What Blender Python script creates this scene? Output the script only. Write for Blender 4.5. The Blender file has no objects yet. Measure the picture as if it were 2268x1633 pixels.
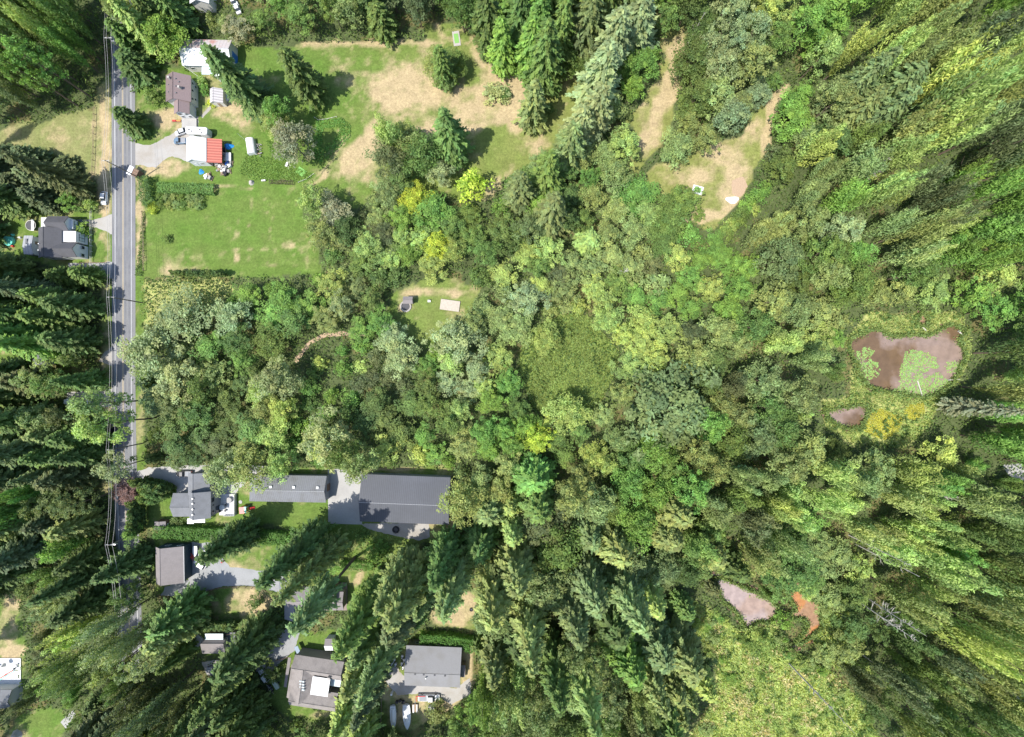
import bpy, math, random
import numpy as np
from mathutils import Vector, Matrix, noise as mnoise

# ------------------------------------------------------------------ frame of reference
# plan coordinates: (px,py) in a 2268x1633 survey plan, S plan units per metre, camera H metres up
S = 6.5; H = 140.0; CX, CY = 1134.0, 816.5
def W(px, py, z=0.0):
    k = (H - z) / H
    return ((px - CX) / S * k, (CY - py) / S * k, z)

sc = bpy.context.scene
# ---- camera
cam = bpy.data.cameras.new('camera'); camo = bpy.data.objects.new('camera', cam)
sc.collection.objects.link(camo); sc.camera = camo
cam.sensor_width = 36; cam.lens = 36 * H / (2268 / S); cam.clip_start = 1; cam.clip_end = 3000
camo.location = (0, 0, H); camo.rotation_euler = (0, 0, 0)
# ---- sun and sky
SUN_EL = 59.0; SUN_AZ_TO = 33.0   # direction the shadows fall
d = Vector((math.cos(math.radians(SUN_AZ_TO)) * math.cos(math.radians(SUN_EL)),
            math.sin(math.radians(SUN_AZ_TO)) * math.cos(math.radians(SUN_EL)),
            -math.sin(math.radians(SUN_EL))))
sun = bpy.data.lights.new('sun', 'SUN'); suno = bpy.data.objects.new('sun', sun); sc.collection.objects.link(suno)
sun.energy = 4.0; sun.angle = math.radians(0.6); sun.color = (1.0, 0.955, 0.88)
suno.rotation_euler = d.to_track_quat('-Z', 'Y').to_euler(); suno.location = (-100, -100, 200)
world = bpy.data.worlds.new('World'); sc.world = world; world.use_nodes = True
wn = world.node_tree.nodes; wl = world.node_tree.links
bg = wn.get('Background') or wn.new('ShaderNodeBackground')
sky = wn.new('ShaderNodeTexSky'); sky.sky_type = 'NISHITA'; sky.sun_disc = False
sky.sun_elevation = math.radians(SUN_EL)
sky.sun_rotation = math.atan2(-d.x, -d.y)
wl.new(sky.outputs[0], bg.inputs[0]); bg.inputs[1].default_value = 0.15
sc.view_settings.view_transform = 'Standard'; sc.view_settings.look = 'None'
sc.view_settings.gamma = 1.0; sc.view_settings.exposure = 0.90
sc.render.engine = 'CYCLES'
try: sc.cycles.max_bounces = 6
except Exception: pass

col = sc.collection
R = random.Random(11); RN = np.random.RandomState(5)

# ------------------------------------------------------------------ materials
def new_mat(name):
    m = bpy.data.materials.new(name); m.use_nodes = True
    return m, m.node_tree.nodes, m.node_tree.links
def bsdf_of(m): return m.node_tree.nodes['Principled BSDF']
def mat(name, c, rough=0.8, var=0.15, scale=1.5, bump=0.0, metal=0.0, spec=0.3, ribs=0, rib_gap=0.5, rib_amt=0.2, stain=None, stain_amt=0.0, stain_scale=0.4):
    c = tuple(v * 0.77 for v in c); stain = tuple(v * 0.77 for v in stain) if stain else None
    m, n, l = new_mat(name); b = bsdf_of(m)
    b.inputs['Roughness'].default_value = rough; b.inputs['Metallic'].default_value = metal
    b.inputs['Specular IOR Level'].default_value = spec
    tc = n.new('ShaderNodeTexCoord')
    nz = n.new('ShaderNodeTexNoise'); nz.inputs['Scale'].default_value = scale; nz.inputs['Detail'].default_value = 6
    nz.inputs['Roughness'].default_value = 0.65
    l.new(tc.outputs['Object'], nz.inputs['Vector'])
    mr = n.new('ShaderNodeMapRange'); mr.inputs[1].default_value = 0.25; mr.inputs[2].default_value = 0.75
    mr.inputs[3].default_value = 1 - var; mr.inputs[4].default_value = 1 + var
    l.new(nz.outputs[0], mr.inputs[0])
    base = n.new('ShaderNodeMix'); base.data_type = 'RGBA'; base.inputs[6].default_value = (*c, 1)
    base.inputs[7].default_value = (*(stain or c), 1)
    if stain:
        n2 = n.new('ShaderNodeTexNoise'); n2.inputs['Scale'].default_value = stain_scale; n2.inputs['Detail'].default_value = 5
        l.new(tc.outputs['Object'], n2.inputs['Vector'])
        m2 = n.new('ShaderNodeMapRange'); m2.inputs[1].default_value = 0.45; m2.inputs[2].default_value = 0.65
        m2.inputs[3].default_value = 0; m2.inputs[4].default_value = stain_amt
        l.new(n2.outputs[0], m2.inputs[0]); l.new(m2.outputs[0], base.inputs[0])
    else: base.inputs[0].default_value = 0
    mul = n.new('ShaderNodeMix'); mul.data_type = 'RGBA'; mul.blend_type = 'MULTIPLY'; mul.inputs[0].default_value = 1
    l.new(base.outputs[2], mul.inputs[6]); l.new(mr.outputs[0], mul.inputs[7])
    last = mul.outputs[2]
    if ribs:
        sp = n.new('ShaderNodeSeparateXYZ'); l.new(tc.outputs['Object'], sp.inputs[0])
        ma = n.new('ShaderNodeMath'); ma.operation = 'MULTIPLY'; ma.inputs[1].default_value = 2 * math.pi / rib_gap
        l.new(sp.outputs[0 if ribs == 1 else 1], ma.inputs[0])
        sn = n.new('ShaderNodeMath'); sn.operation = 'SINE'; l.new(ma.outputs[0], sn.inputs[0])
        r2 = n.new('ShaderNodeMapRange'); r2.inputs[1].default_value = 0.3; r2.inputs[2].default_value = 1
        r2.inputs[3].default_value = 1; r2.inputs[4].default_value = 1 - rib_amt
        l.new(sn.outputs[0], r2.inputs[0])
        m3 = n.new('ShaderNodeMix'); m3.data_type = 'RGBA'; m3.blend_type = 'MULTIPLY'; m3.inputs[0].default_value = 1
        l.new(last, m3.inputs[6]); l.new(r2.outputs[0], m3.inputs[7]); last = m3.outputs[2]
    l.new(last, b.inputs['Base Color'])
    if bump:
        bp = n.new('ShaderNodeBump'); bp.inputs['Strength'].default_value = bump; bp.inputs['Distance'].default_value = 0.1
        l.new(nz.outputs[0], bp.inputs['Height']); l.new(bp.outputs[0], b.inputs['Normal'])
    return m

def foliage_mat():
    m, n, l = new_mat('foliage')
    b = bsdf_of(m); b.inputs['Roughness'].default_value = 0.62; b.inputs['Specular IOR Level'].default_value = 0.25
    oi = n.new('ShaderNodeObjectInfo'); at = n.new('ShaderNodeAttribute'); at.attribute_name = 'leafvar'
    mul = n.new('ShaderNodeMix'); mul.data_type = 'RGBA'; mul.blend_type = 'MULTIPLY'; mul.inputs[0].default_value = 1
    l.new(oi.outputs['Color'], mul.inputs[6]); l.new(at.outputs['Color'], mul.inputs[7])
    l.new(mul.outputs[2], b.inputs['Base Color'])
    tr = n.new('ShaderNodeBsdfTranslucent')
    tm = n.new('ShaderNodeMix'); tm.data_type = 'RGBA'; tm.blend_type = 'MULTIPLY'; tm.inputs[0].default_value = 1
    tm.inputs[7].default_value = (1.10, 1.20, 0.55, 1); l.new(mul.outputs[2], tm.inputs[6]); l.new(tm.outputs[2], tr.inputs[0])
    mx = n.new('ShaderNodeMixShader'); mx.inputs[0].default_value = 0.40
    out = [x for x in n if x.type == 'OUTPUT_MATERIAL'][0]
    l.new(b.outputs[0], mx.inputs[1]); l.new(tr.outputs[0], mx.inputs[2]); l.new(mx.outputs[0], out.inputs[0])
    return m
FOL = foliage_mat()

M = {}
M['bark'] = mat('bark', (0.16, 0.12, 0.09), 0.95, 0.3, 3, 0.4)
M['dead_wood'] = mat('dead_wood', (0.50, 0.47, 0.42), 0.9, 0.2, 3)
M['asphalt'] = mat('asphalt', (0.225, 0.225, 0.228), 0.9, 0.10, 2.5, 0.05, stain=(0.15, 0.152, 0.165), stain_amt=0.6, stain_scale=0.12)
M['worn_asphalt'] = mat('worn_asphalt', (0.175, 0.178, 0.19), 0.85, 0.18, 0.5, stain=(0.205, 0.208, 0.22), stain_amt=0.9, stain_scale=0.3)
M['drive_grey'] = mat('drive_grey', (0.34, 0.345, 0.345), 0.9, 0.12, 3, 0.1, stain=(0.26, 0.265, 0.265), stain_amt=0.6, stain_scale=0.25)
M['gravel'] = mat('gravel', (0.42, 0.40, 0.37), 0.95, 0.22, 5, 0.2, stain=(0.33, 0.29, 0.235), stain_amt=0.6, stain_scale=0.2)
M['dirt'] = mat('dirt', (0.46, 0.33, 0.22), 0.95, 0.25, 3, 0.2)
M['concrete'] = mat('concrete', (0.43, 0.42, 0.40), 0.85, 0.08, 2, stain=(0.34, 0.33, 0.32), stain_amt=0.5, stain_scale=0.2)
M['line_white'] = mat('line_white', (0.72, 0.72, 0.72), 0.7, 0.15, 5)
M['line_yellow'] = mat('line_yellow', (0.60, 0.47, 0.27), 0.7, 0.15, 5)
M['white'] = mat('white', (0.78, 0.78, 0.77), 0.6, 0.06, 2)
M['cream'] = mat('cream', (0.70, 0.68, 0.62), 0.7, 0.08, 2)
M['grey_wall'] = mat('grey_wall', (0.30, 0.31, 0.33), 0.7, 0.08, 2)
M['dark_wall'] = mat('dark_wall', (0.05, 0.08, 0.10), 0.5, 0.1, 1)
M['brown_wall'] = mat('brown_wall', (0.22, 0.14, 0.10), 0.8, 0.2, 2)
M['taupe_wall'] = mat('taupe_wall', (0.32, 0.28, 0.25), 0.8, 0.15, 2)
M['glass'] = mat('glass', (0.03, 0.04, 0.05), 0.08, 0.05, 1, spec=0.6)
M['rubber'] = mat('rubber', (0.025, 0.025, 0.027), 0.8, 0.2, 4)
M['rim'] = mat('rim', (0.5, 0.5, 0.5), 0.3, 0.1, 4, metal=0.6)
M['headlamp'] = mat('headlamp', (0.8, 0.8, 0.78), 0.1, 0.02, 4)
M['tail'] = mat('tail', (0.5, 0.03, 0.02), 0.3, 0.05, 4)
M['brown_roof'] = mat('brown_roof', (0.20, 0.15, 0.145), 0.85, 0.12, 3, 0.2, stain=(0.155, 0.125, 0.125), stain_amt=0.7)
M['pink_roof'] = mat('pink_roof', (0.27, 0.205, 0.20), 0.85, 0.12, 3, 0.2)
M['white_metal'] = mat('white_metal', (0.74, 0.76, 0.78), 0.45, 0.06, 2, ribs=1, rib_gap=1.1, rib_amt=0.15, stain=(0.52, 0.46, 0.42), stain_amt=0.35, stain_scale=0.5)
M['rust_metal'] = mat('rust_metal', (0.56, 0.50, 0.48), 0.6, 0.12, 2, ribs=1, rib_gap=1.1, rib_amt=0.15, stain=(0.50, 0.24, 0.19), stain_amt=0.85, stain_scale=0.35)
M['red_metal'] = mat('red_metal', (0.42, 0.13, 0.095), 0.5, 0.08, 2, ribs=2, rib_gap=0.9, rib_amt=-0.8)
M['charcoal_roof'] = mat('charcoal_roof', (0.10, 0.10, 0.11), 0.85, 0.12, 3, 0.2, stain=(0.08, 0.08, 0.085), stain_amt=0.6)
M['grey_roof'] = mat('grey_roof', (0.20, 0.207, 0.22), 0.8, 0.12, 3, 0.15, stain=(0.155, 0.16, 0.165), stain_amt=0.6, stain_scale=0.5)
M['grey_metal'] = mat('grey_metal', (0.20, 0.207, 0.22), 0.5, 0.12, 2, stain=(0.155, 0.155, 0.15), stain_amt=0.6, stain_scale=0.35, ribs=1, rib_gap=0.62, rib_amt=0.22)
M['grey_metal_light'] = mat('grey_metal_light', (0.40, 0.41, 0.43), 0.45, 0.06, 2, ribs=1, rib_gap=0.9, rib_amt=0.22)
M['blue_metal'] = mat('blue_metal', (0.090, 0.096, 0.112), 0.5, 0.08, 1, ribs=1, rib_gap=0.62, rib_amt=0.28, stain=(0.125, 0.133, 0.155), stain_amt=0.5, stain_scale=0.08)
M['taupe_roof'] = mat('taupe_roof', (0.25, 0.225, 0.22), 0.85, 0.14, 3, 0.2, stain=(0.21, 0.19, 0.185), stain_amt=0.5, stain_scale=0.6)
M['weathered_roof'] = mat('weathered_roof', (0.29, 0.262, 0.245), 0.9, 0.22, 4, 0.3, stain=(0.20, 0.18, 0.17), stain_amt=0.7, stain_scale=0.5)
M['plain_grey_roof'] = mat('plain_grey_roof', (0.245, 0.245, 0.25), 0.85, 0.10, 4, 0.2, stain=(0.21, 0.205, 0.195), stain_amt=0.6, stain_scale=0.3)
M['polycarb'] = mat('polycarb', (0.60, 0.70, 0.72), 0.3, 0.06, 2, ribs=1, rib_gap=0.8, rib_amt=0.12)
M['deck_wood'] = mat('deck_wood', (0.30, 0.24, 0.20), 0.85, 0.15, 2, ribs=2, rib_gap=0.4, rib_amt=0.2)
M['pale_deck'] = mat('pale_deck', (0.66, 0.65, 0.64), 0.8, 0.08, 2, ribs=1, rib_gap=0.6, rib_amt=0.08)
M['pale_wood'] = mat('pale_wood', (0.52, 0.46, 0.38), 0.85, 0.15, 2, ribs=1, rib_gap=0.5, rib_amt=0.15)
M['wood'] = mat('wood', (0.35, 0.26, 0.18), 0.85, 0.2, 3)
M['pole_wood'] = mat('pole_wood', (0.20, 0.17, 0.14), 0.9, 0.2, 3)
M['wire'] = mat('wire', (0.55, 0.52, 0.50), 0.5, 0.05, 1)
M['blue_tarp'] = mat('blue_tarp', (0.03, 0.30, 0.75), 0.45, 0.2, 3, 0.4)
M['teal'] = mat('teal', (0.18, 0.68, 0.56), 0.4, 0.08, 2)
M['red'] = mat('red', (0.60, 0.06, 0.05), 0.4, 0.1, 3)
M['orange'] = mat('orange', (0.75, 0.30, 0.08), 0.5, 0.1, 3)
M['yellow'] = mat('yellow', (0.80, 0.62, 0.10), 0.5, 0.1, 3)
M['blue'] = mat('blue', (0.05, 0.20, 0.60), 0.4, 0.1, 3)
M['junk'] = mat('junk', (0.40, 0.38, 0.36), 0.8, 0.5, 2)
M['black'] = mat('black', (0.03, 0.03, 0.035), 0.4, 0.1, 2)
M['stone'] = mat('stone', (0.45, 0.42, 0.39), 0.9, 0.2, 3, 0.3)
for nm, c in (('paint_silver', (0.62, 0.63, 0.64)), ('paint_blue', (0.16, 0.24, 0.33)), ('paint_black', (0.02, 0.02, 0.024)),
              ('paint_white', (0.80, 0.80, 0.80)), ('paint_grey', (0.35, 0.36, 0.38)), ('paint_green', (0.42, 0.50, 0.40))):
    M[nm] = mat(nm, c, 0.25, 0.04, 2, spec=0.6)

# ------------------------------------------------------------------ object helpers
def tag(o, label=None, cat=None, group=None, kind=None):
    if label: o['label'] = label
    if cat: o['category'] = cat
    if group: o['group'] = group
    if kind: o['kind'] = kind
    return o
def thing(name, label, cat, loc=(0, 0, 0), rot=0.0, group=None):
    o = bpy.data.objects.new(name, None); col.objects.link(o); o.location = loc; o.rotation_euler = (0, 0, rot)
    o.empty_display_size = 0.5
    return tag(o, label, cat, group)
class MB:
    def __init__(s): s.v = []; s.f = []; s.m = []
    def add(s, vs, fs, mi=0):
        b = len(s.v); s.v += [tuple(p) for p in vs]; s.f += [tuple(b + i for i in q) for q in fs]; s.m += [mi] * len(fs); return s
    def box(s, x0, x1, y0, y1, z0, z1, mi=0):
        return s.add([(x0, y0, z0), (x1, y0, z0), (x1, y1, z0), (x0, y1, z0), (x0, y0, z1), (x1, y0, z1), (x1, y1, z1), (x0, y1, z1)],
                     [(3, 2, 1, 0), (4, 5, 6, 7), (0, 1, 5, 4), (1, 2, 6, 5), (2, 3, 7, 6), (3, 0, 4, 7)], mi)
    def cyl(s, x, y, z0, z1, r0, r1=None, n=12, mi=0):
        r1 = r0 if r1 is None else r1
        vs = [(x + r0 * math.cos(2 * math.pi * i / n), y + r0 * math.sin(2 * math.pi * i / n), z0) for i in range(n)]
        vs += [(x + r1 * math.cos(2 * math.pi * i / n), y + r1 * math.sin(2 * math.pi * i / n), z1) for i in range(n)]
        fs = [(i, (i + 1) % n, n + (i + 1) % n, n + i) for i in range(n)] + [tuple(range(n - 1, -1, -1)), tuple(range(n, 2 * n))]
        return s.add(vs, fs, mi)
    def tube(s, pts, r, n=6, r1=None, mi=0):
        P = [Vector(p) for p in pts]; k = len(P); r1 = r if r1 is None else r1; vs = []
        for i, p in enumerate(P):
            t = (P[min(i + 1, k - 1)] - P[max(i - 1, 0)]).normalized()
            a = t.orthogonal().normalized(); b = t.cross(a); rr = r + (r1 - r) * i / (k - 1)
            vs += [p + rr * (math.cos(2 * math.pi * j / n) * a + math.sin(2 * math.pi * j / n) * b) for j in range(n)]
        fs = [(i * n + j, i * n + (j + 1) % n, (i + 1) * n + (j + 1) % n, (i + 1) * n + j) for i in range(k - 1) for j in range(n)]
        fs += [tuple(range(n - 1, -1, -1)), tuple((k - 1) * n + j for j in range(n))]
        return s.add(vs, fs, mi)
    def prism(s, outline, z0, z1, mi=0):
        n = len(outline); vs = [(x, y, z0) for x, y in outline] + [(x, y, z1) for x, y in outline]
        return s.add(vs, [(i, (i + 1) % n, n + (i + 1) % n, n + i) for i in range(n)] + [tuple(range(n - 1, -1, -1)), tuple(range(n, 2 * n))], mi)
    def loft(s, secs, mi=0, cap=True):
        n = len(secs[0]); vs = [p for q in secs for p in q]
        fs = [(i * n + j, i * n + (j + 1) % n, (i + 1) * n + (j + 1) % n, (i + 1) * n + j) for i in range(len(secs) - 1) for j in range(n)]
        if cap: fs += [tuple(range(n - 1, -1, -1)), tuple((len(secs) - 1) * n + j for j in range(n))]
        return s.add(vs, fs, mi)
    def mesh(s, name, mats, smooth=False):
        me = bpy.data.meshes.new(name); me.from_pydata([tuple(v) for v in s.v], [], s.f); 
        for m in (mats if isinstance(mats, (list, tuple)) else [mats]): me.materials.append(m)
        me.polygons.foreach_set('material_index', s.m)
        if smooth: me.polygons.foreach_set('use_smooth', [True] * len(s.f))
        me.update(); return me
    def build(s, name, mats, parent=None, loc=None, rot=0.0, bevel=0.0, smooth=False):
        o = bpy.data.objects.new(name, s.mesh(name, mats, smooth)); col.objects.link(o)
        if parent: o.parent = parent
        if loc is not None: o.location = loc
        if rot: o.rotation_euler = (0, 0, rot)
        if bevel:
            b = o.modifiers.new('bevel', 'BEVEL'); b.width = bevel; b.segments = 2; b.limit_method = 'ANGLE'
        return o
def inpoly(PX, PY, poly):
    r = np.zeros(PX.shape, bool); n = len(poly)
    for i in range(n):
        x0, y0 = poly[i]; x1, y1 = poly[(i + 1) % n]
        if y0 == y1: continue
        c = ((y0 > PY) != (y1 > PY)) & (PX < (x1 - x0) * (PY - y0) / (y1 - y0) + x0)
        r ^= c
    return r
def vnoise(x, y, seed=0):
    xi = np.floor(x).astype(np.int64); yi = np.floor(y).astype(np.int64); xf = x - xi; yf = y - yi
    u = xf * xf * (3 - 2 * xf); v = yf * yf * (3 - 2 * yf)
    def h(a, b):
        n = (a * 374761393 + b * 668265263 + seed * 1442695041) & 0xffffffff
        n = ((n ^ (n >> 13)) * 1274126177) & 0xffffffff
        return ((n ^ (n >> 16)) & 0xffff) / 65535.0
    return (h(xi, yi) * (1 - u) + h(xi + 1, yi) * u) * (1 - v) + (h(xi, yi + 1) * (1 - u) + h(xi + 1, yi + 1) * u) * v
def fbm(x, y, seed=0, o=4):
    t = 0; a = 0.5; 
    for i in range(o):
        t = t + a * vnoise(x * 2 ** i, y * 2 ** i, seed + i * 17); a *= 0.5
    return t / (1 - 0.5 ** o)

# ------------------------------------------------------------------ plan polygons
ROADC = [(266, -700), (267, -60), (269, 60), (271.5, 200), (272.5, 400), (272.5, 620), (272.5, 860), (275, 1020), (279, 1140), (283, 1260), (287, 1400), (292, 1560), (296, 1700), (315, 2300)]
def strip(line, a, b):
    L = [(x + a, y) for x, y in line]; Rr = [(x + b, y) for x, y in line]
    return L + Rr[::-1]
FIELD = [(300, 180), (350, 135), (400, 150), (400, 90), (520, 90), (540, 108), (640, 100), (830, 92), (940, 92), (965, 72), (1015, 72), (1050, 120), (1100, 150), (1150, 200), (1155, 290), (1205, 300), (1230, 250), (1240, 180), (1290, 190), (1285, 250), (1270, 300), (1190, 340), (1120, 390), (1090, 445), (1030, 440), (940, 420), (830, 425), (790, 470), (740, 430), (675, 408), (668, 440), (700, 520), (715, 600), (640, 614), (330, 612), (318, 612), (300, 480)]
GLADE1 = [(1475, 88), (1520, 88), (1515, 145), (1500, 210), (1485, 300), (1440, 350), (1400, 395), (1390, 330), (1400, 260), (1440, 200), (1475, 130)]
GLADE2 = [(1700, 210), (1740, 188), (1748, 212), (1712, 270), (1702, 320), (1672, 370), (1657, 420), (1612, 470), (1580, 507), (1526, 492), (1540, 440), (1500, 440), (1420, 430), (1412, 400), (1440, 375), (1500, 345), (1560, 325), (1640, 295), (1670, 250)]
MEADOW = [(0, 285), (80, 272), (140, 256), (212, 238), (222, 190), (248, 180), (249, 250), (249, 480), (225, 480), (215, 405), (150, 350), (85, 325), (30, 325), (0, 315), (-40, 300)]
WYARD = [(-30, 482), (60, 475), (200, 470), (249, 480), (249, 588), (150, 596), (60, 578), (-30, 560)]
SYARD = [(325, 1050), (560, 1040), (800, 1036), (1005, 1042), (1012, 1165), (955, 1195), (800, 1170), (728, 1170), (640, 1170), (560, 1163), (340, 1180), (318, 1165)]
SYARD2 = [(340, 1192), (430, 1190), (500, 1200), (620, 1190), (625, 1240), (650, 1262), (660, 1290), (620, 1330), (560, 1380), (450, 1372), (452, 1312), (350, 1316), (335, 1290)]
LYARD1 = [(-40, 1312), (22, 1315), (40, 1340), (55, 1430), (50, 1525), (0, 1570), (-40, 1580)]
LYARD2 = [(20, 1640), (30, 1590), (80, 1575), (130, 1565), (150, 1600), (140, 1640)]
BYARD = [(592, 1470), (632, 1438), (650, 1392), (690, 1400), (768, 1392), (768, 1470), (742, 1500), (738, 1592), (640, 1592), (600, 1560)]
CYARD = [(742, 1250), (828, 1252), (812, 1300), (770, 1345), (740, 1310)]
GYARD = [(848, 1470), (895, 1425), (940, 1398), (1050, 1425), (1045, 1530), (985, 1582), (940, 1600), (920, 1622), (850, 1622), (835, 1560)]
DIRTC = [(955, 1350), (1000, 1320), (1052, 1308), (1056, 1392), (1000, 1396), (960, 1384)]
CABIN = [(436, 1392), (535, 1385), (535, 1458), (440, 1455)]
CABIN2 = [(446, 1458), (500, 1458), (500, 1496), (450, 1498)]
OCLEAR = [(868, 650), (940, 618), (1010, 618), (1065, 640), (1040, 690), (1000, 740), (950, 770), (890, 740), (866, 690)]
TOPY = [(405, -30), (540, -30), (540, 14), (520, 28), (505, 14), (410, 14)]
MARSH = [(1535, 1335), (1560, 1345), (1640, 1400), (1700, 1385), (1730, 1400), (1750, 1440), (1830, 1480), (1890, 1540), (1950, 1640), (1525, 1640), (1590, 1540), (1590, 1480), (1560, 1430), (1530, 1380)]
NMARSH = [(1900, 725), (1930, 690), (2000, 700), (2060, 690), (2130, 700), (2150, 760), (2140, 800), (2120, 850), (2080, 890), (2050, 950), (2000, 990), (1900, 985), (1830, 950), (1820, 890), (1880, 880), (1890, 800), (1870, 760)]
REEDS = [(1160, 740), (1240, 700), (1300, 700), (1370, 780), (1350, 850), (1310, 920), (1250, 940), (1180, 900), (1150, 820)]
BRAMBLE = [(312, 618), (480, 618), (520, 640), (480, 680), (400, 700), (330, 730), (312, 700)]
P1 = [(1880, 750), (1934, 729), (1954, 734), (1968, 744), (1988, 744), (2018, 741), (2051, 744), (2068, 737), (2084, 726), (2108, 719), (2124, 727), (2141, 734), (2124, 747), (2123, 761), (2134, 777), (2134, 797), (2124, 811), (2119, 827), (2101, 854), (2068, 874), (2041, 881), (2018, 877), (1961, 867), (1918, 854), (1900, 827), (1897, 804), (1882, 788), (1877, 770)]
P1B = [(1821, 912), (1860, 902), (1915, 896), (1920, 915), (1905, 945), (1880, 950), (1850, 940)]
P2 = [(1580, 1279), (1601, 1279), (1644, 1299), (1681, 1315), (1701, 1325), (1721, 1342), (1718, 1362), (1701, 1378), (1681, 1375), (1667, 1383), (1654, 1393), (1641, 1393), (1647, 1383), (1627, 1353), (1594, 1323)]
P3 = [(1728, 1300), (1768, 1305), (1788, 1322), (1818, 1337), (1816, 1379), (1818, 1387), (1798, 1406), (1768, 1426), (1757, 1422), (1778, 1402), (1788, 1382), (1778, 1369), (1751, 1369), (1744, 1355), (1761, 1349), (1751, 1329)]
P4 = [(1794, 1284), (1806, 1272), (1826, 1270), (1822, 1282), (1806, 1294), (1794, 1294)]
P5 = [(2028, 715), (2036, 694), (2046, 696), (2054, 712), (2050, 724), (2036, 722)]
BOG1 = [(1906, 950), (1915, 915), (1950, 905), (2000, 925), (1990, 955), (1960, 975), (1930, 965)]
BOG2 = [(1998, 915), (2010, 895), (2045, 890), (2047, 915), (2030, 930), (2010, 928)]
D1 = [(298, 318), (330, 322), (355, 310), (395, 290), (425, 262), (440, 258), (438, 280), (430, 300), (428, 330), (424, 362), (380, 345), (345, 370), (298, 366)]
D2 = [(188, 486), (215, 486), (250, 474), (250, 520), (215, 505), (188, 500)]
D3 = [(150, 584), (250, 580), (250, 618), (232, 612), (210, 600), (150, 606)]
D4 = [(220, 800), (232, 778), (252, 765), (252, 812)]
D4B = [(150, 870), (252, 862), (252, 900), (150, 905)]
D5 = [(292, 1046), (330, 1036), (430, 1030), (620, 1032), (620, 1046), (560, 1050), (520, 1096), (486, 1096), (466, 1050), (418, 1050), (415, 1092), (392, 1094), (390, 1078), (340, 1060), (296, 1090)]
D6 = [(726, 1040), (800, 1036), (802, 1162), (727, 1160)]
D7 = [(420, 1202), (482, 1202), (490, 1235), (510, 1255), (575, 1264), (600, 1262), (640, 1240), (665, 1245), (662, 1290), (618, 1312), (560, 1298), (500, 1298), (440, 1312), (380, 1322), (355, 1318), (365, 1300), (418, 1284)]
D8 = [(600, 1440), (632, 1392), (668, 1392), (652, 1440), (628, 1462), (600, 1492), (566, 1488), (575, 1466)]
D9 = [(850, 1468), (880, 1480), (898, 1500), (1010, 1526), (1040, 1500), (1044, 1540), (1000, 1560), (950, 1535), (880, 1540), (862, 1520), (846, 1500)]
D10 = [(800, 1160), (950, 1158), (952, 1190), (930, 1198), (890, 1190), (850, 1180), (815, 1172)]
D11 = [(445, 1466), (480, 1462), (505, 1475), (500, 1496), (460, 1496)]
PATHL = [(655, 802), (668, 780), (690, 757), (715, 744), (760, 739), (810, 741)]
ROADP = strip(ROADC, -24.5, 27.5)
CLEAR = [FIELD, GLADE1, GLADE2, MEADOW, WYARD, SYARD, SYARD2, LYARD1, LYARD2, BYARD, CYARD, GYARD, DIRTC, CABIN, CABIN2, OCLEAR, TOPY, MARSH, NMARSH, REEDS, BRAMBLE, P2, P3,
         strip([(266, 140), (272, 620), (276, 1040), (283, 1190)], -20, 26), [(278, 1385), (290, 1385), (290, 1410), (280, 1410)], [(276, 1490), (288, 1490), (286, 1560), (278, 1560)], [(222, 806), (232, 778), (252, 765), (252, 806)], [(158, 880), (230, 870), (230, 898), (158, 896)], [(78, 785), (104, 785), (104, 812), (78, 812)], [(0, 780), (50, 778), (60, 800), (0, 800)], D8,
         [(618, 1284), (765, 1290), (768, 1360), (668, 1374), (630, 1374)], [(640, 1448), (770, 1462), (760, 1560), (640, 1558)],
         [(1888, 740), (1900, 700), (2100, 705), (2140, 740)], [(645, 790), (690, 745), (810, 732), (812, 748), (720, 765), (675, 805)], [(2225, 1030), (2268, 1030), (2268, 1060), (2225, 1050)]]
LAWN = [FIELD, GLADE1, GLADE2, MEADOW, WYARD, SYARD, SYARD2, LYARD1, LYARD2, BYARD, CYARD, GYARD, DIRTC, CABIN, OCLEAR, [(930, 50), (1040, 50), (1070, 150), (960, 120)], [(1460, 60), (1530, 60), (1510, 120), (1460, 120)],
        [(228, 170), (250, 170), (250, 1100), (228, 1100)], [(298, 170), (320, 170), (322, 1060), (298, 1060)], [(690, -30), (800, -30), (790, 20), (740, 30)], [(1100, 130), (1300, 120), (1310, 340), (1120, 400)],
        [(-20, 770), (60, 770), (70, 810), (-20, 815)], [(640, 1150), (940, 1170), (930, 1260), (640, 1240)]]
WATER = [P1, P1B, P2, P3, P4, P5]
HARD = [ROADP, D1, D2, D3, D4, D4B, D5, D6, D7, D8, D9, D10, D11]

# ------------------------------------------------------------------ ground sheet
GX0, GX1, GY0, GY1, GS = -260, 260, -210, 210, 0.9
nx = int((GX1 - GX0) / GS) + 1; ny = int((GY1 - GY0) / GS) + 1
gx, gy = np.meshgrid(np.linspace(GX0, GX1, nx), np.linspace(GY0, GY1, ny))
PX = gx * S + CX; PY = CY - gy * S
jx = (fbm(gx / 5, gy / 5, 3) - 0.5) * 26; jy = (fbm(gx / 5, gy / 5, 9) - 0.5) * 26
QX, QY = PX + jx, PY + jy
lawnm = np.zeros(PX.shape)
for p in LAWN: lawnm = np.maximum(lawnm, inpoly(QX, QY, p))
waterm = np.zeros(PX.shape, bool)
for p in WATER: waterm |= inpoly(PX, PY, p)
marshm = inpoly(QX, QY, MARSH) | inpoly(QX, QY, NMARSH) | inpoly(QX, QY, REEDS) | inpoly(QX, QY, BRAMBLE)
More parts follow.
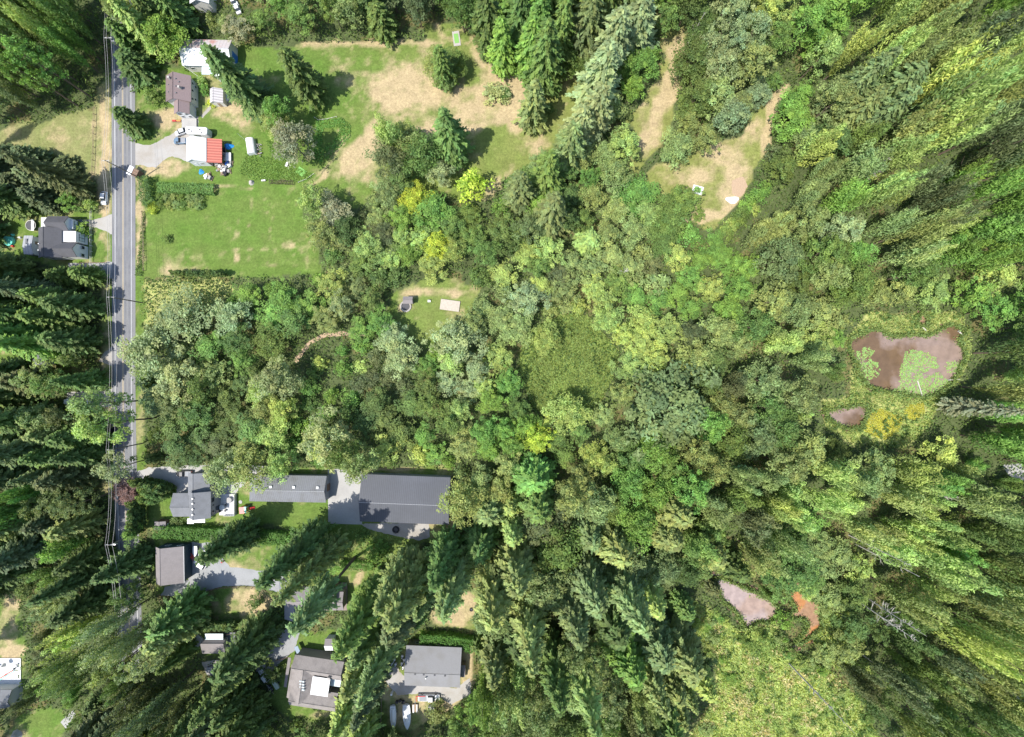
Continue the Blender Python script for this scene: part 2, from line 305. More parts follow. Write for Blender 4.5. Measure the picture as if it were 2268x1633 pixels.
# dry patches: (x, y, rx, ry, angle, strength)
DRY = [(900, 195, 75, 45, 0, 0.75), (800, 330, 60, 26, -60, 0.95), (790, 345, 40, 70, 20, 0.5), (1110, 190, 55, 42, 0, 1.0), (1075, 120, 40, 20, 40, 0.9), (870, 95, 110, 9, 0, 0.8), (700, 103, 60, 7, 0, 0.7), (1090, 260, 70, 22, 0, 0.55),
       (1000, 285, 70, 12, 0, 0.7), (1150, 230, 24, 55, 10, 0.9), (1180, 330, 60, 16, 0, 0.4), (1110, 405, 20, 40, 30, 0.7), (385, 262, 45, 22, 0, 0.8), (515, 255, 40, 28, 10, 0.75), (355, 372, 60, 18, 0, 0.65), (530, 525, 8, 13, 0, 0.9), (526, 566, 6, 15, 0, .7), (640, 545, 14, 12, 0, 0.8), (640, 500, 70, 90, 0, .36), (770, 200, 60, 60, 0, .3), (500, 560, 90, 16, 0, .35), (1000, 250, 120, 60, 0, .25),
       (605, 445, 18, 42, 0, 0.35), (470, 415, 26, 6, 0, 0.8), (1500, 115, 20, 30, 0, 1.0), (1480, 200, 22, 60, 20, 0.9), (1440, 300, 24, 50, 20, 0.8), (1600, 340, 90, 24, 30, 0.5), (1620, 420, 25, 50, 20, 0.95), (1720, 225, 20, 45, 20, 0.9), (1700, 290, 12, 60, 10, 0.8), (1550, 480, 50, 12, 0, 0.9), (1500, 385, 70, 20, 10, 0.5),
       (490, 1262, 60, 16, 0, 0.55), (560, 1235, 60, 30, 0, 0.35), (520, 1330, 70, 26, 0, 0.55), (590, 1345, 40, 22, 30, 0.9), (1030, 1350, 26, 45, 0, 0.9), (1000, 1375, 30, 16, 0, 0.7), (800, 1275, 8, 30, 25, 0.8), (700, 1582, 50, 8, 0, 0.6), (1035, 1480, 14, 60, 0, 0.8), (1000, 1560, 22, 30, 0, 0.8), (870, 1550, 30, 60, 0, 0.6),
       (15, 1380, 22, 70, 0, 0.8), (30, 1445, 30, 12, 0, 0.8), (100, 300, 130, 22, 10, 0.12), (210, 340, 40, 120, 0, 0.25), (232, 400, 9, 230, 0, 0.75), (309, 480, 8, 110, 0, 0.95), (20, 775, 24, 14, 0, 0.9), (960, 650, 60, 10, 0, 0.7), (900, 680, 14, 9, 0, 0.9), (995, 675, 16, 10, 0, 0.5), (1125, 650, 10, 30, 0, 0.8), (235, 800, 10, 400, 0, 0.55), (750, 290, 10, 8, 0, 0.8), (765, 305, 16, 8, -60, 0.9), (740, 325, 26, 6, -50, 0.9), (708, 392, 24, 6, -35, 0.9), (960, 1160, 14, 30, 0, 0.9), (700, -5, 30, 14, 0, 0.8), (1660, 540, 50, 14, 20, 0.8), (980, 512, 30, 14, 0, 0.8), (850, 1042, 60, 5, 0, 0.6), (1004, 1120, 6, 60, 0, 0.7), (1390, 150, 20, 14, 0, 0.5)]
TRACKS = [([(548, 432), (558, 440), (558, 480), (552, 500)], 2.5, .4), ([(470, 412), (520, 414), (556, 420)], 4, .5), ([(600, 445), (604, 480), (596, 520), (612, 560)], 2.5, .3), ([(672, 100), (670, 140), (690, 150)], 3, .4), ([(960, 240), (1040, 228), (1150, 230)], 2.5, .55), ([(870, 262), (950, 240)], 2.5, .5),
          ([(960, 40), (975, 80), (1040, 100), (1070, 150)], 8, .7), ([(425, 262), (470, 160), (520, 110)], 3, .5), ([(340, 560), (420, 585), (640, 590)], 3, .15), ([(620, 400), (700, 395), (740, 350), (760, 300)], 3, .5), ([(930, 650), (1000, 640), (1050, 650)], 3, .5), ([(215, 250), (212, 400)], 3, .6), ([(239, 190), (238, 560)], 4, .6)]
dry = (fbm(gx / 9, gy / 9, 31) - 0.50) * 1.3 + 0.17
for (x, y, rx, ry, a, s) in DRY:
    ca, sa = math.cos(math.radians(a)), math.sin(math.radians(a))
    u = ((QX - x) * ca + (QY - y) * sa) / (rx * 1.1); v = (-(QX - x) * sa + (QY - y) * ca) / (ry * 1.1)
    dry = dry + s * np.clip(1.5 - (u * u + v * v) * 1.1, 0, 1) * (0.7 + 0.6 * (fbm(gx / 2.2, gy / 2.2, 41) - 0.3))
LUSH = [(520, 470, 200, 130), (600, 130, 120, 40), (680, 210, 60, 60), (740, 300, 60, 40), (620, 340, 90, 60), (640, 1130, 110, 50), (420, 1140, 60, 60), (500, 300, 60, 60), (230, 540, 20, 40)]
for (x, y, rx, ry) in LUSH:
    dry = dry - 0.45 * np.clip(1.4 - ((QX - x) / rx) ** 2 - ((QY - y) / ry) ** 2, 0, 1)
dry = np.clip(dry + (fbm(gx / 1.6, gy / 1.6, 77) - 0.5) * 0.35 + np.clip(fbm(gx / 14, gy / 14, 101) - 0.55, 0, 1) * 1.6 * (fbm(gx / 0.9, gy / 4, 103)), 0, 1)[..., None]
east = np.clip((PX - 700) / 700, 0, 1)[..., None]
g1 = np.array([0.098, 0.212, 0.026]) * (1 - east) + np.array([0.22, 0.265, 0.065]) * east
g2 = np.array([0.160, 0.222, 0.052]) * (1 - east) + np.array([0.27, 0.27, 0.09]) * east
mixg = fbm(gx / 4, gy / 4, 55)[..., None]
lawnc = g1 * (1 - mixg) + g2 * mixg
for (pl, wd, st) in TRACKS:
    dm_ = np.full(PX.shape, 1e9)
    for i_ in range(len(pl) - 1):
        ax_, ay_ = pl[i_]; bx_, by_ = pl[i_ + 1]; L2 = (bx_ - ax_) ** 2 + (by_ - ay_) ** 2; tt = np.clip(((PX - ax_) * (bx_ - ax_) + (PY - ay_) * (by_ - ay_)) / L2, 0, 1)
        dm_ = np.minimum(dm_, np.hypot(PX - ax_ - tt * (bx_ - ax_), PY - ay_ - tt * (by_ - ay_)))
    dry = np.maximum(dry, (st * np.clip(1.4 - dm_ / wd, 0, 1) * (0.5 + fbm(gx / 1.5, gy / 1.5, 61)))[..., None])
dry = np.clip((dry + ((fbm(gx / 1.7, gy / 1.7, 121) - 0.5) * 0.9 + (fbm(gx / 5.5, gy / 5.5, 122) - 0.5) * 0.5)[..., None] - 0.24) / 0.60, 0, 1)
dry = dry * 0.92 + 0.04
mow = (np.sin(PY / 2.6 + 2.5 * np.sin(PX / 60)) * 0.045 + np.sin(PX / 3.1 + PY / 9) * 0.03 * (PX > 560))[..., None]
lawnc = lawnc * 0.70 * (1 + mow)
wm = (inpoly(QX, QY, MEADOW).astype(float) * (0.45 + 0.4 * fbm(gx / 3, gy / 6, 141)))[..., None]
lawnc = lawnc * (1 - wm) + np.array([0.225, 0.215, 0.095]) * wm
lawnc = lawnc * (1 - dry) + np.array([0.365, 0.285, 0.165]) * dry
floor = np.array([0.075, 0.095, 0.038]) * (0.7 + 0.6 * fbm(gx / 3, gy / 3, 91)[..., None]) + np.array([0.05, 0.022, 0.01]) * (fbm(gx / 7, gy / 7, 93)[..., None] > 0.63)
marshc = np.array([0.30, 0.31, 0.11]) * (0.6 + 0.8 * fbm(gx / 2.5, gy / 2.5, 95)[..., None])
mm = marshm[..., None].astype(float); lm = lawnm[..., None]
C = floor * (1 - mm) + marshc * mm
C = C * (1 - lm) + lawnc * lm
C = np.clip(C, 0.01, 0.9)
def ground_sheet():
    zz = (fbm(gx / 20, gy / 20, 5) - 0.5) * 0.0
    zz = np.where(waterm, -0.5, 0.0)
    v = np.stack([gx, gy, zz], -1).reshape(-1, 3)
    idx = np.arange(nx * ny).reshape(ny, nx)
    f = np.stack([idx[:-1, :-1], idx[:-1, 1:], idx[1:, 1:], idx[1:, :-1]], -1).reshape(-1, 4)
    me = bpy.data.meshes.new('ground'); me.vertices.add(len(v)); me.vertices.foreach_set('co', v.ravel())
    me.loops.add(f.size); me.loops.foreach_set('vertex_index', f.ravel().astype(np.int32))
    me.polygons.add(len(f)); me.polygons.foreach_set('loop_start', np.arange(len(f), dtype=np.int32) * 4)
    me.polygons.foreach_set('loop_total', np.full(len(f), 4, np.int32)); me.update(); me.validate()
    ca = me.color_attributes.new('cover', 'FLOAT_COLOR', 'POINT')
    ca.data.foreach_set('color', np.concatenate([C.reshape(-1, 3), np.ones((nx * ny, 1))], 1).ravel().astype(np.float32))
    m, n, l = new_mat('ground_cover'); b = bsdf_of(m); b.inputs['Roughness'].default_value = 0.95; b.inputs['Specular IOR Level'].default_value = 0.1
    at = n.new('ShaderNodeAttribute'); at.attribute_name = 'cover'
    tc = n.new('ShaderNodeTexCoord')
    prev = at.outputs['Color']
    for scl, lo, hi in ((0.28, 0.82, 1.18), (1.3, 0.72, 1.28), (3.5, 0.75, 1.25)):
        nz = n.new('ShaderNodeTexNoise'); nz.inputs['Scale'].default_value = scl; nz.inputs['Detail'].default_value = 7; nz.inputs['Roughness'].default_value = 0.7
        l.new(tc.outputs['Object'], nz.inputs['Vector'])
        mr = n.new('ShaderNodeMapRange'); mr.inputs[1].default_value = 0.3; mr.inputs[2].default_value = 0.7; mr.inputs[3].default_value = lo; mr.inputs[4].default_value = hi
        l.new(nz.outputs[0], mr.inputs[0])
        mu = n.new('ShaderNodeMix'); mu.data_type = 'RGBA'; mu.blend_type = 'MULTIPLY'; mu.inputs[0].default_value = 1
        l.new(prev, mu.inputs[6]); l.new(mr.outputs[0], mu.inputs[7]); prev = mu.outputs[2]
    l.new(prev, b.inputs['Base Color'])
    bp = n.new('ShaderNodeBump'); bp.inputs['Strength'].default_value = 0.5; bp.inputs['Distance'].default_value = 0.25
    l.new(nz.outputs[0], bp.inputs['Height']); l.new(bp.outputs[0], b.inputs['Normal'])
    me.materials.append(m)
    o = bpy.data.objects.new('ground', me); col.objects.link(o); tag(o, kind='structure')
    # far terrain out to the horizon, one ring butted to the sheet
    r = MB(); Z = 0.0; X0, X1, Y0, Y1 = gx.min(), gx.max(), gy.min(), gy.max(); B = 2500
    r.add([(-B, -B, Z), (B, -B, Z), (B, B, Z), (-B, B, Z), (X0, Y0, Z), (X1, Y0, Z), (X1, Y1, Z), (X0, Y1, Z)], [(0, 1, 5, 4), (1, 2, 6, 5), (2, 3, 7, 6), (3, 0, 4, 7)])
    tag(r.build('terrain', mat('far_forest_floor', (0.06, 0.09, 0.035), 0.95, 0.4, 0.1)), kind='structure')
ground_sheet()

def sheet(name, poly, z, m, structure=True, edge=0.0, sub=3.0):
    # flat sheet from a plan polygon, with an uneven edge when edge>0
    pts = []
    for i in range(len(poly)):
        a = Vector(poly[i]); b = Vector(poly[(i + 1) % len(poly)]); n = max(1, int((b - a).length / sub)) if edge else 1
        for k in range(n):
            p = a.lerp(b, k / n)
            if edge: p = p + Vector((mnoise.noise(Vector((p.x / 14, p.y / 14, 1))), mnoise.noise(Vector((p.x / 14, p.y / 14, 7))))) * edge + Vector((mnoise.noise(Vector((p.x / 4, p.y / 4, 3))), mnoise.noise(Vector((p.x / 4, p.y / 4, 8))))) * edge * 0.5
            pts.append(W(p.x, p.y)[:2])
    mb = MB(); mb.add([(x, y, z) for x, y in pts], [tuple(range(len(pts)))])
    o = mb.build(name, m)
    if o.data.polygons[0].normal.z < 0: o.data.flip_normals()
    if structure: tag(o, kind='structure')
    return o
# road with markings
sheet('road', ROADP, 0.012, M['asphalt'])
def marking(name, off, w, m, z=0.018, ymin=-700, ymax=2300):
    line = [(x + off, y) for x, y in ROADC if ymin <= y <= ymax]
    sheet(name, strip(line, -w / 2, w / 2), z, m)
for o_ in (-13.5, -5.2, 5.4, 13.8): sheet('road_wheel_track', strip([(x + o_, y) for x, y in ROADC], -1.9, 1.9), 0.015, M['worn_asphalt'])
marking('road_edge_line', -17.5, 0.95, M['line_white']); marking('road_edge_line', 18.5, 0.7, M['line_white'])
marking('road_centre_line', -0.85, 0.6, M['line_yellow']); marking('road_centre_line', 0.85, 0.6, M['line_yellow'])
for i, (p, nm, mm_) in enumerate([(D1, 'driveway', 'gravel'), (D2, 'driveway', 'gravel'), (D3, 'driveway', 'drive_grey'), (D4, 'driveway', 'gravel'), (D4B, 'driveway', 'gravel'), (D5, 'driveway', 'concrete'),
                    (D7, 'driveway', 'drive_grey'), (D8, 'driveway', 'drive_grey'), (D9, 'driveway', 'gravel'), (D10, 'gravel_yard', 'gravel'), (D11, 'driveway', 'gravel')]):
    sheet(nm, p, 0.006 + 0.0004 * i, M[mm_], edge=3.0)
sheet('paved_yard', D6, 0.016, M['concrete'])
PL = [Vector(p) for p in PATHL]
side = []
for i, p in enumerate(PL):
    t = (PL[min(i + 1, len(PL) - 1)] - PL[max(i - 1, 0)]).normalized(); side.append(Vector((-t.y, t.x)) * 4.5)
sheet('path', [tuple(p + s_) for p, s_ in zip(PL, side)] + [tuple(p - s_) for p, s_ in list(zip(PL, side))[::-1]], 0.007, M['dirt'], edge=2)
sheet('path', [(445, 258), (462, 236), (468, 215), (474, 217), (468, 240), (450, 262)], 0.0085, M['gravel'], edge=2)

def water_mat(name, c1, c2, scl=0.05):
    m, n, l = new_mat(name); b = bsdf_of(m); b.inputs['Roughness'].default_value = 0.12; b.inputs['Specular IOR Level'].default_value = 0.5
    tc = n.new('ShaderNodeTexCoord'); nz = n.new('ShaderNodeTexNoise'); nz.inputs['Scale'].default_value = scl; nz.inputs['Detail'].default_value = 5
    l.new(tc.outputs['Object'], nz.inputs['Vector'])
    cr = n.new('ShaderNodeMapRange'); cr.inputs[1].default_value = 0.47; cr.inputs[2].default_value = 0.53; l.new(nz.outputs[0], cr.inputs[0])
    mx = n.new('ShaderNodeMix'); mx.data_type = 'RGBA'; mx.inputs[6].default_value = (*c1, 1); mx.inputs[7].default_value = (*c2, 1)
    l.new(cr.outputs[0], mx.inputs[0])
    n3 = n.new('ShaderNodeTexNoise'); n3.inputs['Scale'].default_value = scl * 9; n3.inputs['Detail'].default_value = 6; l.new(tc.outputs['Object'], n3.inputs['Vector'])
    r3 = n.new('ShaderNodeMapRange'); r3.inputs[1].default_value = 0.3; r3.inputs[2].default_value = 0.7; r3.inputs[3].default_value = 0.82; r3.inputs[4].default_value = 1.16; l.new(n3.outputs[0], r3.inputs[0])
    m3 = n.new('ShaderNodeMix'); m3.data_type = 'RGBA'; m3.blend_type = 'MULTIPLY'; m3.inputs[0].default_value = 1; l.new(mx.outputs[2], m3.inputs[6]); l.new(r3.outputs[0], m3.inputs[7]); l.new(m3.outputs[2], b.inputs['Base Color'])
    n4 = n.new('ShaderNodeTexNoise'); n4.inputs['Scale'].default_value = 2.0; l.new(tc.outputs['Object'], n4.inputs['Vector']); b4 = n.new('ShaderNodeBump'); b4.inputs['Strength'].default_value = 0.08; b4.inputs['Distance'].default_value = 0.05; l.new(n4.outputs[0], b4.inputs['Height']); l.new(b4.outputs[0], b.inputs['Normal'])
    return m
WM1 = water_mat('muddy_water_painted_reflection', (0.225, 0.165, 0.135), (0.125, 0.08, 0.045), 0.045)  # muddy brown; the two tones paint the pond's reflection bands into the colour
WM2 = water_mat('pink_water_painted_sky', (0.30, 0.235, 0.215), (0.285, 0.205, 0.165), 0.06)  # pink water, greyed in its base colour to stand for sky reflection
WM3 = water_mat('iron_orange_water', (0.36, 0.165, 0.07), (0.27, 0.165, 0.105), 0.1)
M['wet_mud'] = mat('wet_mud', (0.17, 0.11, 0.075), 0.5, 0.3, 1.5, 0.2)
for p, m_ in ((P1, WM1), (P1B, WM1), (P2, WM2), (P3, WM3), (P4, WM3), (P5, WM3)):
    q_ = Vector((sum(a for a, b in p) / len(p), sum(b for a, b in p) / len(p))); gr = 1.0 if p is P1 else (1.22 if p is P3 else 1.10)
    sheet('muddy_shore', [tuple(q_ + (Vector(a) - q_) * (gr + 5 / max(25, (Vector(a) - q_).length))) for a in p], 0.022, M['wet_mud'], edge=9)
    sheet('pond', [tuple(q_ + (Vector(a) - q_) * gr) for a in p], 0.03, m_, edge=3)

# ------------------------------------------------------------------ leaf geometry
def kites(P, N, T, L, Wd, var, extra=None):
    """P centres, N normals, T long-axis hint, L lengths, Wd widths -> mesh arrays (kite quads)"""
    N = N / np.linalg.norm(N, axis=1, keepdims=True)
    T = T - (T * N).sum(1, keepdims=True) * N; T = T / (np.linalg.norm(T, axis=1, keepdims=True) + 1e-9)
    B = np.cross(N, T); L = L[:, None]; Wd = Wd[:, None]
    a = P - T * L * 0.5; b = P + B * Wd * 0.5 + T * L * 0.05; c = P + T * L * 0.5; d_ = P - B * Wd * 0.5 + T * L * 0.05
    V = np.stack([a, b, c, d_], 1).reshape(-1, 3)
    return V, np.repeat(var, 4, 0)
def leaf_mesh(name, V, var, mat_=None):
    n = len(V) // 4; me = bpy.data.meshes.new(name); me.vertices.add(len(V)); me.vertices.foreach_set('co', V.astype(np.float32).ravel())
    me.loops.add(len(V)); me.loops.foreach_set('vertex_index', np.arange(len(V), dtype=np.int32))
    me.polygons.add(n); me.polygons.foreach_set('loop_start', np.arange(n, dtype=np.int32) * 4); me.polygons.foreach_set('loop_total', np.full(n, 4, np.int32))
    me.update()
    ca = me.color_attributes.new('leafvar', 'FLOAT_COLOR', 'POINT')
    ca.data.foreach_set('color', np.concatenate([var, np.ones((len(var), 1))], 1).astype(np.float32).ravel())
    me.materials.append(mat_ or FOL); return me
def rvar(n, rs, lo=0.75, hi=1.3, hue=0.12):
    b = rs.uniform(lo, hi, (n, 1)); h = rs.uniform(-hue, hue, (n, 1))
    return b * np.concatenate([1 + h, np.ones((n, 1)), 1 - h], 1)
def fir_mesh(name, seed, h=24.0, r=3.6, z0=0.10, power=0.8, step=0.5, nb=8, droop=0.25, dens=1.0, bare=0.0):
    rs = np.random.RandomState(seed); P = []; T = []; Nn = []; L = []; Wd = []; V = []
    z = z0 * h
    while z < h * 0.985:
        t = (z - z0 * h) / (h - z0 * h); Rr = r * (1 - t) ** power * (0.55 + 0.45 * min(1, t * 8 + 0.3)) + 0.15
        k = max(4, int(nb * (0.6 + 0.4 * (1 - t)) * (0.8 + 0.4 * rs.rand())))
        a0 = rs.rand() * 6.28
        for i in range(k):
            if rs.rand() < bare: continue
            a = a0 + 6.283 * i / k + rs.uniform(-0.3, 0.3); rr = Rr * rs.choice([rs.uniform(.5, .8), rs.uniform(.8, 1.12), rs.uniform(1.0, 1.4)], p=[.3, .5, .2]); zz = z + rs.uniform(-0.6, 0.6)
            dv = np.array([math.cos(a), math.sin(a), 0]); bv = rvar(1, rs, 0.62, 1.4, 0.10)[0]
            m = max(2, int(rr / 0.30 * dens)); 
            for j in range(m):
                s = (j + 1) / m; w = (1 - s) * 0.75 + 0.25
                for sd in (-1, 1):
                    ang = a + sd * rs.uniform(0.25, 0.75)
                    p = dv * rr * s * rs.uniform(0.93, 1.05) + np.array([-dv[1], dv[0], 0]) * sd * 0.32 * w * rr * rs.uniform(0.2, 1.0) * 0.6
                    P.append([p[0], p[1], zz - droop * rr * s * s + 0.12 * rr * s + rs.uniform(-.12, .12)])
                    T.append([math.cos(ang), math.sin(ang), -0.35 + rs.uniform(-.2, .2)]); Nn.append([math.cos(a) * 0.45 + rs.uniform(-.4, .4), math.sin(a) * 0.45 + rs.uniform(-.4, .4), 0.9])
                    L.append(rs.uniform(0.55, 1.0)); Wd.append(rs.uniform(0.24, 0.42)); V.append(bv * rs.uniform(0.85, 1.15))
        z += step * (0.75 + 0.5 * rs.rand()) * (1.1 - 0.4 * t)
    a = np.array
    Vv, vv = kites(a(P), a(Nn), a(T), a(L), a(Wd), a(V)); return leaf_mesh(name, Vv, vv)
def leafy_mesh(name, seed, h=18.0, r=4.5, z0=0.22, nc=70, rc=1.25, nl=42, ls=0.5, shape=1.0, lobes=3, stretch=1.0):
    rs = np.random.RandomState(seed); cz = h * (z0 + (1 - z0) * 0.5); hz = h * (1 - z0) * 0.5
    P = []; N = []; T = []; L = []; Wd = []; V = []
    ph = rs.rand(6) * 6.28
    for c in range(nc):
        u = rs.rand() ** 0.8 * 1.75 - 0.75   # cos-like, favour the top
        u = max(-0.8, min(1, u)); a = rs.rand() * 6.283; s = rs.uniform(0.55, 1.0) if rs.rand() > 0.2 else rs.uniform(0.2, 0.6)
        rad = math.sqrt(max(0, 1 - abs(u) ** (2 * shape)))
        lob = 1 + 0.22 * math.sin(lobes * a + ph[0] + u * 2) + 0.13 * math.sin((lobes + 2) * a + ph[1] - 3 * u)
        cx = math.cos(a) * rad * r * s * lob; cy = math.sin(a) * rad * r * s * lob; czz = cz + u * hz * (0.8 + 0.2 * s) + rs.uniform(-.4, .4)
        rcl = rc * rs.uniform(0.6, 1.25); bv = rvar(1, rs, 0.68, 1.3, 0.10)[0]
        n = int(nl * rs.uniform(0.7, 1.3)); q = rs.normal(size=(n, 3)); q /= np.linalg.norm(q, axis=1, keepdims=True)
        q[:, 2] = np.where(q[:, 2] < -0.2, -q[:, 2] * 0.8, q[:, 2]); rr = rs.uniform(0.55, 1.0, (n, 1))
        pp = q * rr * rcl * np.array([1, 1, 0.75 * stretch]) + np.array([cx, cy, czz])
        P.append(pp); N.append(q * 0.65 + np.array([0, 0, 0.4]) + rs.normal(size=(n, 3)) * 0.5)
        T.append(rs.normal(size=(n, 3)) + np.array([0, 0, 2.2]) * (stretch - 1)); L.append(rs.uniform(0.8, 1.35, n) * ls * stretch); Wd.append(rs.uniform(0.4, 0.75, n) * ls)
        V.append(bv * rs.uniform(0.72, 1.28, (n, 1)))
    c_ = np.concatenate
    Vv, vv = kites(c_(P), c_(N), c_(T), c_(L), c_(Wd), c_(V)); return leaf_mesh(name, Vv, vv)
def spindle_mesh(name, seed, h=26.0, r=4.6, nbr=16, per=235, ls=0.8, sig=0.62):
    # tall crown of steep upswept leafy branches
    rs = np.random.RandomState(seed); P = []; N = []; T = []; L = []; Wd = []; V = []
    for b in range(nbr):
        z0 = h * rs.uniform(0.03, 0.52); a = rs.rand() * 6.283 if b else 0; R1 = r * rs.uniform(0.35, 1.0) * (1.15 - z0 / h) if b else 0.1; ln = (h - z0) * rs.uniform(0.55, 0.97) if b else h * 0.97 - z0
        e = np.array([math.cos(a) * R1, math.sin(a) * R1, ln]); o = np.array([math.cos(a) * .3, math.sin(a) * .3, z0]); bv = rvar(1, rs, 0.66, 1.36, 0.10)[0]; n = int(per * (0.6 + ln / h))
        t = rs.rand(n) ** 0.85; curve = np.sin(t * math.pi * 0.5)[:, None] * e * np.array([1, 1, 0]) + t[:, None] * e * np.array([0, 0, 1])
        q = rs.normal(size=(n, 3)); q[:, 2] *= 1.0; q /= np.linalg.norm(q, axis=1, keepdims=True)
        sg = sig * (0.5 + 1.3 * np.sin(np.clip(t, 0, 1) * math.pi * 0.85 + 0.25))[:, None] * rs.uniform(0.5, 1.15, (n, 1)) * (1.3 if b else 1.7)
        P.append(o + curve + q * sg); N.append(q * 0.8 + np.array([0, 0, 0.3]) + rs.normal(size=(n, 3)) * 0.4); dirv = e / np.linalg.norm(e); T.append(dirv[None] * 1.5 + rs.normal(size=(n, 3)) * 0.55)
        L.append(rs.uniform(0.7, 1.4, n) * ls); Wd.append(rs.uniform(0.35, 0.65, n) * ls * 0.65); V.append(bv * rs.uniform(0.7, 1.3, (n, 1)))
    c_ = np.concatenate
    Vv, vv = kites(c_(P), c_(N), c_(T), c_(L), c_(Wd), c_(V)); return leaf_mesh(name, Vv, vv)
def trunk_mesh(name, h, r, limbs=0, seed=0, spread=3.0, z0=0.3, mat_='bark'):
    rs = random.Random(seed); mb = MB(); pts = [(rs.uniform(-.12, .12) * i, rs.uniform(-.12, .12) * i, h * i / 5) for i in range(6)]
    mb.tube(pts, r, 7, r * 0.15)
    for i in range(limbs):
        t = z0 + (0.9 - z0) * i / limbs; a = rs.uniform(0, 6.28); z = h * t; L = spread * (1.1 - t) * rs.uniform(0.7, 1.2)
        mb.tube([(0, 0, z), (math.cos(a) * L * 0.5, math.sin(a) * L * 0.5, z + L * 0.35), (math.cos(a) * L, math.sin(a) * L, z + L * 0.9)], r * 0.35 * (1.1 - t), 5, r * 0.06)
    return mb.mesh(name, M[mat_])
# kind table: noun for label, category, base h, base r, crown variants, trunk
KIND = {
 'fir': dict(name='fir_tree', noun='fir', cat='fir tree', h=24., r=3.7, crowns=[fir_mesh('fir_crown', 1, power=0.6, nb=10, step=0.42), fir_mesh('fir_crown', 2, power=0.5, nb=10, step=0.42), fir_mesh('fir_crown', 3, power=0.72, nb=10, droop=0.4, step=0.42), fir_mesh('fir_crown', 4, power=0.55, nb=10, bare=0.12, droop=0.15, step=0.4)], trunk=trunk_mesh('fir_trunk', 23.5, 0.36)),
 'barefir': dict(name='fir_tree', noun='fir', cat='fir tree', h=24., r=3.7, crowns=[fir_mesh('fir_crown', 9, power=0.5, z0=0.5, nb=10, step=0.4)], trunk=trunk_mesh('fir_trunk', 23.5, 0.36)),
 'cedar': dict(name='cedar_tree', noun='cedar', cat='cedar tree', h=20., r=3.0, crowns=[fir_mesh('cedar_crown', 11, 20, 3.0, 0.05, 0.6, 0.42, 9, 0.45), fir_mesh('cedar_crown', 12, 20, 3.0, 0.05, 0.55, 0.45, 9, 0.5), fir_mesh('cedar_crown', 13, 20, 3.0, 0.08, 0.65, 0.42, 8, 0.4)], trunk=trunk_mesh('cedar_trunk', 19.4, 0.34)),
 'maple': dict(name='maple_tree', noun='broad maple', cat='maple tree', h=16., r=5.0, crowns=[leafy_mesh('maple_crown', 21, 16, 5, nc=92, rc=1.3, nl=44), leafy_mesh('maple_crown', 22, 16, 5, nc=84, rc=1.45, nl=48, lobes=4), leafy_mesh('maple_crown', 23, 16, 5, nc=100, rc=1.15, nl=40, lobes=2)], trunk=trunk_mesh('maple_trunk', 13.5, 0.32, 9, 5, 4.5)),
 'alder': dict(name='alder_tree', noun='alder', cat='alder tree', h=17., r=3.6, crowns=[leafy_mesh('alder_crown', 31, 17, 3.6, 0.25, 70, 0.95, 38, 0.42, 1.2), leafy_mesh('alder_crown', 32, 17, 3.6, 0.3, 62, 1.0, 42, 0.42, 0.9, 4), leafy_mesh('alder_crown', 33, 17, 3.6, 0.2, 76, 0.85, 36, 0.4, 1.0, 2)], trunk=trunk_mesh('alder_trunk', 15, 0.22, 8, 6, 3.2)),
 'poplar': dict(name='poplar_tree', noun='poplar', cat='poplar tree', h=26., r=4.6, crowns=[spindle_mesh('poplar_crown', 41), spindle_mesh('poplar_crown', 42, nbr=13, sig=0.7), spindle_mesh('poplar_crown', 43, nbr=18, per=210, sig=0.55), spindle_mesh('poplar_crown', 44, nbr=12, per=290, sig=0.8)], trunk=trunk_mesh('poplar_trunk', 23, 0.26, 9, 7, 3.0)),
 'bush': dict(name='bush', noun='bush', cat='bush', h=3., r=2.0, crowns=[leafy_mesh('bush_crown', 51, 3, 2, 0.0, 26, 0.75, 34, 0.36, 1.2), leafy_mesh('bush_crown', 52, 3, 2, 0.0, 30, 0.65, 32, 0.34, 1.2, 4)], trunk=trunk_mesh('bush_stem', 2.2, 0.08, 4, 8, 1.6, 0.1)),
 'column': dict(name='columnar_cedar', noun='columnar cedar', cat='cedar', h=7., r=0.8, crowns=[leafy_mesh('columnar_crown', 61, 7, 0.8, 0.02, 40, 0.36, 30, 0.30, 1.6, 2, 1.5), leafy_mesh('columnar_crown', 62, 7, 0.75, 0.02, 40, 0.36, 30, 0.30, 1.5, 2, 1.5)], trunk=trunk_mesh('columnar_trunk', 6, 0.08)),
}
# colours (reflectance) and the words for them
PAL = {
 'DG': ((0.122, 0.185, 0.052), 'dark green'), 'MG': ((0.148, 0.232, 0.058), 'mid green'), 'BG': ((0.200, 0.262, 0.098), 'grey-green'), 'LG': ((0.180, 0.315, 0.066), 'fresh green'),
 'OG': ((0.255, 0.320, 0.108), 'olive green'), 'YG': ((0.335, 0.430, 0.122), 'yellow-green'), 'SG': ((0.285, 0.355, 0.165), 'silvery green'), 'YY': ((0.43, 0.53, 0.07), 'bright yellow'), 'OD': ((0.135, 0.170, 0.070), 'dull olive'),
 'PU': ((0.20, 0.13, 0.125), 'purple-leaved'), 'GB': ((0.26, 0.285, 0.175), 'grey brown')}
TREES = []     # dicts: kind, base px, h, r, color key, hand label
def add_tree(kind, bx, by, h, r, ck, label=None, force=None):
    TREES.append(dict(kind=kind, bx=bx, by=by, h=h, r=r, ck=ck, label=label))
def apex(bx, by, h):
    k = H / (H - h); return CX + (bx - CX) * k, CY + (by - CY) * k
def base_from(ax, ay, h):
    k = (H - h) / H; return CX + (ax - CX) * k, CY + (ay - CY) * k
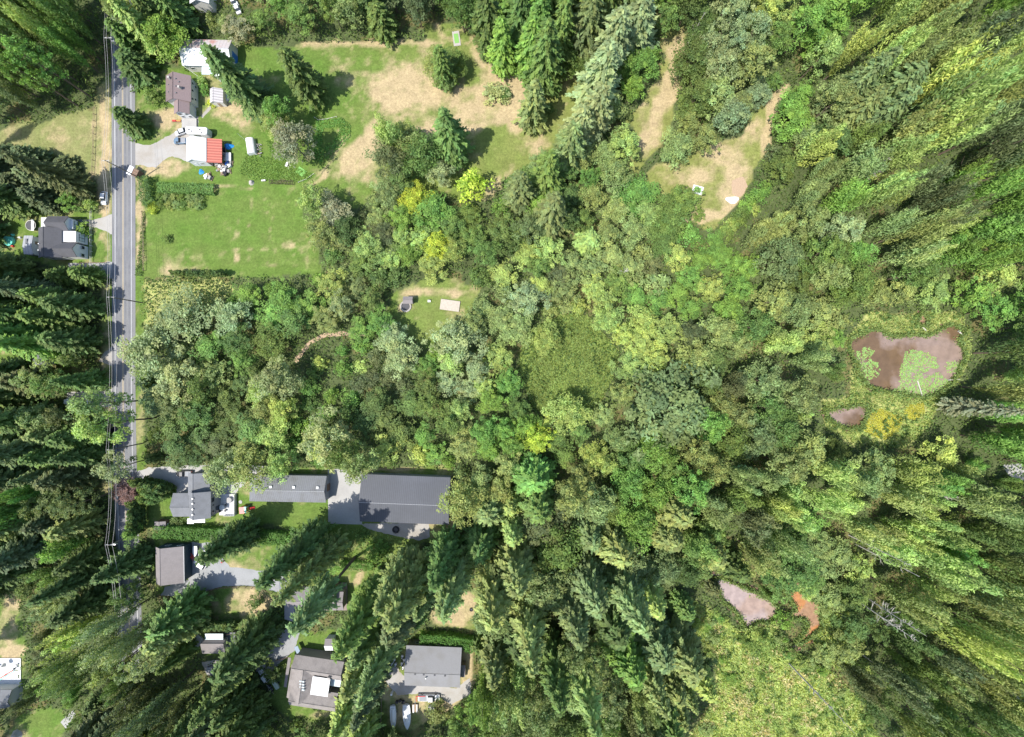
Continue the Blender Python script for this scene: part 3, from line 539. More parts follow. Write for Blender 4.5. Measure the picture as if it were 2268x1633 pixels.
# ---- trees that can be told apart in the clearings: (kind, base x, base y, height, radius, colour, label)
HAND = [
 ('fir', 204, 424, 25, 4.6, 'OD', 'huge dull olive fir stretching across the meadow beside the white parked car'),
 ('fir', 62, 458, 15, 5.4, 'DG', 'dark fir above the round trampoline of the grey-roofed west house'),
 ('cedar', 324, 165, 10, 5.6, 'DG', 'broad dark cedar over the road, nearest the power pole'),
 ('cedar', 316, 285, 10.5, 4.4, 'DG', 'tall blue-green cedar leaning over the road above the gravel driveway'),
 ('cedar', 312, 112, 12, 4.4, 'MG', 'mid green cedar crowding the road at the top'),
 ('maple', 405, 120, 12, 6.5, 'LG', 'bright green maple beside the long white barn'),
 ('bush', 350, 224, 3.6, 3.2, 'MG', 'round green bush left of the brown-roofed white house'),
 ('fir', 590, 247, 28, 5.8, 'DG', 'largest dark green fir in the field, beside the long white barn'),
 ('fir', 556, 212, 22, 4.8, 'DG', 'dark fir hiding the end of the long white barn'),
 ('fir', 703, 218, 22, 5.2, 'DG', 'lone dark blue-green fir at the top left of the field'),
 ('maple', 650, 285, 14, 4.2, 'LG', 'fresh green maple left of the garden bed'),
 ('maple', 612, 250, 8, 4.0, 'DG', 'dark maple tucked against the largest field fir'),
 ('maple', 680, 350, 14, 6.6, 'GB', 'grey-brown half bare willow below the garden bed'),
 ('maple', 640, 300, 10, 5.0, 'OG', 'olive maple between the garden bed and garden plot'),
 ('fir', 990, 190, 17, 4.0, 'MG', 'pointed green fir in the small clump near the stone pad'),
 ('maple', 975, 165, 8, 4.4, 'OG', 'olive round tree left in the clump near the stone pad'),
 ('maple', 1010, 160, 7, 4.4, 'MG', 'green round tree right in the clump near the stone pad'),
 ('maple', 988, 184, 7, 4.0, 'OG', 'low olive tree at the front of the clump near the stone pad'),
 ('poplar', 888, 345, 22, 4.4, 'YG', 'pale yellow-green poplar at the left tip of the central clump'),
 ('maple', 880, 385, 13, 6.6, 'OD', 'dark olive maple on the left edge of the central clump'),
 ('maple', 945, 370, 14, 6.8, 'MG', 'mid green maple in the middle of the central clump'),
 ('maple', 915, 345, 13, 5.6, 'OG', 'olive maple at the back of the central clump'),
 ('fir', 1008, 345, 25, 6.6, 'MG', 'tall green fir with a long shadow on the dry field'),
 ('alder', 985, 405, 9, 4.6, 'SG', 'pale silvery tree below the tall central fir'),
 ('alder', 900, 415, 10, 4.6, 'DG', 'dark slender tree at the foot of the central clump'),
 ('bush', 1049, 428, 9, 5.4, 'YY', 'golden yellow cone-shaped cypress beside the central clump'),
 ('maple', 930, 455, 9, 5.0, 'YY', 'bright yellow maple among the green trees below the central clump'),
 ('maple', 870, 440, 9, 4.6, 'BG', 'grey-green tree left of the bright yellow maple'),
 ('maple', 960, 480, 8, 6.2, 'LG', 'fresh green maple below the bright yellow maple'),
 ('maple', 900, 500, 8, 5.0, 'LG', 'fresh green round maple with yellow edges near the bottom clump'),
 ('bush', 1098, 216, 3.2, 4.4, 'SG', 'sparse pale fruit tree lying low on the dry field'),
 ('bush', 1117, 213, 2.2, 2.4, 'MG', 'small bush beside the green rain barrel'),
 ('maple', 718, 470, 13, 5.2, 'YG', 'yellow-green maple at the upper left of the lawn clump'),
 ('maple', 752, 480, 9, 5.6, 'GB', 'grey bare-topped maple in the middle of the lawn clump'),
 ('maple', 735, 530, 10, 5.6, 'OG', 'olive maple at the lower end of the lawn clump'),
 ('maple', 780, 515, 8, 5.2, 'DG', 'dark green maple on the right of the lawn clump'),
 ('maple', 830, 560, 9, 5.6, 'YG', 'yellow-green maple with bare twigs near the boundary'),
 ('maple', 975, 555, 9, 5.2, 'YY', 'bright yellow maple near the dry patch in the woods'),
 ('maple', 1010, 565, 9, 4.0, 'YG', 'yellow-green maple right of the dry patch in the woods'),
 ('maple', 915, 570, 7, 4.2, 'LG', 'small fresh green maple left of the dry patch'),
 ('cedar', 1178, 275, 21, 4.8, 'BG', 'dense blue-green cedar standing alone on the dry field edge'),
 ('fir', 1150, 450, 20, 5.6, 'BG', 'pale blue spruce left of the grey firs'),
 ('fir', 1200, 190, 27, 7.0, 'MG', 'massive mid green fir at the top centre'),
 ('fir', 1150, 110, 24, 6.4, 'MG', 'massive green fir left of the top centre pair'),
 ('fir', 1175, 165, 24, 6.0, 'LG', 'massive fresh green fir in front of the top centre pair'),
 ('fir', 1310, 235, 27, 7.0, 'SG', 'massive silvery fir above the glade with the strip of dry grass'),
 ('fir', 1300, 300, 25, 6.4, 'SG', 'silvery fir below the massive silvery fir'),
 ('fir', 1335, 165, 26, 6.4, 'SG', 'silvery fir at the top of the silvery row'),
 ('fir', 1250, 370, 24, 6.0, 'OG', 'olive fir at the lower left of the silvery row'),
 ('fir', 1270, 330, 22, 5.8, 'SG', 'silvery fir low in the silvery row'),
 ('fir', 1205, 420, 23, 5.8, 'MG', 'mid green fir between the two blue spruces'),
 ('fir', 1215, 500, 24, 6.0, 'BG', 'large pale blue spruce at the bottom of the grey firs'),
 ('maple', 1370, 350, 12, 5.4, 'YG', 'yellow-green maple left of the narrow glade'),
 ('maple', 1350, 410, 11, 5.0, 'OG', 'olive maple at the lower left of the narrow glade'),
 ('maple', 1410, 170, 9, 5.4, 'LG', 'green maple casting shadow on the narrow glade'),
 ('maple', 1510, 170, 12, 6.2, 'DG', 'dark round tree right of the narrow glade'),
 ('maple', 1520, 250, 12, 6.2, 'DG', 'dark green tree between the two glades'),
 ('maple', 1560, 245, 12, 6.4, 'OG', 'olive tree between the two glades, at the right'),
 ('maple', 1480, 350, 9, 6.0, 'OG', 'olive tree with white flower heads between the glades'),
 ('maple', 1540, 330, 10, 5.0, 'OG', 'olive tree on the upper edge of the lower glade'),
 ('maple', 1590, 290, 12, 5.4, 'SG', 'pale grey-green tree above the lower glade'),
 ('maple', 1400, 445, 7, 7.0, 'LG', 'fresh green maple at the left end of the lower glade'),
 ('maple', 1470, 490, 7, 7.4, 'MG', 'mid green maple at the bottom left of the lower glade'),
 ('maple', 1500, 455, 7, 5.5, 'MG', 'mid green maple jutting into the lower glade'),
 ('maple', 1722, 250, 8, 4.0, 'LG', 'fresh green tree at the right rim of the lower glade'),
 ('maple', 1730, 285, 9, 6.4, 'LG', 'bright green spreading tree right of the lower glade'),
 ('maple', 1706, 392, 9, 5.0, 'DG', 'dark green tree on the right rim of the lower glade'),
 # overlay area and south
 ('maple', 450, 705, 12, 8.5, 'SG', 'large silvery willow above the roadside, upper one'),
 ('maple', 385, 790, 14, 8.5, 'SG', 'large silvery willow beside the road, widest of the willows'),
 ('maple', 440, 840, 12, 8.0, 'SG', 'large silvery willow below the widest willow'),
 ('maple', 540, 710, 9, 6.0, 'SG', 'silvery willow at the right end of the willow group'),
 ('alder', 332, 885, 25, 5.4, 'OG', 'tall olive alder leaning across the road, upper one'),
 ('alder', 345, 925, 25, 5.6, 'YG', 'tall yellow-green alder leaning across the road, lower one'),
 ('alder', 318, 1020, 15, 4.6, 'SG', 'silvery tree leaning over the road by the house driveway'),
 ('maple', 600, 1020, 16, 6.6, 'OG', 'olive tree hanging over the long metal-roofed building'),
 ('maple', 548, 1030, 16, 6.0, 'SG', 'pale grey-green tree left of the long metal-roofed building'),
 ('maple', 660, 1015, 14, 4.4, 'YG', 'yellow-green tree above the long metal-roofed building'),
 ('maple', 830, 1005, 20, 5.6, 'OG', 'olive tree over the corner of the big dark barn'),
 ('maple', 790, 990, 18, 5.0, 'MG', 'mid green tree above the concrete yard'),
 ('maple', 1035, 1085, 18, 6.8, 'OG', 'olive tree right of the big dark barn'),
 ('maple', 1455, 900, 17, 14.0, 'BG', 'giant spreading blue-grey green cottonwood, widest crown of all'),
 ('maple', 1250, 910, 12, 6.0, 'YG', 'yellow-green tree left of the giant cottonwood'),
 ('maple', 1185, 960, 12, 5.0, 'YY', 'bright yellow tree below the reeds'),
 ('maple', 1205, 750, 9, 5.0, 'YG', 'yellow-green maple at the reeds edge'),
 ('maple', 1165, 670, 9, 6.0, 'SG', 'pale silvery tree above the reeds'),
 ('maple', 1015, 760, 12, 7.6, 'SG', 'pale grey-green tree below the picnic shelter clearing'),
 ('maple', 760, 960, 18, 8.0, 'SG', 'large silvery tree above the long metal-roofed building'),
 ('maple', 650, 840, 15, 6.6, 'SG', 'silvery tree below the dirt path'),
 ('fir', 562, 1168, 25, 5.2, 'DG', 'dark fir leaning towards the brown-roofed workshop'),
 ('fir', 722, 1170, 38, 6.0, 'DG', 'long dark fir reaching over the grey lane'),
 ('fir', 757, 1192, 40, 5.0, 'OG', 'long olive fir reaching over the hidden house'),
 ('barefir', 785, 1236, 40, 4.9, 'BG', 'blue-green fir with a long bare trunk over the hidden house'),
 ('fir', 850, 1285, 38, 6.4, 'MG', 'tall green fir beside the hidden house, just left of the olive pair'),
 ('fir', 935, 1235, 39, 6.4, 'OG', 'olive fir left of the grey-roofed workshop, nearest it'),
 ('fir', 905, 1230, 34, 5.6, 'OG', 'olive fir above the grey-roofed workshop'),
 ('fir', 1020, 1225, 37, 6.2, 'OG', 'olive fir over the dirt clearing'),
 ('fir', 1000, 1190, 33, 5.6, 'MG', 'green fir left of the dirt clearing'),
 ('fir', 840, 1395, 30, 5.8, 'OG', 'olive fir beside the big weathered-roof house'),
 ('fir', 846, 1470, 26, 5.0, 'OD', 'dull olive fir right of the big weathered-roof house'),
 ('fir', 600, 1378, 27, 6.2, 'DG', 'dark fir right of the cabin with the pale blue roof'),
 ('fir', 446, 1325, 20, 6.0, 'MG', 'mid green fir below the brown-roofed workshop'),
 ('fir', 440, 1352, 21, 6.0, 'OG', 'olive green fir left of the cabin with the pale blue roof'),
 ('bush', 575, 1325, 3.5, 2.6, 'DG', 'dark conifer bush on the dry lawn beside the curved fence'),
 ('bush', 612, 1478, 3.5, 3.8, 'DG', 'dark rounded shrub between the white car and the weathered roof'),
 ('bush', 970, 1568, 4, 4.0, 'BG', 'grey-green bush right of the white pickup'),
 ('bush', 345, 466, 1.8, 1.9, 'YY', 'small golden yellow bush at the end of the hedge'),
 ('bush', 374, 530, 1.3, 1.8, 'MG', 'tiny round bush alone on the left lawn'),
 ('bush', 187, 515, 2.5, 3.2, 'LG', 'green bush in front of the grey-roofed west house'),
 ('bush', 1545, 478, 2.2, 2.4, 'MG', 'small dark bush in the lower glade'),
 ('maple', 292, 1082, 4, 4.2, 'PU', 'purple-leaved plum beside the road, upper one'),
 ('maple', 306, 1101, 4, 3.4, 'PU', 'purple-leaved plum beside the road, lower one'),
 ('alder', 325, 1168, 8, 3.0, 'LG', 'fresh green tree at the end of the columnar hedge'),
 ('bush', 460, 203, 2.2, 2.0, 'LG', 'green bush at the lean-to of the long white barn'),
 ('bush', 452, 186, 2.2, 2.0, 'YG', 'yellow-green bush at the lean-to of the long white barn'),
 ('bush', 472, 232, 1.6, 1.6, 'YY', 'orange-yellow bush in front of the striped shed'),
 ('bush', 395, 1156, 1.6, 3.0, 'DG', 'dark flowering bush by the small garden shed'),
 ('fir', 2078, 897, 24, 3.4, 'GB', 'grey half-dead fir pointing right below the lily pond'),
]
for hnd in HAND: add_tree(*hnd)
_r = random.Random(5)
for (x_, y_) in ((1648, 462), (1632, 482), (1668, 440), (1610, 506), (1684, 425), (1622, 498), (1598, 522), (1660, 470)): add_tree('bush', x_, y_, _r.uniform(2.5, 4), _r.uniform(2.2, 3.2), _r.choice(['LG', 'MG', 'DG', 'YG']))
for q in range(34):
    k_ = _r.randrange(len(MARSH)); a_ = MARSH[k_]; b_ = MARSH[(k_ + 1) % len(MARSH)]; t_ = _r.random(); x_ = a_[0] + (b_[0] - a_[0]) * t_; y_ = a_[1] + (b_[1] - a_[1]) * t_
    x_ += (1700 - x_) * _r.uniform(-.02, .22); y_ += (1500 - y_) * _r.uniform(-.02, .22)
    if y_ < 1625 and not any(inpoly(np.array([x_]), np.array([y_]), w_)[0] for w_ in (P2, P3)): add_tree('bush', x_, y_, _r.uniform(1.5, 3.6), _r.uniform(1.3, 2.6), _r.choice(['LG', 'YG', 'MG', 'OG']))

# ------------------------------------------------------------------ fill seeds (apparent position, kind, colour, height, radius)
SEEDS = [
 (40, 40, 'poplar', 'DG', 25, 4), (120, 40, 'poplar', 'MG', 24, 4), (190, 30, 'poplar', 'OG', 20, 4), (50, 130, 'poplar', 'MG', 25, 4), (130, 120, 'poplar', 'LG', 24, 4), (200, 110, 'poplar', 'DG', 20, 4), (40, 200, 'poplar', 'BG', 24, 4), (110, 200, 'alder', 'LG', 22, 4), (190, 210, 'alder', 'LG', 16, 4), (60, 260, 'alder', 'MG', 14, 4),
 (20, 380, 'fir', 'OD', 12, 4), (30, 440, 'fir', 'DG', 14, 4.5), (150, 450, 'alder', 'OG', 9, 3.6), (100, 460, 'alder', 'LG', 8, 3.4),
 (50, 610, 'fir', 'DG', 24, 4), (130, 620, 'fir', 'MG', 24, 4), (200, 650, 'fir', 'DG', 22, 4), (50, 680, 'fir', 'MG', 25, 4), (140, 700, 'fir', 'DG', 24, 4), (210, 720, 'fir', 'DG', 22, 3.6), (60, 760, 'cedar', 'LG', 20, 4), (150, 770, 'fir', 'DG', 22, 4), (40, 830, 'fir', 'DG', 22, 4), (120, 840, 'alder', 'OG', 18, 4), (200, 840, 'fir', 'DG', 20, 3.6),
 (50, 900, 'fir', 'BG', 22, 4), (130, 900, 'alder', 'OD', 18, 4), (40, 970, 'cedar', 'OG', 24, 4), (140, 970, 'fir', 'MG', 24, 4), (215, 960, 'fir', 'DG', 22, 3.6), (50, 1050, 'fir', 'BG', 25, 4), (150, 1050, 'fir', 'DG', 25, 4), (210, 1060, 'fir', 'DG', 22, 3.6), (50, 1110, 'poplar', 'LG', 25, 4), (130, 1110, 'alder', 'BG', 22, 4), (210, 1120, 'fir', 'DG', 22, 3.6),
 (60, 1180, 'fir', 'OD', 26, 4), (150, 1200, 'fir', 'OG', 25, 4), (30, 1250, 'fir', 'DG', 25, 4), (110, 1260, 'poplar', 'LG', 25, 4.2), (200, 1240, 'fir', 'DG', 26, 4), (260, 1230, 'fir', 'DG', 24, 4), (70, 1340, 'alder', 'BG', 20, 4), (160, 1330, 'fir', 'DG', 24, 4), (230, 1320, 'cedar', 'LG', 22, 4), (300, 1310, 'maple', 'DG', 14, 5), (120, 1400, 'poplar', 'SG', 22, 4), (190, 1400, 'poplar', 'YG', 24, 4), (100, 1480, 'poplar', 'OD', 24, 4), (180, 1470, 'poplar', 'OG', 25, 4), (60, 1530, 'poplar', 'OD', 24, 4), (170, 1540, 'poplar', 'MG', 24, 4), (120, 1570, 'poplar', 'LG', 20, 4), (210, 1600, 'fir', 'DG', 24, 4),
 (310, 1400, 'poplar', 'SG', 24, 4), (330, 1450, 'alder', 'SG', 22, 4), (380, 1370, 'fir', 'LG', 22, 4), (300, 1520, 'poplar', 'OG', 26, 4.4), (370, 1480, 'fir', 'MG', 26, 4), (430, 1530, 'poplar', 'BG', 24, 4), (360, 1590, 'poplar', 'OD', 26, 4.4), (470, 1590, 'fir', 'DG', 24, 4), (550, 1580, 'fir', 'DG', 24, 4), (520, 1530, 'fir', 'DG', 20, 4), (620, 1615, 'alder', 'MG', 10, 3.8), (350, 1330, 'fir', 'DG', 22, 4), (400, 1440, 'cedar', 'LG', 22, 4),
 (790, 1550, 'fir', 'OD', 28, 4.6), (760, 1600, 'fir', 'OG', 26, 4.4), (800, 1330, 'fir', 'MG', 28, 4.6), (820, 1450, 'fir', 'OG', 28, 4.6), (870, 1380, 'fir', 'OG', 28, 4.4), (830, 1220, 'maple', 'LG', 9, 4.8), (890, 1240, 'maple', 'BG', 10, 5), (740, 1200, 'maple', 'MG', 8, 4.4), (950, 1210, 'maple', 'LG', 9, 4.8), (700, 1190, 'maple', 'LG', 6, 4),
 (1070, 1130, 'fir', 'OG', 18, 5), (1130, 1080, 'maple', 'YG', 14, 5), (1100, 1160, 'fir', 'YG', 18, 4.4), (1120, 1250, 'fir', 'OG', 24, 4.6), (1060, 1260, 'fir', 'DG', 22, 4.4), (1110, 1340, 'maple', 'BG', 20, 5.4), (1090, 1440, 'cedar', 'BG', 24, 4.8), (1100, 1530, 'poplar', 'OG', 26, 4.8), (1040, 1600, 'alder', 'MG', 14, 4.4), (1150, 1600, 'maple', 'BG', 20, 5), (1150, 1420, 'fir', 'DG', 24, 4.6),
 (1180, 1120, 'fir', 'MG', 20, 4.6), (1190, 1060, 'fir', 'LG', 18, 5), (1260, 1070, 'alder', 'OG', 18, 5.4), (1350, 1070, 'maple', 'LG', 15, 6), (1330, 1140, 'maple', 'LG', 17, 6.5), (1430, 1110, 'maple', 'LG', 18, 7), (1520, 1130, 'maple', 'LG', 18, 7), (1600, 1090, 'poplar', 'OG', 18, 5), (1250, 1230, 'maple', 'MG', 19, 7), (1230, 1290, 'maple', 'BG', 18, 7), (1330, 1200, 'fir', 'OG', 20, 5.4), (1420, 1240, 'maple', 'BG', 18, 6.5), (1470, 1190, 'fir', 'OG', 20, 5), (1520, 1230, 'maple', 'BG', 18, 6), (1600, 1180, 'poplar', 'MG', 18, 5), (1200, 1180, 'alder', 'DG', 14, 4.8),
 (1290, 1340, 'fir', 'BG', 24, 5), (1210, 1400, 'fir', 'OG', 28, 5.4), (1240, 1480, 'fir', 'OG', 28, 5), (1320, 1440, 'alder', 'BG', 24, 5), (1350, 1370, 'fir', 'DG', 24, 5), (1400, 1420, 'fir', 'LG', 26, 5), (1400, 1330, 'fir', 'OG', 24, 5), (1460, 1370, 'fir', 'OG', 24, 5), (1480, 1440, 'fir', 'BG', 26, 4.8), (1530, 1450, 'fir', 'MG', 26, 4.6), (1450, 1500, 'fir', 'OG', 26, 5), (1380, 1510, 'alder', 'BG', 22, 5), (1180, 1550, 'maple', 'BG', 20, 5.4), (1240, 1600, 'maple', 'DG', 20, 5.4), (1320, 1590, 'alder', 'MG', 20, 5), (1400, 1590, 'poplar', 'OG', 24, 5), (1490, 1580, 'fir', 'OG', 26, 5), (1550, 1540, 'cedar', 'OG', 20, 4.6),
 (1680, 1180, 'poplar', 'OG', 22, 5), (1750, 1130, 'poplar', 'YG', 20, 5), (1830, 1080, 'poplar', 'YG', 18, 5), (1680, 1270, 'poplar', 'OG', 20, 5), (1620, 1250, 'cedar', 'OD', 18, 4.6), (1760, 1230, 'alder', 'MG', 14, 5), (1720, 1090, 'poplar', 'YG', 18, 5), (1850, 1190, 'alder', 'YG', 10, 4.6), (1950, 1120, 'poplar', 'YG', 18, 5), (2050, 1090, 'poplar', 'YG', 20, 5), (2150, 1060, 'poplar', 'OG', 22, 5), (2220, 1130, 'poplar', 'MG', 22, 5), (1960, 1200, 'poplar', 'YG', 20, 5), (2070, 1180, 'poplar', 'YG', 24, 5), (2180, 1210, 'poplar', 'DG', 22, 5), (2000, 1270, 'poplar', 'OG', 24, 5), (2100, 1300, 'poplar', 'YG', 25, 5), (2200, 1300, 'poplar', 'OG', 24, 5), (1870, 1280, 'alder', 'YG', 9, 4.4), (1850, 1370, 'alder', 'YG', 8, 4), (1880, 1440, 'alder', 'OG', 10, 4), (1960, 1420, 'alder', 'DG', 12, 4.4), (2050, 1420, 'poplar', 'MG', 20, 5), (2150, 1400, 'poplar', 'YG', 24, 5), (2230, 1420, 'poplar', 'BG', 22, 5), (2000, 1500, 'poplar', 'OG', 20, 5), (2100, 1500, 'poplar', 'OG', 24, 5), (2180, 1560, 'poplar', 'DG', 24, 5), (2040, 1580, 'poplar', 'MG', 22, 5), (1960, 1570, 'poplar', 'DG', 20, 4.6), (2120, 1600, 'poplar', 'YG', 22, 5), (2240, 1600, 'poplar', 'OG', 22, 5),
 (1950, 620, 'maple', 'MG', 16, 6), (2030, 610, 'maple', 'LG', 17, 6), (1960, 680, 'maple', 'OG', 12, 5.4), (2050, 670, 'alder', 'OG', 10, 5), (2130, 560, 'poplar', 'YG', 12, 5), (2140, 660, 'alder', 'YG', 10, 5), (2200, 560, 'poplar', 'LG', 15, 5), (2220, 650, 'alder', 'LG', 15, 5), (2180, 720, 'poplar', 'MG', 18, 5), (2200, 790, 'poplar', 'DG', 22, 5), (2180, 860, 'poplar', 'OG', 20, 5), (2130, 900, 'alder', 'DG', 14, 4.6), (2220, 900, 'poplar', 'YG', 18, 5), (2150, 960, 'alder', 'LG', 12, 5), (2060, 1000, 'alder', 'YG', 9, 5), (1950, 1010, 'alder', 'OG', 12, 5), (2200, 1000, 'poplar', 'LG', 18, 5), (1920, 1060, 'poplar', 'OG', 16, 5), (2080, 950, 'alder', 'LG', 8, 4),
 (1760, 60, 'alder', 'YG', 14, 4.6), (1850, 40, 'alder', 'LG', 14, 5), (1820, 110, 'alder', 'YG', 14, 4.6), (1930, 60, 'poplar', 'YG', 20, 5), (2030, 50, 'poplar', 'OG', 22, 5), (2120, 60, 'poplar', 'OD', 22, 5), (2200, 60, 'poplar', 'YG', 22, 5), (2230, 130, 'poplar', 'YG', 18, 5), (1920, 150, 'poplar', 'YG', 20, 5), (2030, 140, 'poplar', 'OG', 22, 5), (2120, 180, 'poplar', 'YG', 22, 5), (1790, 180, 'alder', 'LG', 12, 4.6), (1850, 200, 'maple', 'DG', 16, 5.6), (1930, 230, 'fir', 'BG', 24, 4.6), (1850, 270, 'maple', 'BG', 16, 6), (2000, 250, 'poplar', 'YG', 22, 5), (2100, 270, 'poplar', 'YG', 24, 5), (2200, 250, 'poplar', 'OD', 24, 5), (1770, 260, 'alder', 'OG', 10, 4.4), (1930, 330, 'poplar', 'OG', 20, 5), (2020, 330, 'poplar', 'YG', 22, 5), (2110, 360, 'poplar', 'OD', 22, 5), (2210, 350, 'poplar', 'OG', 22, 5), (1850, 370, 'poplar', 'OG', 18, 5), (1770, 400, 'poplar', 'YG', 18, 5), (1870, 430, 'poplar', 'LG', 16, 5), (1960, 430, 'poplar', 'YG', 20, 5), (2050, 440, 'poplar', 'OD', 20, 5), (2150, 430, 'poplar', 'LG', 18, 5), (2230, 450, 'poplar', 'LG', 20, 5), (1720, 480, 'poplar', 'OG', 17, 5), (1800, 500, 'maple', 'OG', 17, 6), (1900, 500, 'maple', 'SG', 17, 6), (2000, 530, 'poplar', 'OG', 20, 5), (2080, 520, 'poplar', 'YG', 18, 5), (1700, 560, 'maple', 'LG', 12, 5), (1780, 580, 'maple', 'BG', 15, 6), (1870, 570, 'maple', 'MG', 16, 6), (1650, 590, 'maple', 'LG', 7, 5), (1570, 570, 'alder', 'LG', 6, 5),
 (1550, 40, 'maple', 'DG', 14, 5.4), (1500, 50, 'alder', 'LG', 12, 4.6), (1640, 30, 'maple', 'SG', 17, 5.4), (1700, 30, 'maple', 'OG', 16, 5.4), (1600, 90, 'maple', 'SG', 17, 5.4), (1650, 130, 'maple', 'SG', 17, 5.6), (1560, 130, 'maple', 'DG', 15, 5.4), (1590, 190, 'maple', 'OG', 14, 5.2), (1700, 160, 'maple', 'SG', 14, 5.2), (1700, 90, 'alder', 'DG', 13, 5), (1640, 220, 'maple', 'SG', 12, 5), (1740, 110, 'maple', 'MG', 14, 5),
 (1090, 40, 'fir', 'MG', 22, 4.6), (1170, 40, 'fir', 'LG', 24, 5), (1240, 40, 'fir', 'MG', 24, 5), (1290, 90, 'maple', 'DG', 12, 5), (1340, 40, 'fir', 'BG', 24, 5), (1400, 60, 'fir', 'SG', 24, 5.4), (1450, 50, 'fir', 'OG', 20, 5), (1280, 170, 'maple', 'DG', 9, 4.6), (1440, 110, 'maple', 'LG', 9, 4.6),
 (340, 30, 'cedar', 'MG', 16, 4.4), (280, 40, 'cedar', 'OG', 18, 4.4), (420, 40, 'alder', 'OG', 12, 4), (500, 50, 'alder', 'GB', 10, 4), (560, 30, 'alder', 'MG', 12, 4.2), (620, 60, 'alder', 'OG', 10, 4), (680, 60, 'alder', 'BG', 12, 4.2), (740, 50, 'alder', 'MG', 13, 4.4), (760, 90, 'alder', 'OG', 8, 4), (800, 60, 'fir', 'LG', 18, 4.4), (850, 50, 'fir', 'DG', 18, 4.4), (890, 40, 'maple', 'OD', 13, 5), (940, 50, 'fir', 'DG', 16, 4.4), (980, 30, 'maple', 'MG', 13, 5), (1030, 50, 'maple', 'MG', 13, 5),
 (1390, 290, 'maple', 'OG', 10, 4.8), (1350, 470, 'maple', 'OG', 8, 5), (1290, 440, 'alder', 'MG', 10, 4.4), (1290, 520, 'cedar', 'YG', 12, 4), (1350, 530, 'alder', 'OG', 7, 4.6), (1420, 560, 'alder', 'OG', 5, 4.6), (1500, 560, 'maple', 'OG', 6, 5), (1230, 560, 'alder', 'OG', 8, 4.4), (1100, 470, 'maple', 'LG', 9, 5), (1050, 490, 'maple', 'MG', 9, 5.4), (1110, 520, 'maple', 'BG', 10, 6), (1150, 580, 'maple', 'LG', 8, 5), (1060, 570, 'maple', 'BG', 8, 5), (880, 540, 'maple', 'YG', 7, 4.6), (840, 500, 'maple', 'OG', 8, 4.6), (780, 590, 'alder', 'BG', 5, 4.2), (950, 590, 'alder', 'YG', 6, 4.4), (1180, 610, 'alder', 'YG', 6, 4.4),
 (560, 640, 'alder', 'LG', 7, 4.6), (620, 660, 'alder', 'LG', 8, 4.6), (700, 650, 'alder', 'YG', 9, 4.6), (740, 670, 'maple', 'SG', 9, 5.4), (600, 740, 'maple', 'MG', 9, 6), (700, 700, 'maple', 'LG', 8, 4.6), (790, 660, 'alder', 'MG', 8, 4.4), (830, 700, 'alder', 'LG', 8, 4.4), (860, 760, 'maple', 'SG', 9, 5.2), (920, 790, 'alder', 'LG', 8, 4.6), (520, 800, 'alder', 'MG', 9, 4.8), (580, 800, 'alder', 'DG', 8, 4.6), (750, 810, 'bush', 'LG', 3, 3.4), (830, 830, 'bush', 'OD', 3, 3.6), (850, 920, 'alder', 'DG', 7, 4.6), (950, 880, 'alder', 'MG', 8, 4.6), (980, 950, 'alder', 'LG', 9, 4.6), (340, 900, 'alder', 'BG', 10, 5), (420, 920, 'alder', 'MG', 12, 5), (500, 930, 'alder', 'DG', 9, 5), (570, 900, 'maple', 'YG', 10, 5), (350, 980, 'alder', 'BG', 12, 5), (430, 990, 'alder', 'DG', 8, 4.6), (510, 1000, 'alder', 'OG', 8, 4.6), (660, 930, 'bush', 'LG', 3.4, 3.4), (620, 970, 'bush', 'LG', 3.4, 3.4), (700, 1000, 'alder', 'LG', 9, 4.6), (880, 1010, 'alder', 'LG', 7, 4.6), (950, 1010, 'alder', 'YG', 7, 4.6), (1040, 1010, 'alder', 'OG', 10, 4.8), (1100, 800, 'maple', 'YG', 9, 5), (1080, 720, 'maple', 'OG', 8, 4.8), (1120, 870, 'maple', 'LG', 9, 5), (1060, 880, 'alder', 'SG', 9, 4.6), (1040, 960, 'maple', 'OG', 10, 5), (1100, 960, 'maple', 'LG', 10, 5), (1130, 1010, 'alder', 'YG', 10, 4.6), (1100, 640, 'alder', 'OG', 6, 4.2), (1230, 650, 'alder', 'OG', 7, 4.6), (1300, 650, 'alder', 'YG', 6, 4.4), (1280, 990, 'alder', 'MG', 9, 4.8), (1340, 1010, 'maple', 'YG', 12, 5), (1330, 960, 'maple', 'OG', 12, 5), (1390, 720, 'maple', 'YG', 8, 5), (1420, 790, 'maple', 'YG', 8, 5), (1380, 660, 'alder', 'MG', 6, 4.6), (1470, 660, 'alder', 'LG', 6, 4.6), (1560, 650, 'alder', 'LG', 7, 4.8), (1480, 740, 'alder', 'YG', 8, 4.6), (1560, 740, 'maple', 'OG', 10, 5.4), (1650, 650, 'maple', 'LG', 9, 5), (1620, 740, 'maple', 'OG', 13, 5.6), (1730, 670, 'maple', 'OG', 13, 5.6), (1800, 640, 'maple', 'SG', 13, 5.6), (1650, 820, 'poplar', 'OG', 16, 5), (1750, 770, 'poplar', 'YG', 15, 5), (1830, 740, 'alder', 'YG', 10, 5), (1850, 700, 'alder', 'OG', 10, 5), (1830, 830, 'poplar', 'OG', 14, 5), (1700, 890, 'maple', 'BG', 15, 6), (1790, 900, 'poplar', 'YG', 14, 5), (1620, 960, 'maple', 'MG', 15, 6), (1720, 980, 'maple', 'BG', 15, 6), (1820, 1000, 'maple', 'MG', 14, 5.6), (1560, 1010, 'maple', 'OG', 15, 6), (1450, 1020, 'maple', 'MG', 15, 6), (1580, 850, 'alder', 'DG', 8, 5),
]
sd_xy = np.array([(s[0], s[1]) for s in SEEDS], float)
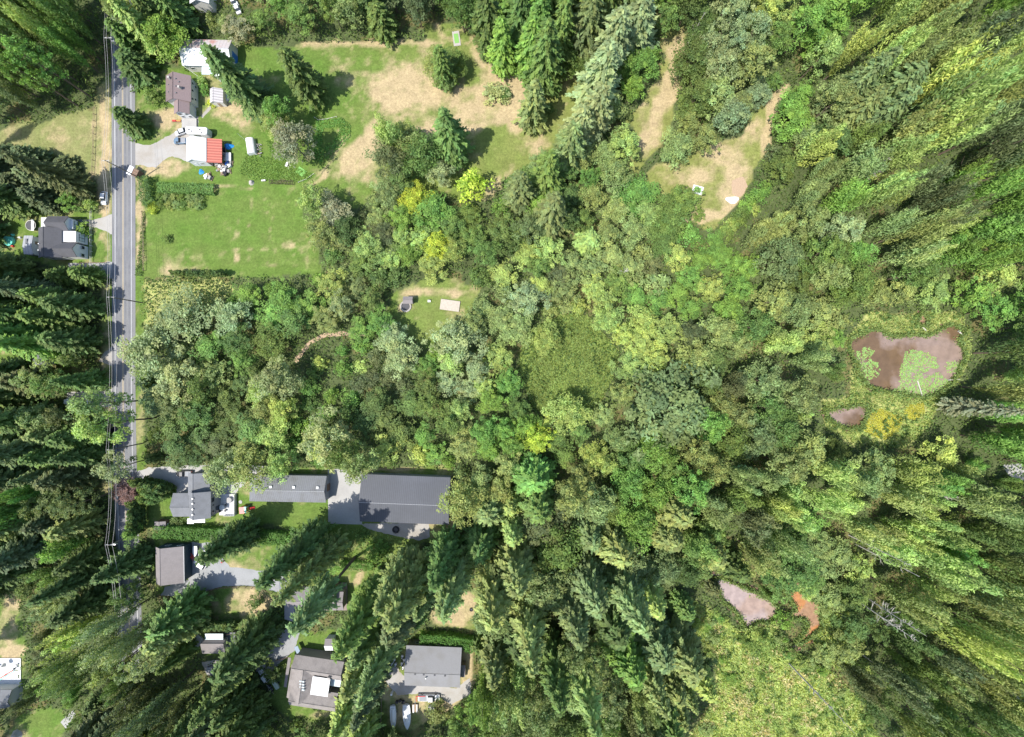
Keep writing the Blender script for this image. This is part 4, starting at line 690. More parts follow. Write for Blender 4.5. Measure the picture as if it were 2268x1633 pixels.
CL = np.zeros((1640, 2270), bool); cyy, cxx = np.mgrid[0:1640, 0:2270].astype(float)
for p in CLEAR: CL |= inpoly(cxx, cyy, p)
HB = CL.copy()
for p in HARD + WATER: HB |= inpoly(cxx, cyy, p)
def base_bad(x, y):
    xi, yi = int(round(x)), int(round(y))
    return 0 <= xi < 2270 and 0 <= yi < 1640 and bool(HB[yi, xi])
def clear_at(x, y):
    xi, yi = int(round(x)), int(round(y))
    if xi < 0 or yi < 0 or xi >= 2270 or yi >= 1640: return False
    return bool(CL[yi, xi])
def fill():
    rs = random.Random(77); grid = {}
    def near(x, y, dmin):
        gx_, gy_ = int(x // 40), int(y // 40)
        for a in (-2, -1, 0, 1, 2):
            for b in (-2, -1, 0, 1, 2):
                for (u, v, rr) in grid.get((gx_ + a, gy_ + b), ()):
                    if (u - x) ** 2 + (v - y) ** 2 < (max(dmin, rr)) ** 2: return True
        return False
    for t in TREES:
        rr = t['r'] * S * 0.95; grid.setdefault((int(t['bx'] // 40), int(t['by'] // 40)), []).append((t['bx'], t['by'], rr))
    for _ in range(26000):
        x = rs.uniform(-15, 2283); y = rs.uniform(-15, 1648)
        # look up the seed from where the mid crown appears
        ax, ay = apex(x, y, 12); k = ((sd_xy[:, 0] - ax - rs.uniform(-22, 22)) ** 2 + (sd_xy[:, 1] - ay - rs.uniform(-22, 22)) ** 2).argmin()
        s = SEEDS[k]; h = s[4] * rs.uniform(0.68, 1.2); r = s[5] * rs.uniform(0.8, 1.2)
        if s[2] == 'poplar': r *= 0.95
        if s[2] == 'poplar' and x > 1550: h *= 1.28
        if s[2] in ('fir', 'cedar'): r *= 1.2
        if s[2] == 'fir' and 700 < x < 1600 and y > 1180: h *= 1.22; r *= 1.12
        if s[2] == 'alder' and x > 1650: r *= 1.12
        if 170 < x < 250 and 560 < y < 1250: h = min(h, 17)
        dmin = r * S * {'fir': 1.14, 'cedar': 1.14, 'poplar': 1.45 if x > 1550 else 1.22}.get(s[2], 1.18)
        if near(x, y, dmin): continue
        if any(base_bad(x + dx, y + dy) for dx, dy in ((0, 0), (8, 0), (-8, 0), (0, 8), (0, -8))): continue
        ok = True
        for attempt in range(3):
            ok = True
            for tt in (0.25, 0.45, 0.65, 0.85, 0.97):
                qx, qy = apex(x, y, h * tt); w = r * S * (0.85 if s[2] not in ('fir', 'cedar') else 0.85 * (1 - tt))
                if any(clear_at(qx + dx * w, qy + dy * w) for dx, dy in ((1, 0), (-1, 0), (0, 1), (0, -1), (0, 0))): ok = False; break
            if ok: break
            h *= 0.6; r *= 0.75
        if not ok or h < 2.5: continue
        ax, ay = apex(x, y, h * 0.9)
        bxx, byy = apex(x, y, h * 0.1)
        if (bxx < -25 or bxx > 2293 or byy < -25 or byy > 1658): continue
        ck = s[3]
        if rs.random() < 0.27: ck = rs.choice({'DG': ['MG', 'OD'], 'MG': ['DG', 'LG', 'OG'], 'LG': ['MG', 'YG'], 'OG': ['MG', 'YG', 'OD'], 'YG': ['LG', 'OG'], 'BG': ['MG', 'DG'], 'SG': ['BG', 'OG'], 'OD': ['DG', 'OG'], 'GB': ['OG', 'SG'], 'YY': ['YG', 'YG'], 'PU': ['PU', 'PU']}[ck])
        kd = s[2]
        if kd != 'bush' and h < 5: kd = 'bush'
        grid.setdefault((int(x // 40), int(y // 40)), []).append((x, y, dmin))
        add_tree(kd, x, y, h, r, ck)
fill()

# ------------------------------------------------------------------ labels for the filled trees
LMK = [(70, 20, 'the top left corner'), (60, 270, 'the mown meadow'), (234, 441, 'the white parked car'), (130, 525, 'the grey-roofed west house'), (22, 535, 'the teal pool'), (92, 798, 'the hidden grey shed'), (175, 888, 'the white trailer'), (261, 948, 'the black truck'),
 (240, 1208, 'the lowest power pole'), (242, 997, 'the power pole by the truck'), (243, 658, 'the middle power pole'), (232, 355, 'the longest power pole'), (237, 82, 'the top power pole'), (20, 1485, 'the white patio'), (148, 1595, 'the pale slab'), (10, 1350, 'the dry left lawn'), (7, 886, 'the blue tarp at the left edge'),
 (380, 1250, 'the brown-roofed workshop'), (474, 1430, 'the pale blue roof'), (475, 1480, 'the grey pickup'), (588, 1493, 'the white car by the boat'), (700, 1510, 'the weathered roof'), (690, 1325, 'the hidden house'), (960, 1475, 'the grey workshop roof'), (895, 1590, 'the two white boats'), (950, 1543, 'the white pickup'),
 (455, 118, 'the white barn'), (500, 5, 'the top roofs'), (740, 300, 'the garden bed'), (700, 235, 'the lone field fir'), (1013, 88, 'the stone pad'), (930, 345, 'the central clump'), (1050, 425, 'the golden cypress'), (1178, 270, 'the lone blue cedar'), (1495, 95, 'the narrow glade'), (1540, 420, 'the lower glade'), (1725, 200, 'the lower glade tip'),
 (425, 1100, 'the grey house'), (635, 1080, 'the long metal roof'), (895, 1105, 'the dark barn'), (1030, 1350, 'the dirt clearing'), (1650, 1340, 'the pink pond'), (1785, 1360, 'the orange pond'), (2010, 790, 'the lily pond'), (1950, 940, 'the yellow bog'), (2050, 700, 'the small rusty pool'), (1960, 1360, 'the twin dead snags'), (1840, 1560, 'the long dead snag'), (2250, 1610, 'the bottom right corner'), (2250, 20, 'the top right corner'),
 (950, 690, 'the picnic clearing'), (720, 750, 'the dirt path'), (410, 770, 'the silvery willows'), (1260, 810, 'the reeds'), (1455, 900, 'the giant cottonwood'), (1300, 250, 'the silvery firs'), (1190, 130, 'the top centre firs'), (1640, 1560, 'the marsh'), (2160, 910, 'the grey dead fir'), (1200, 1600, 'the bottom centre edge'), (2250, 420, 'the right edge'), (2250, 1045, 'the pale pool at the right edge'), (1950, 1160, 'the lower right woods'), (1250, 1250, 'the big southern maples'), (2000, 300, 'the upper right woods'), (1850, 550, 'the right hand maples'), (300, 1560, 'the road at the bottom'), (620, 860, 'the silvery tree below the path'), (1370, 590, 'the fallen grey trees')]
lm_xy = np.array([(a, b) for a, b, c in LMK], float)
ORD = ['nearest', 'second nearest', 'third nearest', 'fourth nearest', 'fifth nearest', 'sixth nearest', 'seventh nearest', 'eighth nearest', 'ninth nearest', 'tenth nearest', 'eleventh nearest', 'twelfth nearest', 'thirteenth nearest', 'fourteenth nearest', 'fifteenth nearest', 'sixteenth nearest']
buckets = {}
for t in TREES:
    if t['label']: continue
    ax, ay = apex(t['bx'], t['by'], t['h'] * 0.6); dd = np.hypot(lm_xy[:, 0] - ax, lm_xy[:, 1] - ay); k = int(dd.argmin())
    dx, dy = ax - LMK[k][0], ay - LMK[k][1]
    side_ = ('right of' if dx > 0 else 'left of') if abs(dx) > abs(dy) else ('below' if dy > 0 else 'above')
    sz = 'tall' if t['h'] > 21 else ('small' if t['h'] < 9 else '')
    look = (sz + ' ' + PAL[t['ck']][1] + ' ' + KIND[t['kind']]['noun']).strip()
    buckets.setdefault((look, side_, k), []).append((dd[k], t))
for (look, side_, k), lst in buckets.items():
    lst.sort(key=lambda q: q[0])
    for i, (dist, t) in enumerate(lst):
        if len(lst) == 1: t['label'] = '%s %s %s' % (look, side_, LMK[k][2])
        else: t['label'] = '%s, %s %s %s' % (look, ORD[min(i, 15)], side_, LMK[k][2])
GRP = {'fir': 'firs of the woods', 'barefir': 'firs of the woods', 'cedar': 'cedars of the woods', 'maple': 'maples of the woods', 'alder': 'alders of the woods', 'poplar': 'poplars of the woods', 'bush': 'bushes of the woods', 'column': 'columnar cedars of the hedge rows'}
def plant(t, seed):
    rs = random.Random(seed); K = KIND[t['kind']]; x, y, _ = W(t['bx'], t['by'])
    root = thing(K['name'], t['label'], K['cat'], (x, y, 0), rs.uniform(0, 6.28), t.get('group') or GRP[t['kind']])
    sx = t['r'] / K['r']; sz = t['h'] / K['h']
    cr = bpy.data.objects.new('crown', rs.choice(K['crowns'])); col.objects.link(cr); cr.parent = root; cr.scale = (sx * rs.uniform(.92, 1.08), sx * rs.uniform(.92, 1.08), sz)
    if t['kind'] == 'maple' and t['r'] > 9: cr.scale = (sx, sx, sz)
    j = rs.uniform(0.86, 1.16); c = PAL[t['ck']][0]; hue = rs.uniform(-.1, .1)
    cr.color = (min(1, c[0] * j * (1 + hue)), min(1, c[1] * j), min(1, c[2] * j * (1 - hue)), 1)
    tr = bpy.data.objects.new('trunk', K['trunk']); col.objects.link(tr); tr.parent = root; tr.scale = (min(1.6, max(.5, sz)),) * 2 + (sz,)
    return root
cnt = {}
for i, t in enumerate(TREES):
    plant(t, i + 1000); cnt[t['kind']] = cnt.get(t['kind'], 0) + 1
print('TREES', cnt, sum(cnt.values()), 'maxord', max(len(v) for v in buckets.values()))
# columnar hedge rows (each tree its own thing; nothing tells them apart within a row)
ORDN = ['first', 'second', 'third', 'fourth', 'fifth', 'sixth', 'seventh', 'eighth', 'ninth', 'tenth', 'eleventh', 'twelfth', 'thirteenth', 'fourteenth', 'fifteenth', 'sixteenth', 'seventeenth', 'eighteenth', 'nineteenth']
def hedge_row(pts, n, h, ck, label, group, r=0.8):
    P = [Vector(p) for p in pts]; seg = [(P[i + 1] - P[i]).length for i in range(len(P) - 1)]; tot = sum(seg)
    for i in range(n):
        dd = tot * i / max(1, n - 1); k = 0
        while k < len(seg) - 1 and dd > seg[k]: dd -= seg[k]; k += 1
        p = P[k].lerp(P[k + 1], min(1, dd / seg[k]))
        plant(dict(kind='column', bx=p.x + R.uniform(-.6, .6), by=p.y + R.uniform(-.6, .6), h=h * R.uniform(.88, 1.1), r=r * R.uniform(.9, 1.15), ck=ck, label=label % ORDN[i], group=group), 9000 + i)
hedge_row([(327, 1104), (327, 1166)], 14, 7.5, 'DG', 'slim dark columnar cedar, %s from the top of the roadside row', 'columnar cedars in the row beside the road', 1.0)
hedge_row([(333, 1058), (352, 1064), (372, 1070), (392, 1077)], 13, 7.5, 'DG', 'slim columnar cedar, %s from the left below the concrete driveway', 'columnar cedars below the concrete driveway', 1.15)
hedge_row([(345, 1078), (365, 1086), (385, 1092)], 9, 7, 'MG', 'slim mid green columnar cedar, %s from the left in the middle lawn row', 'columnar cedars in the middle of the lawn group', 1.2)
hedge_row([(340, 1096), (352, 1100), (364, 1101)], 5, 6.5, 'MG', 'slim mid green columnar cedar, %s from the left in the lowest lawn row', 'columnar cedars in the lowest short row', 1.0)
hedge_row([(402, 609), (505, 611)], 13, 4.6, 'DG', 'thin dark columnar cedar, %s from the left at the bottom of the left lawn', 'columnar cedars at the bottom of the left lawn', 0.7)
hedge_row([(466, 1374), (529, 1374)], 12, 5.0, 'DG', 'dense dark columnar cedar, %s from the left above the pale blue roof', 'columnar cedars above the pale blue roof', 1.1)

# ------------------------------------------------------------------ scattered low cover (nobody could count it)
def scatter(name, polys, n, zmax, ls, color, label, excl=(), seed=1, up=0.6, long=1.0, tuft=1, palette=None, gate=None):
    rs = np.random.RandomState(seed)
    if polys is None:
        x = rs.uniform(-60, 2330, n); y = rs.uniform(-60, 1700, n); ok = np.ones(n, bool)
    else:
        xs = [p[0] for q in polys for p in q]; ys = [p[1] for q in polys for p in q]
        x = rs.uniform(min(xs), max(xs), n); y = rs.uniform(min(ys), max(ys), n); ok = np.zeros(n, bool)
        for q in polys: ok |= inpoly(x, y, q)
    jx_ = (fbm(x / 25, y / 25, 13) - 0.5) * 16; jy_ = (fbm(x / 25, y / 25, 14) - 0.5) * 16
    for q in excl: ok &= ~inpoly(x + jx_, y + jy_, q)
    if gate: ok &= fbm(x / gate[0], y / gate[0], seed + 21) > gate[1]
    x, y = x[ok], y[ok]; m = len(x)
    if tuft > 1:
        x = np.repeat(x, tuft) + rs.normal(size=m * tuft) * 2.2; y = np.repeat(y, tuft) + rs.normal(size=m * tuft) * 2.2; m *= tuft
        for q in WATER: 
            k = ~inpoly(x, y, q); x, y = x[k], y[k]
        m = len(x)
    mound = fbm(x / 18, y / 18, seed + 3) ** 1.5 * zmax * 1.6
    P = np.stack([(x - CX) / S, (CY - y) / S, mound * rs.uniform(0.35, 1.0, m) + 0.08], -1)
    N = rs.normal(size=(m, 3)) * 0.5 + np.array([0, 0, up]); T = rs.normal(size=(m, 3)) + np.array([0, 0, long - 1])
    v = rvar(m, rs, 0.7, 1.3, 0.10); big = fbm(x / 40, y / 40, seed + 9)
    v = v * (0.7 + 0.6 * big[:, None])
    if palette is not None: v = v * (np.array(palette[0])[None] * (1 - big[:, None]) + np.array(palette[1])[None] * big[:, None])
    V, vv = kites(P, N, T, rs.uniform(.8, 1.4, m) * ls * long, rs.uniform(.4, .75, m) * ls / max(1, long * 0.6), v)
    o = bpy.data.objects.new(name, leaf_mesh(name, V, vv)); col.objects.link(o); o.color = (*color, 1); tag(o, label, name.replace('_', ' '), kind='stuff'); return o
bld_ex = []
EXA = LAWN + WATER + HARD + [MARSH, NMARSH]
scatter('undergrowth', None, 190000, 2.2, 0.8, (0.105, 0.165, 0.052), 'dense dark green undergrowth on the forest floor between the trees', EXA, 3, palette=((0.8, 0.9, 0.8), (1.5, 1.3, 1.0)))
scatter('marsh_grass', [MARSH, [(1820, 1300), (1900, 1380), (1930, 1500), (1830, 1470), (1800, 1420)]], 16000, 0.9, 0.6, (0.38, 0.46, 0.14), 'tussocky yellow-green marsh grass around the pink and orange ponds', WATER, 4, up=0.5, long=1.6, tuft=4, palette=((0.75, 0.95, 0.8), (1.35, 1.15, 1.3)))
scatter('marsh_tussocks', [MARSH, NMARSH], 9000, 1.6, 0.7, (0.14, 0.22, 0.06), 'dark green tussocks scattered through the marsh', WATER, 14, up=0.4, long=1.7, tuft=5, gate=(14, 0.53))
scatter('dry_sedge', [MARSH], 9000, 1.1, 0.6, (0.56, 0.50, 0.24), 'tan dry sedge patches in the marsh', WATER, 15, long=1.5, tuft=4, gate=(20, 0.55))
scatter('pond_reeds', [NMARSH], 9000, 0.8, 0.5, (0.30, 0.37, 0.11), 'pale green reeds fringing the brown lily pond', WATER + [BOG1, BOG2], 5, long=1.6, tuft=3)
scatter('bog_moss', [BOG1, BOG2], 9000, 0.35, 0.4, (0.48, 0.46, 0.07), 'bright yellow bog moss below the lily pond', WATER, 6)
scatter('reed_bed', [REEDS], 22000, 1.0, 0.5, (0.26, 0.34, 0.09), 'bright green reed bed left of the giant cottonwood', (), 7, long=1.7, tuft=2)
scatter('bramble_patch', [BRAMBLE, [(800, 1166), (960, 1180), (950, 1240), (760, 1230), (700, 1185)]], 16000, 1.5, 0.55, (0.16, 0.26, 0.08), 'low green bramble patch', HARD, 8)
scatter('garden_plants', [[(545, 340), (600, 350), (690, 385), (690, 402), (640, 404), (560, 400), (530, 385)], [(590, 310), (660, 330), (655, 370), (600, 350)]], 5000, 0.7, 0.4, (0.19, 0.31, 0.07), 'green vegetable plants in the garden plot', (), 9)
scatter('garden_bed_plants', [[(700, 268), (760, 262), (778, 280), (776, 305), (745, 335), (712, 365), (690, 350), (697, 310)]], 4200, 0.5, 0.4, (0.15, 0.31, 0.07), 'lush green plants ringing the teardrop garden bed', [[(715, 285), (750, 285), (752, 300), (735, 318), (718, 330), (714, 300)]], 10)
scatter('hedge_foliage', [[(301, 612), (318, 612), (322, 470), (318, 470)]], 1500, 0.8, 0.4, (0.11, 0.19, 0.05), 'weedy strip along the fence beside the road', (), 12)
def shore():
    rs = np.random.RandomState(31); X = []; Y = []
    for poly in (P1, P1B, P2, P3, P4, P5):
        for i in range(len(poly)):
            a, b = np.array(poly[i]), np.array(poly[(i + 1) % len(poly)]); n = int(np.linalg.norm(b - a) * 16); t = rs.rand(n); g = fbm(t * 7 + i * 9.3, t * 0 + 1, 5); p = a + (b - a) * t[:, None]; w = (rs.rand(n) ** 1.7) * 9 * g * 1.8
            nn = rs.normal(size=(n, 2)); X.append(p[:, 0] + nn[:, 0] * w * .6); Y.append(p[:, 1] + nn[:, 1] * w * .6)
    x, y = np.concatenate(X), np.concatenate(Y); m = len(x); P = np.stack([(x - CX) / S, (CY - y) / S, rs.rand(m) ** 1.4 * 1.1 + .05], -1)
    V, vv = kites(P, rs.normal(size=(m, 3)) * .7 + np.array([0, 0, .5]), rs.normal(size=(m, 3)) + np.array([0, 0, .8]), rs.uniform(.5, 1.1, m), rs.uniform(.2, .4, m), rvar(m, rs, .5, 1.3, .15))
    o = bpy.data.objects.new('shore_plants', leaf_mesh('shore_plants', V, vv)); col.objects.link(o); o.color = (0.22, 0.30, 0.09, 1); tag(o, 'ragged green and brown plants along the pond shores', 'shore plants', kind='stuff')
shore()
# lily pads
def lily():
    rs = np.random.RandomState(12); n = 9000; x = rs.uniform(1880, 2130, n); y = rs.uniform(765, 900, n); ok = np.zeros(n, bool)
    A = [[(1898, 778), (1915, 772), (1935, 775), (1930, 790), (1915, 800), (1900, 802)], [(1898, 810), (1925, 797), (1945, 805), (1950, 825), (1940, 838), (1915, 840), (1918, 860), (1898, 858)],
         [(2000, 790), (2010, 780), (2035, 776), (2060, 780), (2075, 800), (2075, 815), (2050, 822), (2060, 830), (2085, 828), (2098, 840), (2100, 860), (2070, 875), (2040, 880), (1980, 890), (1975, 868), (1995, 855), (1988, 830), (1998, 805)], [(2094, 802), (2108, 798), (2124, 806), (2124, 822), (2110, 830), (2096, 822)]]
    jx_ = (fbm(x / 9, y / 9, 3) - .5) * 16; jy_ = (fbm(x / 9, y / 9, 4) - .5) * 16
    for q in A: ok |= inpoly(x + jx_, y + jy_, q)
    ok &= fbm(x / 6, y / 6, 8) > 0.33
    x, y = x[ok], y[ok]; m = len(x)
    P = np.stack([(x - CX) / S, (CY - y) / S, 0.045 + rs.rand(m) * 0.05], -1)
    N = rs.normal(size=(m, 3)) * 0.06 + np.array([0, 0, 1]); V, vv = kites(P, N, rs.normal(size=(m, 3)), rs.uniform(.35, .6, m), rs.uniform(.35, .55, m), rvar(m, rs, .75, 1.25, .12))
    o = bpy.data.objects.new('lily_pads', leaf_mesh('lily_pads', V, vv)); col.objects.link(o); o.color = (0.30, 0.46, 0.14, 1); tag(o, 'light green lily pads floating on the brown pond', 'lily pads', kind='stuff')
lily()

# ------------------------------------------------------------------ hedges and crop rows
def hedge(name, label, cat, pts, width, h, color, dens=26, ls=0.42, seed=1, group=None):
    rs = np.random.RandomState(seed); P = []; N = []
    for i in range(len(pts) - 1):
        a = np.array(W(*pts[i])[:2]); b = np.array(W(*pts[i + 1])[:2]); L = np.linalg.norm(b - a); t = (b - a) / L; s = np.array([-t[1], t[0]])
        n = int(L * (width + 2 * h) * dens); u = rs.uniform(-0.3, L + 0.3, n); w = rs.uniform(-1, 1, n)
        edge = rs.rand(n) < (2 * h) / (2 * h + width); v = np.where(edge, np.sign(w) * rs.uniform(.8, 1.05, n), w) * width / 2
        bump_ = 1 + 0.25 * (fbm(u / 1.2 + 50 * i, w * 2, seed) - 0.5) * 2
        z = np.where(edge, rs.uniform(0.05, 1, n) * h, h * rs.uniform(.85, 1.1, n)) * bump_
        p = a[None] + u[:, None] * t[None] + (v * bump_)[:, None] * s[None]
        P.append(np.concatenate([p, z[:, None]], 1)); nn = np.where(edge, np.sign(w), 0)[:, None] * np.concatenate([s, [0]])[None] + np.where(edge, 0.5, 1)[:, None] * np.array([0, 0, 1])[None]; N.append(nn + rs.normal(size=(n, 3)) * .35)
    P = np.concatenate(P); N = np.concatenate(N); n = len(P); o0 = P[:, :2].mean(0); P[:, :2] -= o0
    big = fbm(P[:, 0] / 1.5, P[:, 1] / 1.5, seed + 4)[:, None]
    V, vv = kites(P, N, rs.normal(size=(n, 3)), rs.uniform(.7, 1.3, n) * ls, rs.uniform(.4, .7, n) * ls, rvar(n, rs, .75, 1.25, .1) * (0.75 + 0.5 * big))
    o = bpy.data.objects.new(name, leaf_mesh(name, V, vv)); col.objects.link(o); o.location = (o0[0], o0[1], 0); o.color = (*color, 1); return tag(o, label, cat, group)
hedge('crop_row', 'bright green corn rows in a long rectangle above the dark berry bushes', 'crop', [(357, 419), (478, 423)], 3.4, 1.6, (0.15, 0.27, 0.07), seed=3, ls=0.55)
hedge('hedge', 'tall green roadside hedge left of the corn rows', 'hedge', [(331, 400), (335, 445), (345, 456)], 3.8, 2.6, (0.10, 0.18, 0.055), seed=4)
hedge('hedge', 'long clipped laurel hedge below the grey two-storey house', 'hedge', [(358, 1172), (460, 1176), (560, 1182), (640, 1188)], 4.0, 3.0, (0.10, 0.21, 0.04), seed=5, ls=0.5)
hedge('hedge', 'bright green laurel hedge along the back of the grey workshop', 'hedge', [(935, 1408), (1000, 1411), (1050, 1420)], 4.2, 3.0, (0.10, 0.22, 0.04), seed=6, ls=0.5)
hedge('hedge', 'short bright green hedge at the top of the small lawn by the leaning trunk', 'hedge', [(745, 1247), (828, 1250)], 2.8, 2.0, (0.12, 0.24, 0.045), seed=7, ls=0.45)
hedge('hedge', 'flowering low hedge along the bottom of the garden plot', 'hedge', [(600, 404), (650, 406)], 1.2, 0.8, (0.14, 0.14, 0.07), seed=8, ls=0.35)
for i, (x, y) in enumerate([(360, 440), (376, 441), (393, 440), (410, 441), (427, 441), (443, 443), (364, 456), (381, 457), (398, 457), (415, 456), (432, 457), (446, 458)]):
    plant(dict(kind='bush', bx=x, by=y, h=1.9, r=1.75, ck='OG' if i % 3 else 'MG', label='berry bush, %s from the left in the %s row below the corn' % (ORDN[i % 6], 'upper' if i < 6 else 'lower'), group='berry bushes below the corn'), 5000 + i)

# ------------------------------------------------------------------ buildings
def window(root, face, u, z, w, h, dims, mat_f='white', name='window'):
    """face N/S/E/W of a wall box with half sizes hx, hy; u along the wall"""
    hx, hy = dims; e = 0.03; f = MB(); g = MB()
    def put(mb, a0, a1, z0, z1, o0, o1):
        if face == 'S': mb.box(a0, a1, -hy - o1, -hy - o0, z0, z1)
        elif face == 'N': mb.box(a0, a1, hy + o0, hy + o1, z0, z1)
        elif face == 'E': mb.box(hx + o0, hx + o1, a0, a1, z0, z1)
        else: mb.box(-hx - o1, -hx - o0, a0, a1, z0, z1)
    t = 0.09
    put(f, u - w / 2, u + w / 2, z, z + t, 0.004, .07); put(f, u - w / 2, u + w / 2, z + h - t, z + h, 0.004, .07)
    put(f, u - w / 2, u - w / 2 + t, z + t, z + h - t, 0.004, .07); put(f, u + w / 2 - t, u + w / 2, z + t, z + h - t, 0.004, .07)
    put(g, u - w / 2 + t, u + w / 2 - t, z + t, z + h - t, 0.006, .035)
    o = f.build(name, M[mat_f], root); g.build('pane', M['glass'], o)
def door(root, face, u, w, h, dims, m='white', z=0.02):
    hx, hy = dims; d_ = MB(); hd = MB()
    if face == 'S': d_.box(u - w / 2, u + w / 2, -hy - .06, -hy - .004, z, h); hd.box(u + w * .35, u + w * .35 + .08, -hy - .12, -hy - .06, 1.0, 1.1)
    elif face == 'N': d_.box(u - w / 2, u + w / 2, hy + .004, hy + .06, z, h); hd.box(u + w * .35, u + w * .35 + .08, hy + .06, hy + .12, 1.0, 1.1)
    elif face == 'E': d_.box(hx + .004, hx + .06, u - w / 2, u + w / 2, z, h); hd.box(hx + .06, hx + .12, u + w * .35, u + w * .35 + .08, 1.0, 1.1)
    else: d_.box(-hx - .06, -hx - .004, u - w / 2, u + w / 2, z, h); hd.box(-hx - .12, -hx - .06, u + w * .35, u + w * .35 + .08, 1.0, 1.1)
    o = d_.build('door', M[m], root); hd.build('handle', M['rim'], o)
def gable_parts(root, lx, ly, eave, rise, axis, roofm, wallm, over=0.4, ridge=0.5, ox=0, oy=0, hip=(0, 0), roofm2=None, rname='roof', wname='wall', z0=0.0):
    """roof outline lx * ly centred at (ox,oy) in the root's frame; axis 'x' = ridge runs along x; ridge = fraction across; hip = run-in lengths"""
    th = 0.14; xs = (-lx / 2, lx / 2); ys = (-ly / 2, ly / 2)
    def mk(p): return (ox + p[0], oy + p[1], p[2])
    if axis == 'y':  # build as x and swap
        a, b = ly, lx
    else: a, b = lx, ly
    rp = -b / 2 + b * ridge
    def tr(u, v, z): return mk((u, v, z)) if axis == 'x' else mk((v, u, z))
    E = eave; T = eave + rise
    A, B_, C_, D_ = (-a / 2, -b / 2), (a / 2, -b / 2), (a / 2, b / 2), (-a / 2, b / 2)
    r0, r1 = (-a / 2 + hip[0], rp), (a / 2 - hip[1], rp)
    roofs = []
    def slab(quad, m):
        mb = MB(); n = len(quad); mb.add([tr(*q) for q in quad] + [tr(q[0], q[1], q[2] - th) for q in quad],
            [tuple(range(n)), tuple(range(2 * n - 1, n - 1, -1))] + [(i, n + i, n + (i + 1) % n, (i + 1) % n) for i in range(n)])
        return mb
    s1 = [(A[0], A[1], E), (B_[0], B_[1], E), (r1[0], r1[1], T), (r0[0], r0[1], T)]
    s2 = [(C_[0], C_[1], E), (D_[0], D_[1], E), (r0[0], r0[1], T), (r1[0], r1[1], T)]
    o = slab(s1, roofm); 
    if not roofm2:
        q = slab(s2, roofm); o.add(q.v, q.f)
    if hip[0] > 0: q = slab([(D_[0], D_[1], E), (A[0], A[1], E), (r0[0], r0[1], T)], roofm); o.add(q.v, q.f)
    if hip[1] > 0: q = slab([(B_[0], B_[1], E), (C_[0], C_[1], E), (r1[0], r1[1], T)], roofm); o.add(q.v, q.f)
    # ridge cap
    cap = MB(); cap.tube([tr(r0[0], r0[1], T + 0.02), tr(r1[0], r1[1], T + 0.02)], 0.09, 5); 
    ro = o.build(rname, M[roofm], root)
    if roofm2: slab(s2, roofm2).build(rname, M[roofm2], root)
    cap.build('ridge_cap', M['grey_metal_light' if 'metal' in roofm else roofm], ro)
    # walls: pentagon prism below roof
    ia, ib = a / 2 - over, b / 2 - over; E2 = E - th - 0.02
    def zat(v): return (E + (T - E) * ((v + b / 2) / (rp + b / 2)) if v < rp else E + (T - E) * ((b / 2 - v) / (b / 2 - rp))) - th - 0.03
    wv = []; zs = [(-ib, z0), (ib, z0), (ib, zat(ib)), (rp, zat(rp)), (-ib, zat(-ib))]
    w = MB()
    if hip[0] > 0 or hip[1] > 0:
        w.add([tr(-ia, -ib, z0), tr(ia, -ib, z0), tr(ia, ib, z0), tr(-ia, ib, z0), tr(-ia, -ib, E2), tr(ia, -ib, E2), tr(ia, ib, E2), tr(-ia, ib, E2)], [(0, 1, 5, 4), (1, 2, 6, 5), (2, 3, 7, 6), (3, 0, 4, 7), (4, 5, 6, 7)])
    else:
        w.add([tr(-ia, v, z) for v, z in zs] + [tr(ia, v, z) for v, z in zs], [(0, 1, 2, 3, 4), (9, 8, 7, 6, 5)] + [(i, 5 + i, 5 + (i + 1) % 5, (i + 1) % 5) for i in range(5)])
    w.build(wname, M[wallm], root)
    return ro, (lx / 2 - over, ly / 2 - over)
def rect(x0, y0, x1, y1, z, rot=0):
    """roof outline in plan units as it stands at height z -> centre, size (m)"""
    cx, cy, _ = W((x0 + x1) / 2, (y0 + y1) / 2, z); k = (H - z) / H / S
    return (cx, cy), abs(x1 - x0) * k, abs(y1 - y0) * k
def roof_z(lx, ly, eave, rise, axis, ridge, x, y):
    b = ly if axis == 'x' else lx; v = y if axis == 'x' else x; rp = -b / 2 + b * ridge
    return eave + rise * ((v + b / 2) / (rp + b / 2) if v < rp else (b / 2 - v) / (b / 2 - rp))
def vents(root, pts, args, m='white', s=0.35, h=0.35, name='roof_vent'):
    for (x, y) in pts:
        z = roof_z(*args, x, y); mb = MB(); mb.box(x - s / 2, x + s / 2, y - s / 2, y + s / 2, z - 0.1, z + h); mb.build(name, M[m], root, bevel=0.03)
def slabp(root, name, x0, x1, y0, y1, z, th, m): return MB().box(x0, x1, y0, y1, z - th, z).build(name, M[m], root)
def local(root, px, py, z=0):
    x, y, _ = W(px, py, z); v = Matrix.Rotation(-root.rotation_euler[2], 2) @ Vector((x - root.location[0], y - root.location[1])); return v.x, v.y
def B(name, label, cat, r, z, rot=0):
    c, lx, ly = rect(*r, z); return thing(name, label, cat, (c[0], c[1], 0), math.radians(rot)), lx, ly

